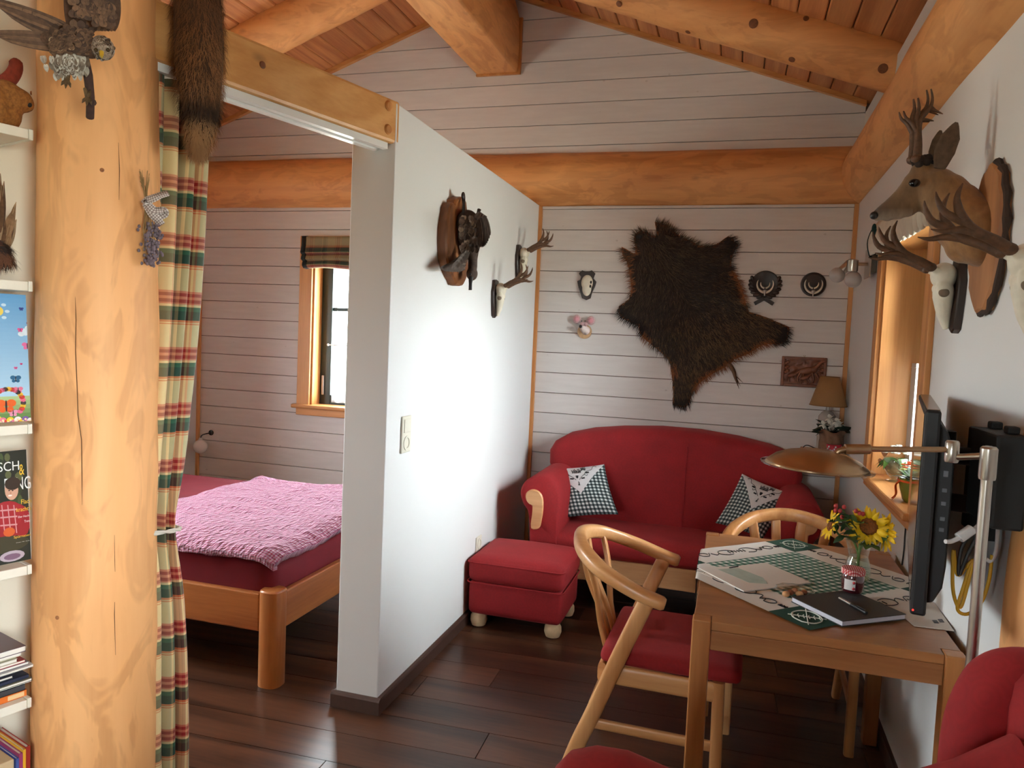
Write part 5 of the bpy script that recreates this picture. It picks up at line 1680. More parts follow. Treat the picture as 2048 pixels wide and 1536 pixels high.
# ---- roe skull mounts (local +x points out of the wall)
M_ANT = plain('antler_brown', S(92, 62, 40), .6, 70, .35)
def make_skull(label):
    t = thing('roe_skull_mount', label, 'trophy', group='roe buck skull mounts')
    pl_ = [(-.030, .092), (-.034, .06), (-.046, .03), (-.040, -.02), (-.030, -.07), (-.022, -.098), (0, -.108), (.022, -.098), (.030, -.07), (.040, -.02), (.046, .03), (.034, .06), (.030, .092), (0, .098)]
    m = Matrix(((0, 0, 1, 0), (1, 0, 0, 0), (0, 1, 0, 0), (0, 0, 0, 1)))
    mb = MB(); mb.prism(pl_, m, .001, .018, .003); mb.build('plaque', M_DKWOOD, t, smooth=30, local=True)
    mb = MB()
    mb.ball((.042, 0, .045), (.030, .033, .036)); mb.ball((.040, 0, .0), (.024, .030, .034)); mb.tube([(.040, 0, -.01), (.036, 0, -.06), (.028, 0, -.098)], [(.024, .022), (.016, .015), (.007, .009)], 14)
    for s in (-1, 1):
        mb.ball((.046, s * .024, .012), (.016, .012, .018)); mb.tube([(.056, s * .020, .052), (.072, s * .024, .062)], [.009, .008], 10)
    remesh(mb.build('skull', M_BONE, t, local=True), .0035, 3)
    for s in (-1, 1):
        mb = MB(); mb.ball((.045, s * .030, -.002), (.012, .008, .012)); mb.build('eye_socket', plain('bone_hollow', S(120, 104, 86), .8), t, local=True)
        mb = MB(); y = s
        mb.ball((.076, y * .025, .065), (.013, .014, .012), None, 12, 8)
        mb.tube(smoothpath([(.076, y * .025, .065), (.105, y * .034, .082), (.138, y * .044, .098), (.160, y * .050, .125), (.168, y * .050, .158), (.160, y * .046, .185)], 3), [.012, .0115, .011, .0105, .010, .010, .0098, .0095, .009, .0085, .0075, .0065, .005, .004, .0025, .0012], 10)
        mb.tube(smoothpath([(.130, y * .042, .094), (.160, y * .050, .098), (.185, y * .054, .094), (.205, y * .054, .098)], 3), [.009, .0088, .008, .0072, .0064, .0056, .0046, .0034, .002, .001], 8)
        mb.tube(smoothpath([(.150, y * .047, .112), (.182, y * .050, .128), (.196, y * .048, .152), (.200, y * .046, .170)], 3), [.009, .0085, .008, .007, .0062, .0054, .0044, .0034, .002, .001], 8)
        mb.build('antler', M_ANT, t, smooth=60, local=True)
    mb = MB(); mb.ball((.046, 0, -.045), (.006, .008, .012)); mb.build('nose_hollow', M_BLACKM, t, local=True)
    return t
c1 = PX(984, 595, XP)
sk = make_skull('lower roe skull mount with dark antlers beside the duck')
sk.location = (XP, c1.y + .02, 1.705)
sk2 = copy_tree(sk, (XP, 4.27, 1.945), 0, 'upper roe skull mount closest to the corner strip')
sk3 = copy_tree(sk, (XR, 2.50, 1.685), PI, 'roe skull mount below the deer head beside the window casing')
sk4 = copy_tree(sk, (XR, 1.83, 1.655), PI, 'roe skull mount on the near side of the deer plaque')
for s_ in (sk3, sk4): s_.scale = (1.22, 1.1, 1.1)
sk3.scale = (1.22, 1.1, 1.1)

# ---- duck on a bark board
du = thing('mounted_duck', 'stuffed dark duck hanging head down on a bark board', 'taxidermy', PX(905, 480, XP))
DQ = lambda zx, zy, X=-1.2: PX(860 + zx / 5.688, 370 + zy / 5.688, X)
BD = [(185, 205), (205, 198), (222, 215), (235, 165), (262, 148), (300, 132), (335, 148), (352, 185), (360, 260), (368, 330), (366, 500), (360, 700), (372, 900), (372, 1010), (345, 1090), (320, 1140), (285, 1148), (240, 1135), (225, 1090), (195, 1040), (170, 985), (150, 940), (128, 830), (120, 640), (126, 480), (148, 350), (160, 260)]
MYZ = Matrix(((0, 0, 1, 0), (1, 0, 0, 0), (0, 1, 0, 0), (0, 0, 0, 1)))
bdp = [(DQ(*p, -1.25).y, DQ(*p, -1.25).z) for p in BD]
mb = MB(); mb.prism(bdp, MYZ, XP + .001, XP + .045, .008); mb.build('bark_board', wood('bark_slab', S(92, 52, 26), S(178, 112, 58), 2, 5, .12, .55, 0, 0, 0, 0), du, smooth=30)
M_DUCK = vcol_mat('duck_plumage', .8, 70)
mb = MB()
mb.ball(DQ(430, 430, -1.185), (.05, .06, .058)); mb.ball(DQ(440, 560, -1.18), (.05, .062, .07)); mb.ball(DQ(465, 690, -1.175), (.042, .045, .055)); mb.tube([DQ(475, 720, -1.17), DQ(486, 850, -1.165), DQ(484, 950, -1.165)], [.036, .022, .022], 12); mb.ball(DQ(478, 1010, -1.165), (.026, .030, .032))
remesh(mb.build('body', plain('duck_dark', S(66, 50, 42), .8, 90, .4), du), .005, 5)
VIEW = ray(920, 490)
DC = [S(74, 60, 52), S(92, 76, 66), S(60, 48, 42), S(108, 92, 80)]
random.seed(88)
mb = MB()
for i in range(12):   # near wing hanging out to the right
    u = i / 11
    feather(mb, DQ(lerp(530, 610, u), lerp(400, 350, u), -1.12 + .02 * u), DQ(lerp(545, 688, u), 700 + 20 * math.sin(u * 3) - 130 * u ** 3, -1.10 + .004 * (i % 3)), .026, DC[i % 4], .006)
mb.build('wing', M_DUCK, du, smooth=0)
mb = MB()
for i in range(12):   # other wing swept along the lower board
    u = i / 11
    feather(mb, DQ(lerp(440, 400, u), lerp(680, 940, u), -1.16), DQ(lerp(330, 110, u), lerp(1010, 950, u) - 40 * math.sin(u * 3), -1.20), .036, DC[(i + 1) % 4], .008)
for i in range(10):
    u = i / 9
    feather(mb, DQ(lerp(440, 330, u), lerp(720, 880, u), -1.14), DQ(lerp(360, 250, u), lerp(900, 960, u), -1.16), .026, [S(128, 118, 112), S(104, 94, 88)][i % 2], .006)
mb.build('wing', M_DUCK, du, smooth=0)
mb = MB()
for i in range(90):
    x, y = random.uniform(350, 530), random.uniform(340, 720)
    feather(mb, DQ(x, y, -1.128 + ((x - 440) / 100) ** 2 * .02), DQ(x + random.uniform(-6, 6), y + 60, -1.126 + ((x - 440) / 100) ** 2 * .02), .022, random.choice(DC + [S(140, 122, 104)]))
for i in range(6): feather(mb, DQ(520 + 6 * i, 370, -1.12), DQ(570 + 16 * i, 300 + 12 * i, -1.11), .02, DC[i % 4])
mb.build('body_plumage', M_DUCK, du, smooth=0)
mb = MB(); mb.tube([DQ(466, 1050, -1.162), DQ(460, 1120, -1.160), DQ(458, 1195, -1.158)], [(.012, .010), (.008, .006), (.008, .004)], 12); mb.build('bill', plain('dark_bill', S(34, 30, 30), .45), du)
mb = MB(); mb.ball(DQ(460, 1015, -1.135), .005); mb.build('eye', M_BLACK, du)
mb = MB(); mb.tube([DQ(385, 330, -1.19), DQ(385, 220, -1.2), DQ(380, 130, -1.21)], [.008, .007, .009], 8); mb.ball(DQ(378, 125, -1.205), (.008, .014, .018)); mb.build('foot', plain('dark_bill', S(34, 30, 30), .45), du)
mb = MB(); mb.tube([DQ(545, 330, -1.15), DQ(560, 280, -1.14)], [.007, .009], 8); mb.build('foot', plain('dark_bill', S(34, 30, 30), .45), du)

# ---- switch and sockets on the partition
sw_ = thing('light_switch', 'cream light switch combined with a socket on the partition', 'switch', (XP, 2.778, 1.085))
y0, y1, z0, z1 = 2.735, 2.82, 1.012, 1.162
MB().box((XP + .0005, y0, z0), (XP + .009, y1, z1)).build('plate', M_IVORY, sw_, smooth=0, bevel=.003)
MB().box((XP + .009, y0 + .014, 1.095), (XP + .0125, y1 - .014, z1 - .012)).build('rocker', M_IVORY, sw_, smooth=0, bevel=.002)
def schuko(parent, y, z, s=1):
    RX = Matrix.Rotation(PI / 2, 4, 'Y')
    mb = MB(); mb.lathe([(.0295, 0), (.0295, .003), (.0215, .003), (.0205, -.001 + .0), (.0001, -.001)], 28, Matrix.Translation((XP + .0092, y, z)) @ RX); o = mb.build('socket_ring', M_IVORY, parent, smooth=30)
    for d in (-.0095, .0095):
        mb = MB(); mb.lathe([(.0028, 0), (.0001, .0003)], 10, Matrix.Translation((XP + .0088, y + d, z)) @ RX); mb.build('pin_hole', M_BLACKM, o)
schuko(sw_, (y0 + y1) / 2, 1.052)
so_ = thing('wall_socket', 'cream wall socket low on the partition beside the footstool', 'socket', (XP, 3.76, .385))
MB().box((XP + .0005, 3.72, .345), (XP + .009, 3.80, .425)).build('plate', M_IVORY, so_, smooth=0, bevel=.003)
schuko(so_, 3.76, .385)

# ---- twin spot on the window wall
def frosted():
    t = NT('frosted_glass')
    return t.bsdf(S(226, 222, 220), .35, Transmission_Weight=.35, Alpha=1.0)
M_FROST = frosted()
wl = thing('wall_spotlight', 'brushed nickel wall spot with two frosted globes in the corner', 'wall lamp', (XR, 4.03, 1.93))
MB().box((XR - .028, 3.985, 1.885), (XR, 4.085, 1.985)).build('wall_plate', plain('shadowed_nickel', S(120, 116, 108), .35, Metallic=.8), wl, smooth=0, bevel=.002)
MB().box((XR - .036, 3.955, 1.862), (XR - .030, 4.115, 2.005)).build('face_plate', M_CHROME, wl, smooth=0, bevel=.001)
hb = PY(1703, 530, 4.02)
mb = MB(); mb.tube([V3((XR - .034, 4.02, hb.z + .004)), V3((hb.x + .02, 4.02, hb.z + .004))], .008, 12); mb.build('stem', M_CHROME, wl)
mb = MB(); mb.lathe([(.024, -.028), (.026, -.02), (.026, .028), (.02, .032)], 24, Matrix.Translation(PY(1705, 532, 4.02))); mb.build('lamp_head', M_CHROME, wl)
h2 = PY(1692, 534, 4.10); m2 = Matrix.Translation(h2) @ Matrix.Rotation(.75, 4, 'Y')
mb = MB(); mb.lathe([(.021, -.032), (.022, -.028), (.022, .026), (.018, .03)], 24, m2); mb.build('lamp_head', M_CHROME, wl)
mb = MB(); mb.tube([PY(1705, 528, 4.02), h2], .006, 10); mb.build('stem', M_CHROME, wl)
mb = MB(); mb.ball(PY(1706, 559, 4.02), .040); mb.build('globe', M_FROST, wl)
mb = MB(); mb.ball(h2 + m2.to_3x3() @ V3((0, 0, -.056)), .038); mb.build('globe', M_FROST, wl)

# ---- deer head
dr = thing('mounted_deer_head', 'stuffed roebuck head on an oval wooden plaque above the table', 'taxidermy', (XR, 2.24, 1.81))
oval = [(2.24 + .125 * math.cos(2 * PI * k / 36) * (1 + .05 * math.sin(3 * k)), 1.808 + .192 * math.sin(2 * PI * k / 36) * (1 + .03 * math.cos(2 * k))) for k in range(36)]
mb = MB(); mb.prism(oval, MYZ, XR - .001, XR - .026, .006); mb.build('plaque', wood('plaque_slice', S(140, 90, 54), S(176, 122, 78), 2, 5, .12, .55, 0, 0, 0, 0), dr, smooth=30)
mb = MB(); rim = [V3((XR - .012, y, z)) for y, z in oval]; mb.tube(rim + [rim[0]], [.009 + .003 * math.sin(i * 2.7) for i in range(37)], 8); mb.build('bark_rim', plain('rough_bark', S(58, 42, 34), .95), dr)
G = lambda x, y, Y=2.34: PY(x, y, Y)
def deer_mat():
    t = NT('roe_coat')
    tc = t.n('TexCoord').outputs['Object']
    sp_ = t.n('SeparateXYZ', {0: tc})
    n1 = t.noise(t.coords((1, 1, .4), rnd=False), 60, 4); n2 = t.noise(tc, 9, 3)
    loc = G(1800, 405) - V3((XR, 2.24, 1.81))
    u = t.n('MapRange', {0: sp_.outputs[0], 1: G(1745, 437).x - XR, 2: G(1960, 460).x - XR + .02}).outputs[0]
    base = t.ramp(t.math('MULTIPLY_ADD', n2, .14, t.math('ADD', u, -.07)), [(.0, S(40, 30, 24)), (.07, S(84, 62, 46)), (.2, S(122, 94, 66)), (.45, S(132, 98, 62)), (.7, S(152, 108, 62)), (1, S(128, 90, 56))])
    # white chin / pale throat patch: below the line of the jaw
    low = t.n('MapRange', {0: sp_.outputs[2], 1: G(1790, 440).z - 1.81, 2: G(1790, 418).z - 1.81}).outputs[0]
    chin = t.math('MULTIPLY', t.math('SUBTRACT', 1.0, low), t.math('LESS_THAN', u, .34))
    base = t.mix(t.math('MULTIPLY', t.math('MINIMUM', t.math('MAXIMUM', chin, 0), 1), .7), base, S(196, 176, 156))
    col = t.mix(.5, base, t.ramp(n1, [(.3, (.45, .45, .45, 1)), (.7, (1.2, 1.2, 1.2, 1))]), 'MULTIPLY')
    return t.bsdf(col, .8, n1, .5, .003, Sheen_Weight=.2)
mb = MB()
for x, y, Y, r_ in ((1972, 470, 2.26, .085), (1955, 462, 2.275, .085), (1932, 446, 2.29, .080), (1910, 420, 2.31, .074), (1890, 395, 2.325, .066), (1872, 378, 2.335, .058), (1856, 368, 2.34, .050), (1838, 372, 2.34, .046), (1840, 392, 2.34, .042), (1822, 388, 2.34, .040), (1806, 400, 2.34, .034), (1790, 411, 2.34, .029), (1776, 419, 2.34, .025), (1764, 426, 2.34, .021), (1754, 431, 2.34, .017), (1815, 415, 2.34, .028), (1795, 425, 2.34, .022), (1775, 433, 2.34, .015), (1845, 342, 2.34, .032), (1930, 490, 2.28, .05)):
    p = G(x, y, Y)
    mb.ball(p, (r_, r_ * .82 if x < 1860 else r_ * .95, r_))
remesh(mb.build('head_and_neck', deer_mat(), dr), .006, 8)
M_EARM = plain('deer_ear', S(96, 76, 60), .9, 60, .3)
for pts_, Y in (([(1878, 338), (1888, 305), (1900, 275), (1912, 246)], 2.31), ([(1866, 330), (1870, 305), (1875, 282), (1880, 262)], 2.38)):
    w_ = [.014, .026, .024, .004] if Y < 2.35 else [.012, .018, .015, .003]
    P_ = [G(x, y, Y) for x, y in pts_]
    mb = MB(); sp_ = smoothpath(P_, 4); n = len(sp_)
    def wat(u):
        k = u * 3; i = min(2, int(k)); return lerp(w_[i], w_[i + 1], k - i)
    rs = []
    for i, p in enumerate(sp_):
        d = (sp_[min(i + 1, n - 1)] - sp_[max(i - 1, 0)]).normalized(); sd = V3((1, 0, 0)); sd = (sd - d * sd.dot(d)).normalized(); nn = d.cross(sd)
        w = wat(i / (n - 1))
        rs.append([p + sd * (w * math.cos(t)) + nn * (.007 * math.sin(t) - .006 * math.cos(t) ** 2) for t in (2 * PI * j / 14 for j in range(14))])
    mb.rings(rs); mb.build('ear', M_EARM, dr, smooth=60)
for Y, dx in ((2.325, 0), (2.365, -9)):
    mb = MB()
    H = lambda x, y, Y_=Y: G(x + dx, y + (2 if dx else 0), Y_)
    mb.ball(H(1834, 318), (.016, .017, .013), None, 12, 8)
    mb.tube(smoothpath([H(1834, 320), H(1836, 290), H(1836, 260), H(1840, 240), H(1852, 225), H(1862, 212), H(1865, 195), H(1862, 178)], 3), [.0125 - .0005 * i for i in range(22)], 10)
    mb.tube(smoothpath([H(1836, 256), H(1834, 235), H(1838, 215), H(1836, 196)], 3), [.0095 - .0008 * i for i in range(10)], 8)
    mb.tube(smoothpath([H(1836, 266), H(1824, 246), H(1812, 236), H(1807, 222)], 3), [.009 - .0008 * i for i in range(10)], 8)
    mb.tube(smoothpath([H(1862, 216), H(1872, 222), H(1886, 228)], 3), [.007, .006, .005, .004, .003, .002, .0008], 8)
    mb.tube(smoothpath([H(1844, 240), H(1856, 240), H(1868, 242)], 3), [.007, .006, .005, .004, .003, .002, .0008], 8)
    mb.build('antler', M_ANT, dr, smooth=60)
mb = MB()
for k in range(14): mb.ball(G(1830 + 2.2 * k, 322 + 6 * math.sin(k * 2.0), 2.33 + .01 * math.sin(k)), .012, None, 8, 6)
mb.build('brow_tuft', plain('deer_dark_tuft', S(44, 32, 26), .9, 60, .3), dr)
mb = MB(); mb.ball(G(1828, 366, 2.297), (.0115, .006, .0095)); mb.build('eye', plain('glass_eye', S(14, 10, 8), .08), dr)
mb = MB(); mb.ball(G(1829, 366, 2.301), (.0145, .006, .0115)); mb.build('eyelid', plain('deer_eyelid', S(44, 30, 22), .8), dr)
mb = MB(); mb.ball(G(1748, 431, 2.33), (.011, .014, .011)); mb.build('nose', plain('deer_nose', S(22, 18, 18), .4), dr)

# ---- valance and voile at the side window
M_VAL = plain('cream_cotton', S(214, 206, 190), .85, 20, .06)
M_VALG = plain('dark_green_cotton', S(14, 52, 50), .85)
va = thing('window_valance', 'ruffled cream window valance with green edging under the deer', 'valance', (XR - .05, 3.35, 2.02))
for k in range(4):
    mb = MB()
    dz = k * .020
    def vf(u, v, k=k, dz=dz):
        y = lerp(2.88, 3.86, u)
        ru = math.sin(u * 42 + k * 1.7) * .010 + math.sin(u * 19 + k) * .006
        sc = .034 * math.sin(PI * u) - .012 + .006 * math.sin(u * 42 + k * 1.7)
        dep = .022 + .008 * k
        return V3((XR - dep - .018 * math.sin(PI * v) - ru * v * .9, y, 2.10 - dz * .6 - .12 * v - sc * v * .8 + .02 * (1 - v)))
    mb.grid(vf, 90, 8)
    o = mb.build('fold', M_VAL, va, smooth=80)
    sm = o.modifiers.new('thick', 'SOLIDIFY'); sm.thickness = .0015
    mb = MB(); mb.grid(lambda u, v, f=vf: f(.955 + .05 * u, .1 + v * .98) + V3((-.003, .008, -.001)), 6, 8); o = mb.build('green_edging', M_VALG, va, smooth=80)
    sm = o.modifiers.new('thick', 'SOLIDIFY'); sm.thickness = .002
for k, (x0, y0, x1, y1, w_) in enumerate(((1752, 452, 1744, 462, .02), (1754, 462, 1746, 474, .02), (1764, 464, 1752, 486, .026), (1770, 470, 1760, 492, .028), (1774, 478, 1762, 506, .032))):
    mb = MB(); a_, b_ = PY(x0, y0, 3.70 - .02 * k), PY(x1, y1, 3.70 - .02 * k)
    c = (a_ + b_) / 2; mb.ball(c, (.010, w_ * .7, (a_ - b_).length * .6 + .006), Matrix.Rotation(.25, 3, 'X'), 12, 8); mb.build('green_edging', M_VALG, va)
for k in range(10):
    u = k / 9
    p = PX(lerp(1772, 1856, u), lerp(478, 432, u) + 5 * math.sin(u * PI), XR - .045 - .004 * (k % 3))
    mb = MB(); mb.ball(p + V3((0, 0, .02)), (.020, .034, .055), Matrix.Rotation(.35, 3, 'X'), 14, 10); mb.build('ruffle', M_VAL, va)
def voile(name, label, f, rod, nu=60):
    t = thing(name, label, 'curtain', rod[0])
    mb = MB(); mb.grid(f, nu, 10); mb.build('cloth', M_VOILE, t, smooth=80)
    mb = MB(); mb.tube(rod, .004, 8); mb.build('rod', M_WHITE, t)
    for p in rod:
        mb = MB(); mb.ball(p, .009); mb.build('rod_end', M_WHITE, t)
voile('cafe_curtain', 'white voile half curtain in the side window', lambda u, v: V3((xw - .03 + .012 * math.sin(u * 55), lerp(RW0 + .04, RW1 - .04, u), lerp(RZ0 + .03, 1.46, v))), [V3((xw - .03, RW0 + .02, 1.44)), V3((xw - .03, RW1 - .02, 1.44))])
voile('cafe_curtain', 'white voile half curtain in the bedroom window', lambda u, v: V3((lerp(WB0 + .13, WB1 - .13, u), yw - .03 + .010 * math.sin(u * 50), lerp(WZ0 + .02, 1.40, v))), [V3((WB0 + .09, yw - .03, 1.385)), V3((WB1 - .09, yw - .03, 1.385))])
# ---- roman shade in the bedroom
M_PLAID_BACKLIT = plaid_mat('backlit_plaid', .16, .22, .42)  # curtain plaid with its backlit shade put into the colour
rs_ = thing('roman_shade', 'gathered dark checked roman shade above the bedroom window', 'window shade', (-2.52, YB - .05, 2.03))
prof = [(0, 2.145), (.03, 2.14), (.036, 2.08), (.05, 2.045), (.062, 2.03), (.045, 2.016), (.06, 2.0), (.070, 1.985), (.05, 1.972), (.064, 1.955), (.072, 1.94), (.06, 1.922), (.03, 1.918)]
mb = MB()
L_ = [0]
for (a0, b0), (a1, b1) in zip(prof, prof[1:]): L_.append(L_[-1] + math.hypot(a1 - a0, b1 - b0))
def rf(u, v):
    k = v * (len(prof) - 1); i = min(len(prof) - 2, int(k)); w_ = k - i
    y, z = lerp(prof[i][0], prof[i + 1][0], w_), lerp(prof[i][1], prof[i + 1][1], w_)
    sag = .012 * math.sin(u * 11 + v * 3) * v
    return V3((lerp(-2.975, -2.0, u) + .045 * v * (1 - u) - .045 * v * u, YB - .024 - y, z - sag * .6))
mb.grid(rf, 50, 36)
for k in mb.uv: mb.uv[k] = (mb.uv[k][0], mb.uv[k][1] * L_[-1])
o = mb.build('cloth', M_PLAID_BACKLIT, rs_, smooth=80); sm = o.modifiers.new('thick', 'SOLIDIFY'); sm.thickness = .002
mb = MB(); mb.grid(lambda u, v: rf(.0 + u * .035, v) + V3((-.004, -.004, 0)), 2, 36); o = mb.build('edging', plain('black_green_braid', S(16, 24, 24), .9), rs_, smooth=80); sm = o.modifiers.new('thick', 'SOLIDIFY'); sm.thickness = .004
# ---- bedside globe lamp
gl = thing('globe_lamp', 'small white globe lamp in the bedroom corner above the bed', 'wall lamp', PY(401, 893, 4.62))
p = PY(401, 893, 4.62)
mb = MB(); mb.ball(p, .052); mb.build('globe', plain('opal_glass', S(238, 234, 232), .25), gl)
mb = MB(); mb.lathe([(.014, .04), (.016, .05), (.010, .066)], 14, Matrix.Translation(p)); mb.build('socket', M_WHITE, gl)
mb = MB(); mb.tube(smoothpath([p + V3((0, 0, .062)), p + V3((0, .02, .085)), V3((p.x, YB - .005, p.z + .09))], 4), .004, 8); mb.build('arm', M_BLACK, gl)
mb = MB(); mb.lathe([(.02, 0), (.02, .008), (.012, .012)], 14, Matrix.Translation((p.x, YB, p.z + .09)) @ RY); mb.build('mount', M_BLACK, gl)

# ================================================================== cushions
M_GING = ging_mat('black_white_gingham', S(224, 230, 226), S(96, 112, 112), S(18, 30, 34), 15)
M_LINEN = plain('white_linen', S(226, 226, 226), .85, 60, .04)
M_INK = plain('black_embroidery', S(26, 26, 30), .8)
def pillow(name, label, c4, thick, flap_tip=(.5, .62)):
    tl, tr_, br, bl = (V3(p) for p in c4)
    ctr = (tl + tr_ + br + bl) / 4
    nrm = (tr_ - bl).cross(tl - br).normalized()
    if nrm.dot(CAM - ctr) < 0: nrm = -nrm
    t = thing(name, label, 'cushion', V3((ctr.x, ctr.y, min(bl.z, br.z))))
    def base(u, v, side, extra=0.0):
        a, b = 2 * u - 1, 2 * v - 1
        # edges drawn in between the pointed corners
        k = .055
        uu = .5 + a / 2 * (1 - k * (1 - b * b)); vv = .5 + b / 2 * (1 - k * (1 - a * a))
        p = tl.lerp(tr_, uu).lerp(bl.lerp(br, uu), vv)
        h = thick * ((1 - abs(a) ** 2.6) * (1 - abs(b) ** 2.6)) ** .62
        h += noise.noise(V3((u * 5, v * 6, 1))) * .006 * (1 - a * a) * (1 - b * b)
        return p + nrm * (side * h + extra)
    mb = MB()
    mb.grid(lambda u, v: base(u, v, 1), 30, 30); mb.grid(lambda u, v: base(1 - u, v, -.8), 30, 30)
    mb.build('cover', M_GING, t, smooth=70)
    mb = MB()
    # triangular flap folded over the front
    def ff(u, v):
        w_ = (1 - v)
        uu = flap_tip[0] + (u - flap_tip[0]) * w_
        return base(min(.999, max(.001, uu)), v * flap_tip[1], 1, .004)
    mb.grid(ff, 26, 18, v0=.0, v1=.99)
    fl_ = mb.build('flap', M_LINEN, t, smooth=70)
    mb = MB()
    def cur(pts, r=.0014): mb.tube([base(u, v, 1, .0055) for u, v in [(p.x, p.y) for p in smoothpath([(a, b, 0) for a, b in pts], 4)]], r, 5)
    for s in (-1, 1):
        f = lambda u: .5 + s * u
        cur([(f(.36), .06), (f(.32), .03), (f(.29), .06), (f(.27), .12), (f(.18), .16), (f(.14), .22), (f(.17), .26), (f(.19), .23)]); cur([(f(.14), .22), (f(.08), .28), (f(.03), .34)])
        for cu_, cv in ((.19, .19), (.10, .31)):
            cur([(f(cu_ - .03), cv + .004), (f(cu_), cv), (f(cu_ + .03), cv - .004)], .0042)
    cur([(.5, .27), (.485, .25), (.5, .30), (.515, .25), (.5, .27)], .004)
    for k in range(9):     # little stag and fir twigs
        a = .42 + .018 * k; cur([(a, .10 + .03 * math.sin(k * 1.7)), (a + .012, .14 + .02 * math.cos(k * 2.3)), (a + .004, .18)], .0018)
    for k in range(7):
        a = .58 + .012 * k; cur([(a, .05 + .02 * math.sin(k * 2.9)), (a + .014, .09), (a + .002, .12 + .015 * math.cos(k))], .0014)
    cur([(.5, .38), (.51, .40), (.5, .43), (.49, .45)], .002); cur([(.5, .42), (.515, .45)], .002)
    mb.build('embroidery', M_INK, fl_, smooth=60)
    return t
pillow('sofa_cushion', 'upright checked cushion with embroidered flap by the left sofa arm', (PY(1095, 938, 4.41), PY(1209, 929, 4.42), PY(1237, 1029, 4.25), PY(1117, 1037, 4.24)), .055)
pillow('sofa_cushion', 'tilted checked cushion with embroidered flap behind the far chair', (PY(1484, 948, 4.41), PY(1590, 990, 4.38), PY(1525, 1078, 4.22), PY(1431, 1046, 4.25)), .055)

# ================================================================== on the table
CC = V3((.247, 2.637, 0)); CSIDE = .722; CROT = math.radians(45 - 1.5)
ca, cb = V3((math.cos(CROT), math.sin(CROT), 0)), V3((-math.sin(CROT), math.cos(CROT), 0))
def cloth_pt(u, v, lift=0.0):
    p = CC + ca * ((u - .5) * CSIDE) + cb * ((v - .5) * CSIDE)
    z = TZ + .0015 + lift + (.0012 + noise.noise(V3((p.x * 14, p.y * 14, 0))) * .0012)
    x = p.x
    e = TX0 - .004
    if x < e:
        d = e - x; z = z - max(0, d - .004); x = e - lift - min(d, .004) + noise.noise(V3((p.y * 9, 0, 1))) * .003 - .002
    e2 = TX1 + .003
    if x > e2: z -= (x - e2); x = e2 + .004
    return V3((x, p.y, z))
def cloth_mat():
    t = NT('embroidered_tablecloth')
    sx = t.n('SeparateXYZ', {0: t.n('UVMap').outputs[0]})
    u, v = sx.outputs[0], sx.outputs[1]
    bw_ = .203
    def inn(s): return t.math('MULTIPLY', t.math('GREATER_THAN', s, bw_), t.math('LESS_THAN', s, 1 - bw_))
    iu, iv = inn(u), inn(v)
    k = 26.0
    a = t.math('GREATER_THAN', t.math('FRACT', t.math('MULTIPLY', u, k)), .5); b = t.math('GREATER_THAN', t.math('FRACT', t.math('MULTIPLY', v, k)), .5)
    g = t.ramp(t.math('MULTIPLY', t.math('ADD', a, b), .5), [(0, S(222, 224, 216)), (.4, S(104, 142, 124)), (.9, S(22, 74, 58))], 'CONSTANT')
    n = t.math('ADD', iu, iv)
    c = t.mix(t.math('GREATER_THAN', n, .5), S(16, 66, 50), S(226, 222, 214))
    c = t.mix(t.math('GREATER_THAN', n, 1.5), c, g)
    fine = t.noise(t.coords(rnd=False), 700, 2)
    return t.bsdf(c, .85, fine, .15, .0004)
tc_ = thing('tablecloth', 'white and green embroidered tablecloth with checked centre laid diagonally', 'tablecloth', (CC.x, CC.y, TZ))
mb = MB(); mb.grid(cloth_pt, 90, 90); mb.build('cloth', cloth_mat(), tc_, smooth=60)
M_EMB2 = plain('white_embroidery', S(214, 220, 208), .8)
def emb(mb, pts, r=.0013):
    mb.tube([cloth_pt(p.x, p.y, .0012) for p in smoothpath([(a, b, 0) for a, b in pts], 4)], r, 5)
mb = MB()
for k in range(4):
    def T(s, w, k=k):     # s along the border, w across it
        x, y = s, .10 + w
        for _ in range(k): x, y = 1 - y, x
        return (x, y)
    for sg in (-1, 1):
        f = lambda s: .5 + sg * s
        emb(mb, [T(f(.05), .03), T(f(.09), .035), T(f(.12), .01), T(f(.10), -.03), T(f(.05), -.035), T(f(.02), -.01)])
        emb(mb, [T(f(.12), .0), T(f(.15), .02), T(f(.165), -.01)]); emb(mb, [T(f(.17), -.02), T(f(.20), .02), T(f(.235), .012), T(f(.23), -.02), T(f(.20), -.026), T(f(.19), -.005)])
        for j in range(5): emb(mb, [T(f(.26 + .008 * j), -.008), T(f(.262 + .008 * j), .010 - .003 * (j % 2))], .0018)
    for j in range(6): emb(mb, [T(.45 + .02 * j, -.015), T(.455 + .02 * j, .012)], .0015)
mb.build('embroidery', M_INK, tc_, smooth=60)['kind'] = 'stuff'
mb = MB()
for cx_, cy_ in ((.1, .1), (.9, .9), (.9, .1), (.1, .9)):
    sx_, sy_ = (1 if cx_ < .5 else -1), (1 if cy_ < .5 else -1)
    f = lambda a, b: (cx_ + sx_ * a, cy_ + sy_ * b)
    emb(mb, [f(-.06, -.03), f(-.03, -.06), f(.02, -.055), f(.05, -.02), f(.06, .03), f(.03, .06), f(-.02, .055), f(-.055, .02), f(-.06, -.03)], .0017)
    emb(mb, [f(-.05, .05), f(0, 0), f(.05, -.05)], .0014); emb(mb, [f(-.06, -.06), f(0, 0), f(.07, .07)], .0016)
    for j in range(6):
        a = -.035 + .014 * j
        emb(mb, [f(a - .012, -a - .012), f(a, -a + .006), f(a + .012, -a + .014)], .0014)
mb.build('corner_embroidery', M_EMB2, tc_, smooth=60)['kind'] = 'stuff'

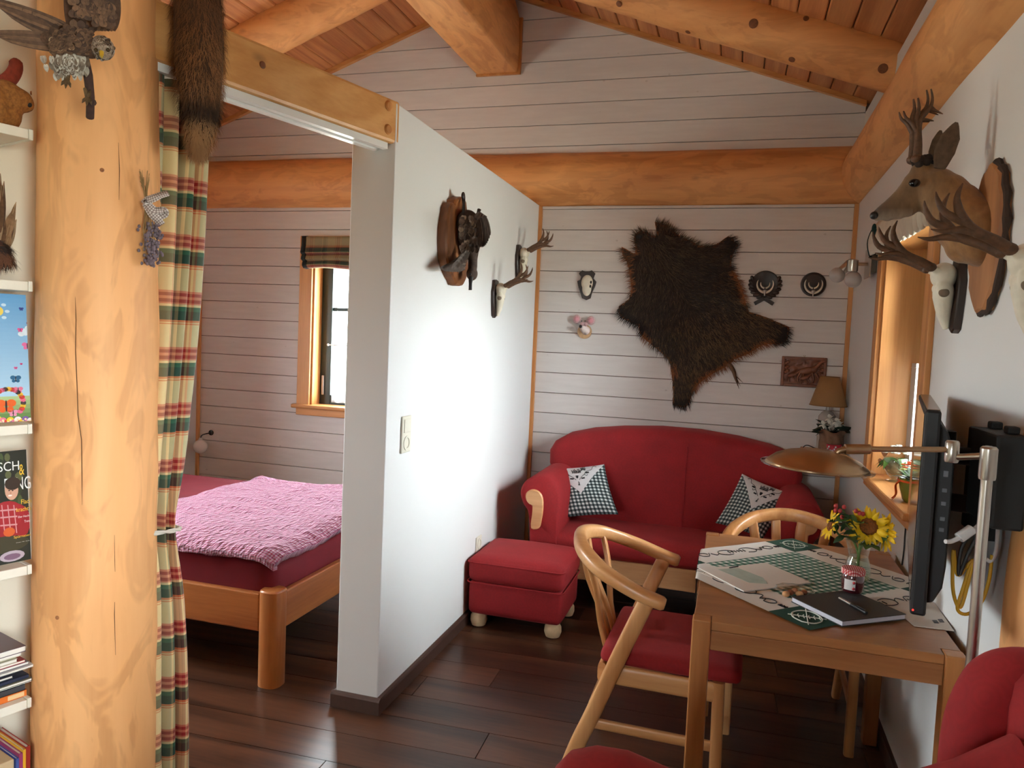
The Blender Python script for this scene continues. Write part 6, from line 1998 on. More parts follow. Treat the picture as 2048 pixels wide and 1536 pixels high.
# papers
M_PAPER = plain('sheet_paper', S(226, 218, 208), .6)
def sheet(name, label, c4, z, th, mat, cat='paper'):
    t = thing(name, label, cat, V3((c4[0][0], c4[0][1], z)))
    mb = MB(); mb.prism([(p[0], p[1]) for p in c4], Matrix(), z, z + th)
    mb.build('sheet', mat, t, smooth=0)
    return t
p4 = [PZ(*p, .752) for p in ((1397, 1136), (1536, 1130), (1622, 1166), (1488, 1183))]
sh = sheet('paper_sheet', 'folded sheet of paper with a pale green print on the tablecloth', p4, TZ + .005, .0035, M_PAPER)
def pq(u, v): return p4[0].lerp(p4[1], u).lerp(p4[3].lerp(p4[2], u), v)
mb = MB(); mb.prism([(pq(u, v).x, pq(u, v).y) for u, v in ((.2, .12), (.5, .10), (.55, .6), (.45, .85), (.25, .75))], Matrix(), TZ + .0085, TZ + .0089); mb.build('print', plain('faded_green_print', S(176, 190, 178), .6, 30, .1), sh, smooth=0)
p5_ = [PZ(*p, .752) for p in ((1392, 1140), (1532, 1124), (1612, 1158), (1480, 1178))]
sh2 = sheet('paper_sheet', 'second sheet of paper lying under the folded one', p5_, TZ + .004, .0008, M_PAPER)
mb = MB(); q0, q1 = PZ(1459, 1136, TZ + .009), PZ(1476, 1133, TZ + .009); mb.tube([q0, q1], .003, 6); mb.build('clip', M_BLACK, sh)
cdp = [PZ(*p, TZ) for p in ((1792, 1222), (1868, 1206), (1908, 1263), (1828, 1253))]
cd = sheet('envelope', 'white card lying on the table corner below the screen', cdp, TZ + .0005, .002, M_PAPER, 'envelope')
def cq(u, v): return cdp[0].lerp(cdp[1], u).lerp(cdp[3].lerp(cdp[2], u), v)
mb = MB()
for u, v in ((.78, .62), (.62, .66)): mb.prism([(cq(u + a, v + b).x, cq(u + a, v + b).y) for a, b in ((0, 0), (.12, 0), (.12, .12), (0, .12))], Matrix(), TZ + .0026, TZ + .003)
mb.build('print', plain('grey_print', S(80, 80, 84), .6), cd, smooth=0)
# notebook and pen
np_ = [PZ(*p, TZ + .02) for p in ((1583, 1193), (1700, 1179), (1812, 1228), (1685, 1242))]
nb = thing('notebook', 'closed black hardcover notebook on the near edge of the cloth', 'notebook', V3((np_[0].x, np_[0].y, TZ)))
nc = sum(np_, V3()) / 4
def shr(k): return [((p.x - nc.x) * k + nc.x, (p.y - nc.y) * k + nc.y) for p in np_]
mb = MB(); mb.prism(shr(.985), Matrix(), TZ + .0055, TZ + .0180); mb.build('pages', plain('page_block', S(206, 204, 214), .7), nb, smooth=0)
M_CVR = plain('black_book_cloth', S(44, 42, 42), .55, 300, .15)
for z0_, z1_ in ((TZ + .0035, TZ + .0056), (TZ + .0179, TZ + .020)):
    mb = MB(); mb.prism(shr(1.0), Matrix(), z0_, z1_); mb.build('cover', M_CVR, nb, smooth=0)
pn = thing('pen', 'black and silver ballpoint pen lying on the notebook', 'pen', PZ(1705, 1210, TZ + .02))
a_, b_ = PZ(1679, 1196, TZ + .025), PZ(1733, 1226, TZ + .025)
mb = MB(); mb.tube([a_, a_.lerp(b_, .45)], [.0042, .0048], 12); mb.build('barrel', M_CHROME, pn)
mb = MB(); mb.tube([a_.lerp(b_, .45), b_], [.0050, .0046], 12); mb.build('cap', M_BLACK, pn)
mb = MB(); mb.tube([a_.lerp(b_, .65) + V3((0, 0, .006)), b_.lerp(a_, .05) + V3((0, 0, .006))], .0014, 6); mb.build('clip', M_BLACK, pn)
# jam jar
jc = V3((.388, 2.425, TZ + .0035))
jc = PZ(1703, 1196, TZ + .004); jc = V3((jc.x + .003, jc.y + .02, TZ + .0205))
def thin_glass(name, tint=(1, 1, 1, 1), g=.12):
    t = NT(name)
    tr_ = t.n('BsdfTransparent', {0: tint}); gl_ = t.n('BsdfGlossy', {0: (1, 1, 1, 1), 'Roughness': .04})
    lw_ = t.n('LayerWeight', {0: .35})
    f = t.math('MULTIPLY_ADD', lw_.outputs['Facing'], .55, g * .4)
    mx = t.n('MixShader', {0: f, 1: tr_.outputs[0], 2: gl_.outputs[0]})
    t.t.links.new(mx.outputs[0], t.out.inputs[0])
    return t.m
M_THIN = thin_glass('clear_glass', (.92, .95, .93, 1))
jr = thing('jam_jar', 'small dark red jam jar with a red checked lid', 'jar', jc)
J = Matrix.Translation(jc)
mb = MB(); mb.lathe([(.028, 0), (.0305, .004), (.0325, .02), (.033, .045), (.030, .055), (.029, .058)], 28, J); mb.build('jar_glass', plain('jam_red', S(70, 8, 18), .08, Coat_Weight=1.0, Coat_Roughness=.03), jr)
M_LID = ging_mat('red_gingham', S(232, 214, 206), S(206, 100, 100), S(170, 30, 40), 11)
mb = MB()
prof = [(.0325, .054), (.0345, .055), (.0348, .066), (.033, .071), (.0001, .0725)]
mb.lathe(prof, 32, J)
mb.uv = {i: (((p - jc).x / .07 + .5), ((p - jc).y / .07 + .5 + (p - jc).z * 8)) for i, p in enumerate(mb.v)}
mb.build('lid', M_LID, jr, smooth=40)
mb = MB()
da = math.atan2(-jc.y, -jc.x)
mb.rings([[jc + V3((.0335 * math.cos(da - .75 + 1.0 * k / 10), .0335 * math.sin(da - .75 + 1.0 * k / 10), z)) for k in range(11)] for z in (.010, .042)], closed=False)
lb_ = mb.build('paper_label', plain('label_white', S(226, 220, 216), .5), jr)
mb = MB()
for z in (.016, .034):
    aa = da + .12
    mb.ball(jc + V3((.0335 * math.cos(aa), .0335 * math.sin(aa), z)), .0045, None, 10, 6)
mb.build('berry_print', plain('label_red', S(170, 40, 50), .5), lb_)
# sweets in a cellophane bag
sb = thing('sweets_bag', 'small cellophane bag of tan sweets beside the notebook', 'sweets', PZ(1585, 1186, TZ))
random.seed(12)
for k in range(5):
    p = PZ(1572 + 9 * k, 1188 - 3 * (k % 3), TZ + .012)
    mb = MB(); mb.ball(p, (.012, .010, .009), Matrix.Rotation(k, 3, 'Z'), 12, 8); mb.build('sweet', plain('toffee_%d' % (k % 3), [S(206, 150, 100), S(150, 84, 52), S(196, 128, 90)][k % 3], .5), sb)
mb = MB()
c = PZ(1588, 1180, TZ + .014)
for i in range(11):
    pass
rs = []
for i in range(9):
    a = -PI / 2 + PI * i / 8
    rs.append([c + V3((math.cos(a) * math.cos(t) * .058, math.cos(a) * math.sin(t) * .030, math.sin(a) * .016 + .002)) * (1 + .22 * noise.noise(V3((math.cos(t) * 2, math.sin(t) * 2, i * .8)))) if False else c + V3((math.cos(a) * math.cos(t) * .058 * (1 + .25 * noise.noise(V3((math.cos(t) * 2, math.sin(t) * 2, i * .8)))), math.cos(a) * math.sin(t) * .030 * (1 + .3 * noise.noise(V3((t, i, 2)))), math.sin(a) * .014 + .004)) for t in (2 * PI * j / 20 for j in range(20))])
mb.rings(rs); mb.build('cellophane', M_THIN, sb, smooth=20)

# vase with sunflowers
vc = V3((.428, 2.675, TZ + .003))
vs_ = thing('glass_vase', 'clear glass vase holding the sunflowers on the tablecloth', 'vase', vc)
mb = MB(); Jv = Matrix.Translation(vc)
mb.lathe([(.030, 0), (.040, .006), (.043, .03), (.036, .06), (.030, .08), (.036, .11), (.045, .14)], 32, Jv, cap=False); mb.lathe([(.0001, .003), (.036, .004)], 32, Jv, cap=False)
mb.build('glass', M_THIN, vs_)
mb = MB(); mb.lathe([(.0001, .006), (.036, .006), (.040, .03), (.033, .06), (.0275, .078), (.0001, .078)], 28, Jv); mb.build('water', thin_glass('vase_water', (.80, .88, .78, 1), .1), vs_)
M_STEM = plain('green_stem', S(92, 120, 52), .6, 40, .2); M_LEAF = plain('dark_leaf', S(40, 66, 34), .55, 30, .3); M_LEAF2 = plain('mid_leaf', S(74, 106, 44), .55, 30, .3)
M_PETAL = plain('sunflower_yellow', S(240, 196, 20), .6, 40, .12); M_SEED = plain('sunflower_disc', S(120, 66, 16), .9, 200, .5)
pm = MB()
def petal_fn(u, v):
    w_ = .0085 * math.sin(PI * (.06 + .94 * u) ** .75) ** .8
    return V3((u * .040, (v - .5) * 2 * w_, .006 * math.sin(PI * u) - .004 * (2 * v - 1) ** 2))
pm.grid(petal_fn, 6, 2)
PETAL = None
def sunflower(label, c, face, r, n, open_=0.25, stem_to=None):
    """c: centre of the disc; face: direction it looks"""
    global PETAL
    t = thing('sunflower', label, 'flower', c)
    fx = V3(face).normalized(); e = V3((0, 0, 1)); e = (e - fx * e.dot(fx)).normalized(); g = fx.cross(e)
    m = Matrix(((e.x, g.x, fx.x, c.x), (e.y, g.y, fx.y, c.y), (e.z, g.z, fx.z, c.z), (0, 0, 0, 1)))
    mb = MB(); mb.lathe([(r * .42, -.006), (r * .46, 0), (r * .36, .006), (r * .18, .004), (.0001, .003)], 20, m); mb.build('seed_disc', M_SEED, t)
    mb = MB(); mb.lathe([(.004, -.02), (r * .3, -.014), (r * .48, -.005), (r * .46, -.001)], 16, m)
    for k in range(12):
        a = 2 * PI * k / 12
        mb.add([m @ V3((r * .4 * math.cos(a - .2), r * .4 * math.sin(a - .2), -.006)), m @ V3((r * .4 * math.cos(a + .2), r * .4 * math.sin(a + .2), -.006)), m @ V3((r * .85 * math.cos(a), r * .85 * math.sin(a), -.012))], [(0, 1, 2)])
    mb.build('calyx', M_STEM, t)
    for k in range(n):
        a = 2 * PI * k / n + random.uniform(-.1, .1)
        sc = r / .055 * random.uniform(.85, 1.15)
        if PETAL is None:
            PETAL = pm.build('petal', M_PETAL, t, smooth=60, local=True); o = PETAL
        else:
            o = bpy.data.objects.new('petal', PETAL.data); COL.objects.link(o); o.parent = t
        lm = m @ Matrix.Rotation(a, 4, 'Z') @ Matrix.Translation((r * .38, 0, -.001 - .003 * (k % 2))) @ Matrix.Rotation(-open_ + random.uniform(-.2, .2), 4, 'Y') @ Matrix.Rotation(random.uniform(-.3, .3), 4, 'X') @ Matrix.Diagonal((sc, sc, sc, 1))
        o.matrix_local = Matrix.Translation(-c) @ lm
    foot = vc + V3((random.uniform(-.012, .012), random.uniform(-.012, .012), .02)); neck = vc + V3(((c.x - vc.x) * .25, (c.y - vc.y) * .25, .13))
    mb = MB(); mb.tube(smoothpath([foot, vc + V3((0, 0, .075)) + (foot - vc) * .3, neck, c - fx * .03 - V3((0, 0, .02)), c - fx * .012], 5), .0035, 8); mb.build('stem', M_STEM, t)
    return t
random.seed(9)
toC = lambda p: (CAM - p).normalized()
c1_ = PY(1737, 1053, 2.66); c2_ = PY(1662, 1050, 2.69); c3_ = PY(1768, 1066, 2.66)
sunflower('sunflower facing the viewer in the middle of the vase', c1_, toC(c1_) + V3((-.25, 0, -.1)), .062, 22)
sunflower('sunflower drooping to the left of the vase', c2_, V3((-.9, -.1, .35)), .048, 18, .1)
sunflower('sunflower turned away on the right of the vase', c3_, V3((.85, .35, -.05)), .058, 20, .15)
def leaf_fn(L, w, bend):
    def f(u, v):
        ww = w * math.sin(PI * (.03 + .95 * u) ** .8)
        return V3((u * L, (v - .5) * 2 * ww, -bend * u * u + .15 * ww * abs(2 * v - 1)))
    return f
def leaf(parent, p, d, L, w, bend, mat, name='leaf', roll=0.0):
    d = V3(d).normalized(); e = V3((0, 0, 1)); e = (e - d * e.dot(d)).normalized(); g = e.cross(d)
    m = Matrix(((d.x, g.x, e.x, p.x), (d.y, g.y, e.y, p.y), (d.z, g.z, e.z, p.z), (0, 0, 0, 1))) @ Matrix.Rotation(roll, 4, 'X')
    mb = MB(); f = leaf_fn(L, w, bend); mb.grid(lambda u, v: m @ f(u, v), 8, 4)
    return mb.build(name, mat, parent, smooth=70)
gs = thing('berry_sprig', 'leafy sprig with red berries between the sunflowers', 'greenery', vc + V3((0, 0, .02)))
mb = MB()
ends_ = [PY(1685, 1018, 2.68), PY(1700, 1030, 2.67), PY(1716, 1026, 2.69), PY(1690, 1045, 2.66), PY(1708, 1060, 2.64)]
for e_ in ends_: mb.tube(smoothpath([vc + V3((0, 0, .02)), vc + V3((0, 0, .12)), e_], 5), .002, 6)
mb.build('stems', M_STEM, gs)
for x, y in ((1672, 1012), (1680, 1022), (1688, 1014), (1671, 1021), (1684, 1034), (1719, 1026), (1726, 1028), (1712, 1022)):
    mb = MB(); mb.ball(PY(x, y, 2.66), (.007, .007, .008), None, 10, 8); mb.build('berry', plain('red_berry', S(190, 60, 60), .35), gs)
for k in range(26):
    x, y = random.uniform(1672, 1722), random.uniform(1026, 1082)
    p = PY(x, y, 2.67 + random.uniform(-.03, .03)); d = V3((random.uniform(-1, 1), random.uniform(-1, .3), random.uniform(-.5, .6)))
    leaf(gs, p, d, random.uniform(.03, .055), random.uniform(.010, .018), .012, M_LEAF if k % 3 else M_LEAF2, roll=random.uniform(-.6, .6))
for k in range(10):
    p = vc + V3((random.uniform(-.03, .03), random.uniform(-.03, .03), .12 + .02 * (k % 2)))
    leaf(gs, p, V3((math.cos(k * 2.2), math.sin(k * 2.2), .35)), .06, .016, .02, M_LEAF2)

# ================================================================== reading lamp
LP_ = V3((.486, 1.665, 0))
fl_ = thing('reading_lamp', 'satin metal swing-arm reading lamp reaching over the table', 'floor lamp', LP_)
zt = PY(1975, 893, LP_.y).z
mb = MB(); mb.lathe([(.09, 0), (.095, .004), (.092, .010), (.03, .016), (.012, .022)], 36, Matrix.Translation(LP_)); mb.build('base', M_CHROME, fl_)
mb = MB(); mb.lathe([(.0105, .02), (.0105, zt - .06)], 20, Matrix.Translation(LP_)); mb.build('pole', M_CHROME, fl_)
mb = MB(); mb.lathe([(.0145, zt - .065), (.0155, zt - .06), (.0155, zt - .004), (.012, zt)], 20, Matrix.Translation(LP_)); mb.build('collar', M_CHROME, fl_)
je = PY(1904, 903, 1.71)
mb = MB(); mb.tube([LP_ + V3((0, 0, zt - .018)), je + V3((0, 0, -.012))], .0065, 12); mb.build('lower_arm', M_CHROME, fl_)
mb = MB(); mb.lathe([(.012, -.022), (.0135, -.018), (.0135, .018), (.011, .022)], 20, Matrix.Translation(je)); mb.build('elbow', M_CHROME, fl_)
je2 = PY(1690, 902, 1.68)
jd = (je2 - je).normalized()
mb = MB(); mb.tube([je + V3((0, 0, .004)), je2 + V3((0, 0, .004))], .0058, 12); mb.build('upper_arm', M_BRASS, fl_)
mb = MB(); mb.tube([je2 + V3((0, 0, .004)), je2 - jd * .048 + V3((0, 0, .004)), je2 - jd * .05 + V3((0, 0, .004))], [.0105, .0105, .008], 16); mb.build('sleeve', M_BRASS, fl_)
sc_ = PY(1634, 924, 1.68)
mb = MB(); mb.tube([je2 + V3((0, 0, .004)), je2 + jd * .012, sc_.lerp(je2, .55) + V3((0, 0, -.004))], [.007, .006, .005], 10); mb.build('joint', M_BRASS, fl_)
Js = Matrix.Translation(sc_) @ Matrix.Rotation(math.radians(2), 4, 'Y')
dome = [(.104, -.010), (.100, -.004), (.084, .009), (.06, .019), (.032, .025), (.0001, .027)]
mb = MB(); mb.lathe(dome + [], 48, Js, cap=False); sd_ = mb.build('shade', M_BRASS, fl_, smooth=60); so2 = sd_.modifiers.new('thick', 'SOLIDIFY'); so2.thickness = .002
mb = MB(); mb.lathe([(.100, -.013), (.112, -.011), (.113, -.008), (.103, -.006)], 48, Js, cap=False); mb.build('glass_rim', M_THIN, fl_)
mb = MB(); mb.lathe([(.0001, -.012), (.075, -.010), (.094, -.008)], 32, Js, cap=False); mb.build('diffuser', M_FROST, fl_)

# ================================================================== television on its wall arm
A_ = V3((.410, 1.85, 0)); B_ = V3((.546, 2.56, 0))
td = (B_ - A_).normalized(); tn = V3((td.y, -td.x, 0))      # tn points to the wall side (back of the set)
Z0, Z1 = .914, 1.378
tv = thing('television', 'flat black television on a wall arm, seen edge-on from behind', 'television', (A_ + B_) / 2 + V3((0, 0, Z0)))
def obox(mb, s0, s1, n0, n1, z0, z1):
    mb.rings([[A_ + td * s + tn * n + V3((0, 0, z)) for s, n in ((s0, n0), (s1, n0), (s1, n1), (s0, n1))] for z in (z0, z1)]); return mb
Lt = (B_ - A_).length
obox(MB(), 0, Lt, 0, .032, Z0, Z1).build('panel', M_BLACK, tv, smooth=0, bevel=.006)
obox(MB(), .012, Lt - .012, -.0012, .0, Z0 + .03, Z1 - .012).build('screen', plain('dark_screen', S(10, 10, 12), .08), tv, smooth=0)
mb = MB()
prof = [(.032, Z0 + .02), (.046, Z0 + .025), (.062, Z0 + .06), (.066, Z0 + .11), (.066, Z1 - .10), (.05, Z1 - .05), (.032, Z1 - .03)]
mb.rings([[A_ + td * s + tn * n + V3((0, 0, z)) for n, z in prof] for s in (.04, .48)]); bc = mb.build('back_cover', M_BLACK, tv, smooth=20, bevel=.004)
for k, z in enumerate((1.28, 1.235, 1.20, 1.17, 1.135, 1.11)):
    obox(MB(), .0385, .0405, .046, .056, z - .007, z + .007 if k < 2 else z + .002).build('port', plain('port_metal', S(110, 112, 118), .45), tv, smooth=0, bevel=.001)
for s, z in ((.11, 1.285), (.10, 1.22), (.13, 1.15)):
    mb = MB(); mb.lathe([(.005, 0), (.005, .002), (.0001, .002)], 12, Matrix.Translation(A_ + td * s + tn * .0665 + V3((0, 0, z))) @ tn.to_track_quat('Z', 'Y').to_matrix().to_4x4()); mb.build('screw', M_CHROME, tv)
obox(MB(), .02, Lt - .02, .004, .030, Z1, Z1 + .0012).build('top_reflection', plain('top_reflection_beige', S(150, 134, 112), .2), tv, smooth=0)  # pale strip colours in the beige reflection on the set's top
led = thing('x', 'x', 'x') if False else None
mb = MB(); mb.ball(A_ + td * -.001 + tn * .006 + V3((0, 0, Z0 + .012)), .0022)
t_ = NT('standby_led'); e_ = t_.n('Emission', {0: (1, .03, .02, 1), 1: 3.0}); t_.t.links.new(e_.outputs[0], t_.out.inputs[0]); mb.build('standby_light', t_.m, tv)
# wall arm
wm = thing('tv_wall_arm', 'black articulated wall arm between television and wall', 'tv mount', (XR, 2.1, 1.2))
MB().box((XR - .035, 2.03, 1.06), (XR - .001, 2.20, 1.32)).build('wall_plate', M_BLACKM, wm, smooth=0, bevel=.004)
pb = A_ + td * .30 + tn * .069
for z in (1.13, 1.25):
    mb = MB(); bar(mb, [V3((XR - .03, 2.11, z)), pb + V3((0, 0, z))], .03, .045); mb.build('arm', M_BLACKM, wm)
mb = MB(); bar(mb, [pb + V3((0, 0, 1.08)), pb + V3((0, 0, 1.31))], .05, .02, up=(1, 0, 0)); mb.build('tv_plate', M_BLACKM, wm)
mbx = thing('set_top_box', 'black receiver box hung on the wall behind the lamp pole', 'receiver', (.585, 1.925, 1.13))
MB().box((.548, 1.83, 1.13), (.612, 2.015, 1.335)).build('case', M_BLACKM, mbx, smooth=0, bevel=.006)
for y in (1.86, 1.97): MB().box((.575, y, 1.335), (.60, y + .03, 1.352)).build('bracket', M_BLACKM, mbx, smooth=0, bevel=.004)
MB().box((.612, 1.87, 1.18), (.6255, 1.96, 1.28)).build('wall_bracket', M_BLACKM, mbx, smooth=0)
for z in (1.30, 1.20): 
    mb = MB(); mb.lathe([(.008, 0), (.008, .012), (.006, .014)], 14, Matrix.Translation((.548, 1.86, z)) @ Matrix.Rotation(-PI / 2, 4, 'Y')); mb.build('knob', M_CHROME, mbx)
def cable(name, label, pts, r, mat, extra=None):
    t = thing(name, label, 'cable', pts[0])
    mb = MB(); mb.tube(smoothpath(pts, 8), r, 10); mb.build('cord', mat, t)
    return t
M_WCAB = plain('white_cable', S(206, 204, 202), .5); M_YCAB = plain('yellow_cable', S(196, 150, 30), .5); M_BCAB = plain('black_cable', S(18, 18, 20), .5)
K2 = lambda x, y, Y=1.93: PY(x, y, Y)
c = cable('white_cable', 'white cable with plug curving down to the television', [K2(2034, 915), K2(2012, 912, 1.92), K2(1998, 945, 1.90), K2(1985, 1000, 1.88), K2(1962, 1045, 1.86), K2(1935, 1066, 1.84), K2(1905, 1082, 1.83), K2(1891, 1083, 1.82)], .0048, M_WCAB)
mb = MB(); bar(mb, [K2(1944, 1058, 1.845), K2(1918, 1076, 1.835)], .022, .020); mb.build('plug', M_WCAB, c)
cable('white_cable', 'white cable hanging straight down beside the lamp pole', [K2(2034, 905), K2(2014, 905), K2(2000, 935), K2(1995, 990), K2(1996, 1050), K2(1992, 1100), K2(1982, 1122), K2(1972, 1118)], .0045, M_WCAB)
cable('yellow_cable', 'looped yellow cable hanging under the receiver box', [K2(1968, 1110), K2(1940, 1125), K2(1915, 1150), K2(1907, 1100), K2(1906, 1180), K2(1920, 1215), K2(1935, 1170), K2(1945, 1120), K2(1925, 1180), K2(1915, 1218), K2(1935, 1228), K2(1962, 1205), K2(1978, 1160), K2(1984, 1110)], .004, M_YCAB)
cable('black_cable', 'thin black cable looped behind the television', [K2(1955, 1070, 1.9), K2(1935, 1110, 1.9), K2(1918, 1150, 1.9), K2(1922, 1100, 1.9), K2(1945, 1060, 1.9)], .0042, M_BCAB)
cable('black_cable', 'thin black cable hanging on the wall in front of the window sill', [PX(1813, 1040, XR - .006), PX(1810, 1070, XR - .006), PX(1808, 1100, XR - .006), PX(1804, 1130, XR - .006)], .003, M_BCAB)

# ================================================================== window sill
SZ = RZ0 + .002
gp = PX(1836, 990, .70); gp = V3((.684, gp.y * .684 / .70, SZ))
fp = thing('flower_pot', 'olive green pot of orange flowers on the window sill', 'potted plant', gp)
mb = MB(); mb.lathe([(.045, 0), (.052, .006), (.064, .05), (.070, .085), (.072, .09), (.066, .09), (.060, .075), (.0001, .074)], 32, Matrix.Translation(gp)); mb.build('pot', plain('olive_glaze', S(112, 116, 40), .25), fp)
random.seed(17)
for k in range(26):
    a = k * 2.4; r_ = .02 + .035 * random.random()
    leaf(fp, gp + V3((.02 * math.cos(a), .02 * math.sin(a), .08)), V3((math.cos(a), math.sin(a), random.uniform(.2, 1.1))), random.uniform(.05, .08), .018, .02, M_LEAF2 if k % 2 else M_LEAF)
M_ORANGE = plain('orange_blossom', S(222, 96, 44), .7, 60, .2); M_PALE = plain('pale_bud', S(200, 200, 120), .7)
for k in range(26):
    a = k * 2.4; r_ = .062 * math.sqrt((k + .5) / 26)
    mb = MB(); c = gp + V3((r_ * math.cos(a), r_ * math.sin(a), .135 + .02 * math.cos(r_ * 30) + random.uniform(-.008, .008)))
    for j in range(4): mb.ball(c + V3((.006 * math.cos(j * PI / 2), .006 * math.sin(j * PI / 2), 0)), (.006, .006, .003), None, 8, 5)
    mb.build('blossom', M_ORANGE if k % 5 else M_PALE, fp)
mb = MB()
mb.tube([gp + V3((.070 * math.cos(t), .070 * math.sin(t), .080)) for t in (2 * PI * k / 24 for k in range(25))], (.004,) * 25, 8)
a = math.radians(200)
for da in (-.25, .2):
    b0 = gp + V3((.074 * math.cos(a + da * .3), .074 * math.sin(a + da * .3), .08)); mb.tube(smoothpath([b0, b0 + V3((-.012, .012 + da * .03, -.02)), b0 + V3((-.006, .02 + da * .06, -.055)), b0 + V3((-.016, .03 + da * .08, -.075))], 4), [(.0015, .005)] * 13, 8)
mb.build('ribbon', plain('orange_ribbon', S(226, 92, 36), .5), fp)
gv_ = PX(1786, 988, .70); gv_ = V3((.688, gv_.y * .688 / .70, SZ))
vb = thing('glass_bowl', 'glass bowl of white flowers and wooden hearts on the window sill', 'vase', gv_)
mb = MB(); mb.lathe([(.034, 0), (.036, .003), (.012, .012), (.03, .03), (.046, .06), (.05, .09), (.046, .105)], 28, Matrix.Translation(gv_), cap=False); mb.lathe([(.0001, .001), (.034, .001)], 28, Matrix.Translation(gv_), cap=False); mb.build('glass', M_THIN, vb)
mb = MB(); mb.ball(gv_ + V3((0, 0, .065)), (.042, .042, .035)); mb.build('moss_filling', plain('grey_moss', S(140, 130, 100), .9, 50, .3), vb)
M_WFL = plain('white_blossom', S(230, 226, 214), .8, 60, .08)
for k in range(22):
    a = k * 2.4; r_ = .05 * math.sqrt((k + .5) / 22)
    mb = MB(); c = gv_ + V3((r_ * math.cos(a), r_ * math.sin(a), .125 + .03 * math.cos(r_ * 30) + random.uniform(-.01, .01)))
    for j in range(5): mb.ball(c + V3((.007 * math.cos(j * 1.257), .007 * math.sin(j * 1.257), 0)), (.007, .007, .004), None, 8, 5)
    mb.build('blossom', M_WFL, vb)
for k in range(12): leaf(vb, gv_ + V3((.02 * math.cos(k), .02 * math.sin(k), .10)), V3((math.cos(k * 1.9) - .4, math.sin(k * 1.9), .1)), .07, .014, .05, M_LEAF2)
for k, (dx, dy, dz) in enumerate(((-.035, .05, .115), (-.045, .045, .075))):
    mb = MB(); hh = [(.0, -.02), (.012, -.006), (.017, .006), (.012, .014), (.004, .012), (0, .006), (-.004, .012), (-.012, .014), (-.017, .006), (-.012, -.006)]
    mb.prism(hh, frame(gv_ + V3((dx, dy, dz)), (.8, -.6, 0), (0, 0, 1)), -.003, .003); mb.build('wooden_heart', plain('heart_wood', S(150, 96, 54), .6, 40, .15), vb, smooth=0)

# ================================================================== corner shelf beside the sofa
CZ = .925
P((.40, 4.37, CZ - .022), (.6245, 4.733, CZ), 'corner_shelf', M_BEECH, None, .003)
cs_o = bpy.context.scene.objects['corner_shelf']
tag(cs_o, 'small wooden corner shelf above the right sofa arm', 'shelf')
tl_ = thing('table_lamp', 'table lamp with a tan cone shade in the corner', 'table lamp', (.522, 4.60, CZ))
Jl = Matrix.Translation((.522, 4.60, CZ))
mb = MB(); mb.lathe([(.045, 0), (.05, .006), (.048, .03), (.05, .12), (.048, .2), (.03, .225), (.012, .235), (.01, .27)], 28, Jl); mb.build('glass_body', plain('pearl_glass', S(206, 196, 186), .15, Transmission_Weight=.3), tl_)
mb = MB(); mb.lathe([(.100, .262), (.052, .425)], 40, Jl, cap=False); o = mb.build('lamp_shade', plain('tan_shade', S(152, 108, 62), .8, 200, .06), tl_, smooth=60); sm = o.modifiers.new('thick', 'SOLIDIFY'); sm.thickness = .002
for r_, z in ((.100, .262), (.052, .425)):
    mb = MB(); mb.tube([Jl @ V3((r_ * math.cos(2 * PI * k / 40), r_ * math.sin(2 * PI * k / 40), z)) for k in range(41)], .0022, 6); mb.build('shade_rim', plain('tan_braid', S(140, 98, 56), .8), tl_)
mb = MB(); mb.tube(smoothpath([V3((.48, 4.60, CZ + .006)), V3((.42, 4.52, CZ + .035)), V3((.392, 4.48, CZ + .02)), V3((.388, 4.50, CZ - .05)), V3((.39, 4.72, CZ - .09))], 6), .003, 8); mb.build('cord', M_BCAB, tl_)
bp_ = V3((.535, 4.475, CZ))
pf = thing('wrapped_plant', 'white potted flower wrapped in brown paper on the corner shelf', 'potted plant', bp_)
mb = MB()
rs = []
for i, (r_, z) in enumerate(((.050, 0), (.060, .03), (.062, .07), (.058, .10), (.066, .125), (.076, .135))):
    rs.append([bp_ + V3(((r_ + .006 * math.sin(7 * t + i)) * math.cos(t), (r_ + .006 * math.sin(7 * t + i)) * math.sin(t), z + (.008 * math.sin(5 * t) if i == 5 else 0))) for t in (2 * PI * j / 36 for j in range(36))])
mb.rings(rs, True, True, False); mb.build('paper_wrap', plain('brown_burlap', S(120, 88, 66), .9, 60, .15), pf, smooth=60)
mb = MB(); mb.lathe([(.0001, .118), (.056, .118)], 24, Matrix.Translation(bp_), cap=False); mb.build('soil', M_BLACKM, pf)
random.seed(23)
for k in range(16):
    a = k * 2.4
    leaf(pf, bp_ + V3((.012 * math.cos(a), .012 * math.sin(a), .12)), V3((math.cos(a) * 1.2, math.sin(a) * .6 - .3, random.uniform(.2, .9))), random.uniform(.08, .11), .024, .04, plain('blackish_leaf', S(30, 46, 34), .4, 30, .2), roll=random.choice((-.9, .9, .4)))
for k, (dx, dz) in enumerate(((-.05, .165), (.02, .185), (.035, .17), (-.015, .20), (.0, .155))):
    c = bp_ + V3((dx, -.04 + .01 * k, dz))
    for j in range(7):
        a = j * 2 * PI / 7
        leaf(pf, c, V3((math.cos(a), -.5, math.sin(a) + .1)), .032, .012, .006, M_WFL, 'petal')
hp_ = V3((.545, 4.405, CZ))
hr = thing('heart_pot', 'small red and white heart pot at the front of the corner shelf', 'pot', hp_)
mb = MB(); mb.lathe([(.030, 0), (.034, .004), (.038, .05), (.041, .066), (.038, .066), (.034, .05), (.0001, .048)], 28, Matrix.Translation(hp_)); mb.build('pot', plain('pot_red', S(164, 26, 42), .5), hr)
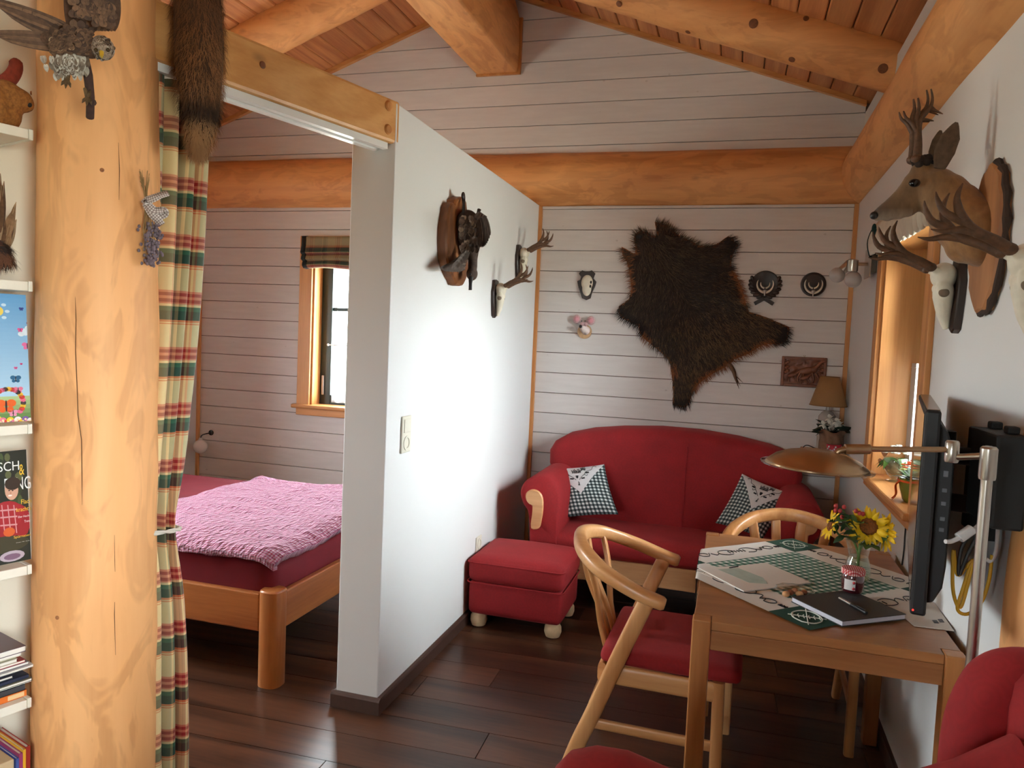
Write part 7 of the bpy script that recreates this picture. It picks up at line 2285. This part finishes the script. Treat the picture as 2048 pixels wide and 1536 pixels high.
for k in range(6):
    a = -PI / 2 - .9 + k * .45
    m = frame(hp_ + V3((.0395 * math.cos(a), .0395 * math.sin(a), .03)), (-math.sin(a), math.cos(a), 0), (0, 0, 1))
    hh = [(.0, -.014), (.008, -.004), (.0115, .004), (.008, .010), (.003, .009), (0, .005), (-.003, .009), (-.008, .010), (-.0115, .004), (-.008, -.004)]
    if k % 2: mb = MB(); mb.prism(hh, m, -.002, .0015); mb.build('heart', plain('pot_grey', S(190, 176, 180), .6), hr, smooth=0)
    else:
        mb = MB()
        for j in range(5): mb.ball(m @ V3((.003 * (-1) ** j, -.024 + .012 * j, 0)), (.005, .003, .006), None, 8, 5)
        mb.build('lace_strip', M_LINEN, hr)

# ================================================================== knots in the roof timbers
def knot_at(o, p, n, r_):
    mb = MB(); mb.lathe([(r_, -.006), (r_, .0015), (r_ * .8, .003), (r_ * .4, .0035), (.0001, .003)], 14, Matrix.Translation(p) @ n.to_track_quat('Z', 'Y').to_matrix().to_4x4())
    mb.build('knot', plain('timber_knot', S(120, 70, 38), .7, 80, .3), o)
raf = [o for o in COL.objects if o.name.startswith('log_rafter') and 'nearest the gable, window' in o['label']][0]
nx, nz = SL * cs, cs
fr = lambda x: V3((x - nx * RF_H, RF_Y, roofz(x) - nz * RF_H))
a0, a1 = fr(APX), fr(XR + .25); ad = (a1 - a0).normalized()
for x, y, r_ in ((1238, 8, .016), (1507, 47, .022), (1376, 64, .015), (1584, 119, .018), (1766, 137, .022), (1612, 37, .014)):
    d = ray(x, y); f = CAM - a0
    dp = d - ad * d.dot(ad); fp_ = f - ad * f.dot(ad)
    A2, B2, C2 = dp.dot(dp), 2 * dp.dot(fp_), fp_.dot(fp_) - RF_R ** 2
    disc_ = B2 * B2 - 4 * A2 * C2
    if disc_ < 0: continue
    p = CAM + d * ((-B2 - math.sqrt(disc_)) / (2 * A2))
    n = (p - a0); n = (n - ad * n.dot(ad)).normalized()
    knot_at(raf, p, n, r_)
knot_at(bpy.data.objects['beam'], PB(525, 130, 0), -en, .011)
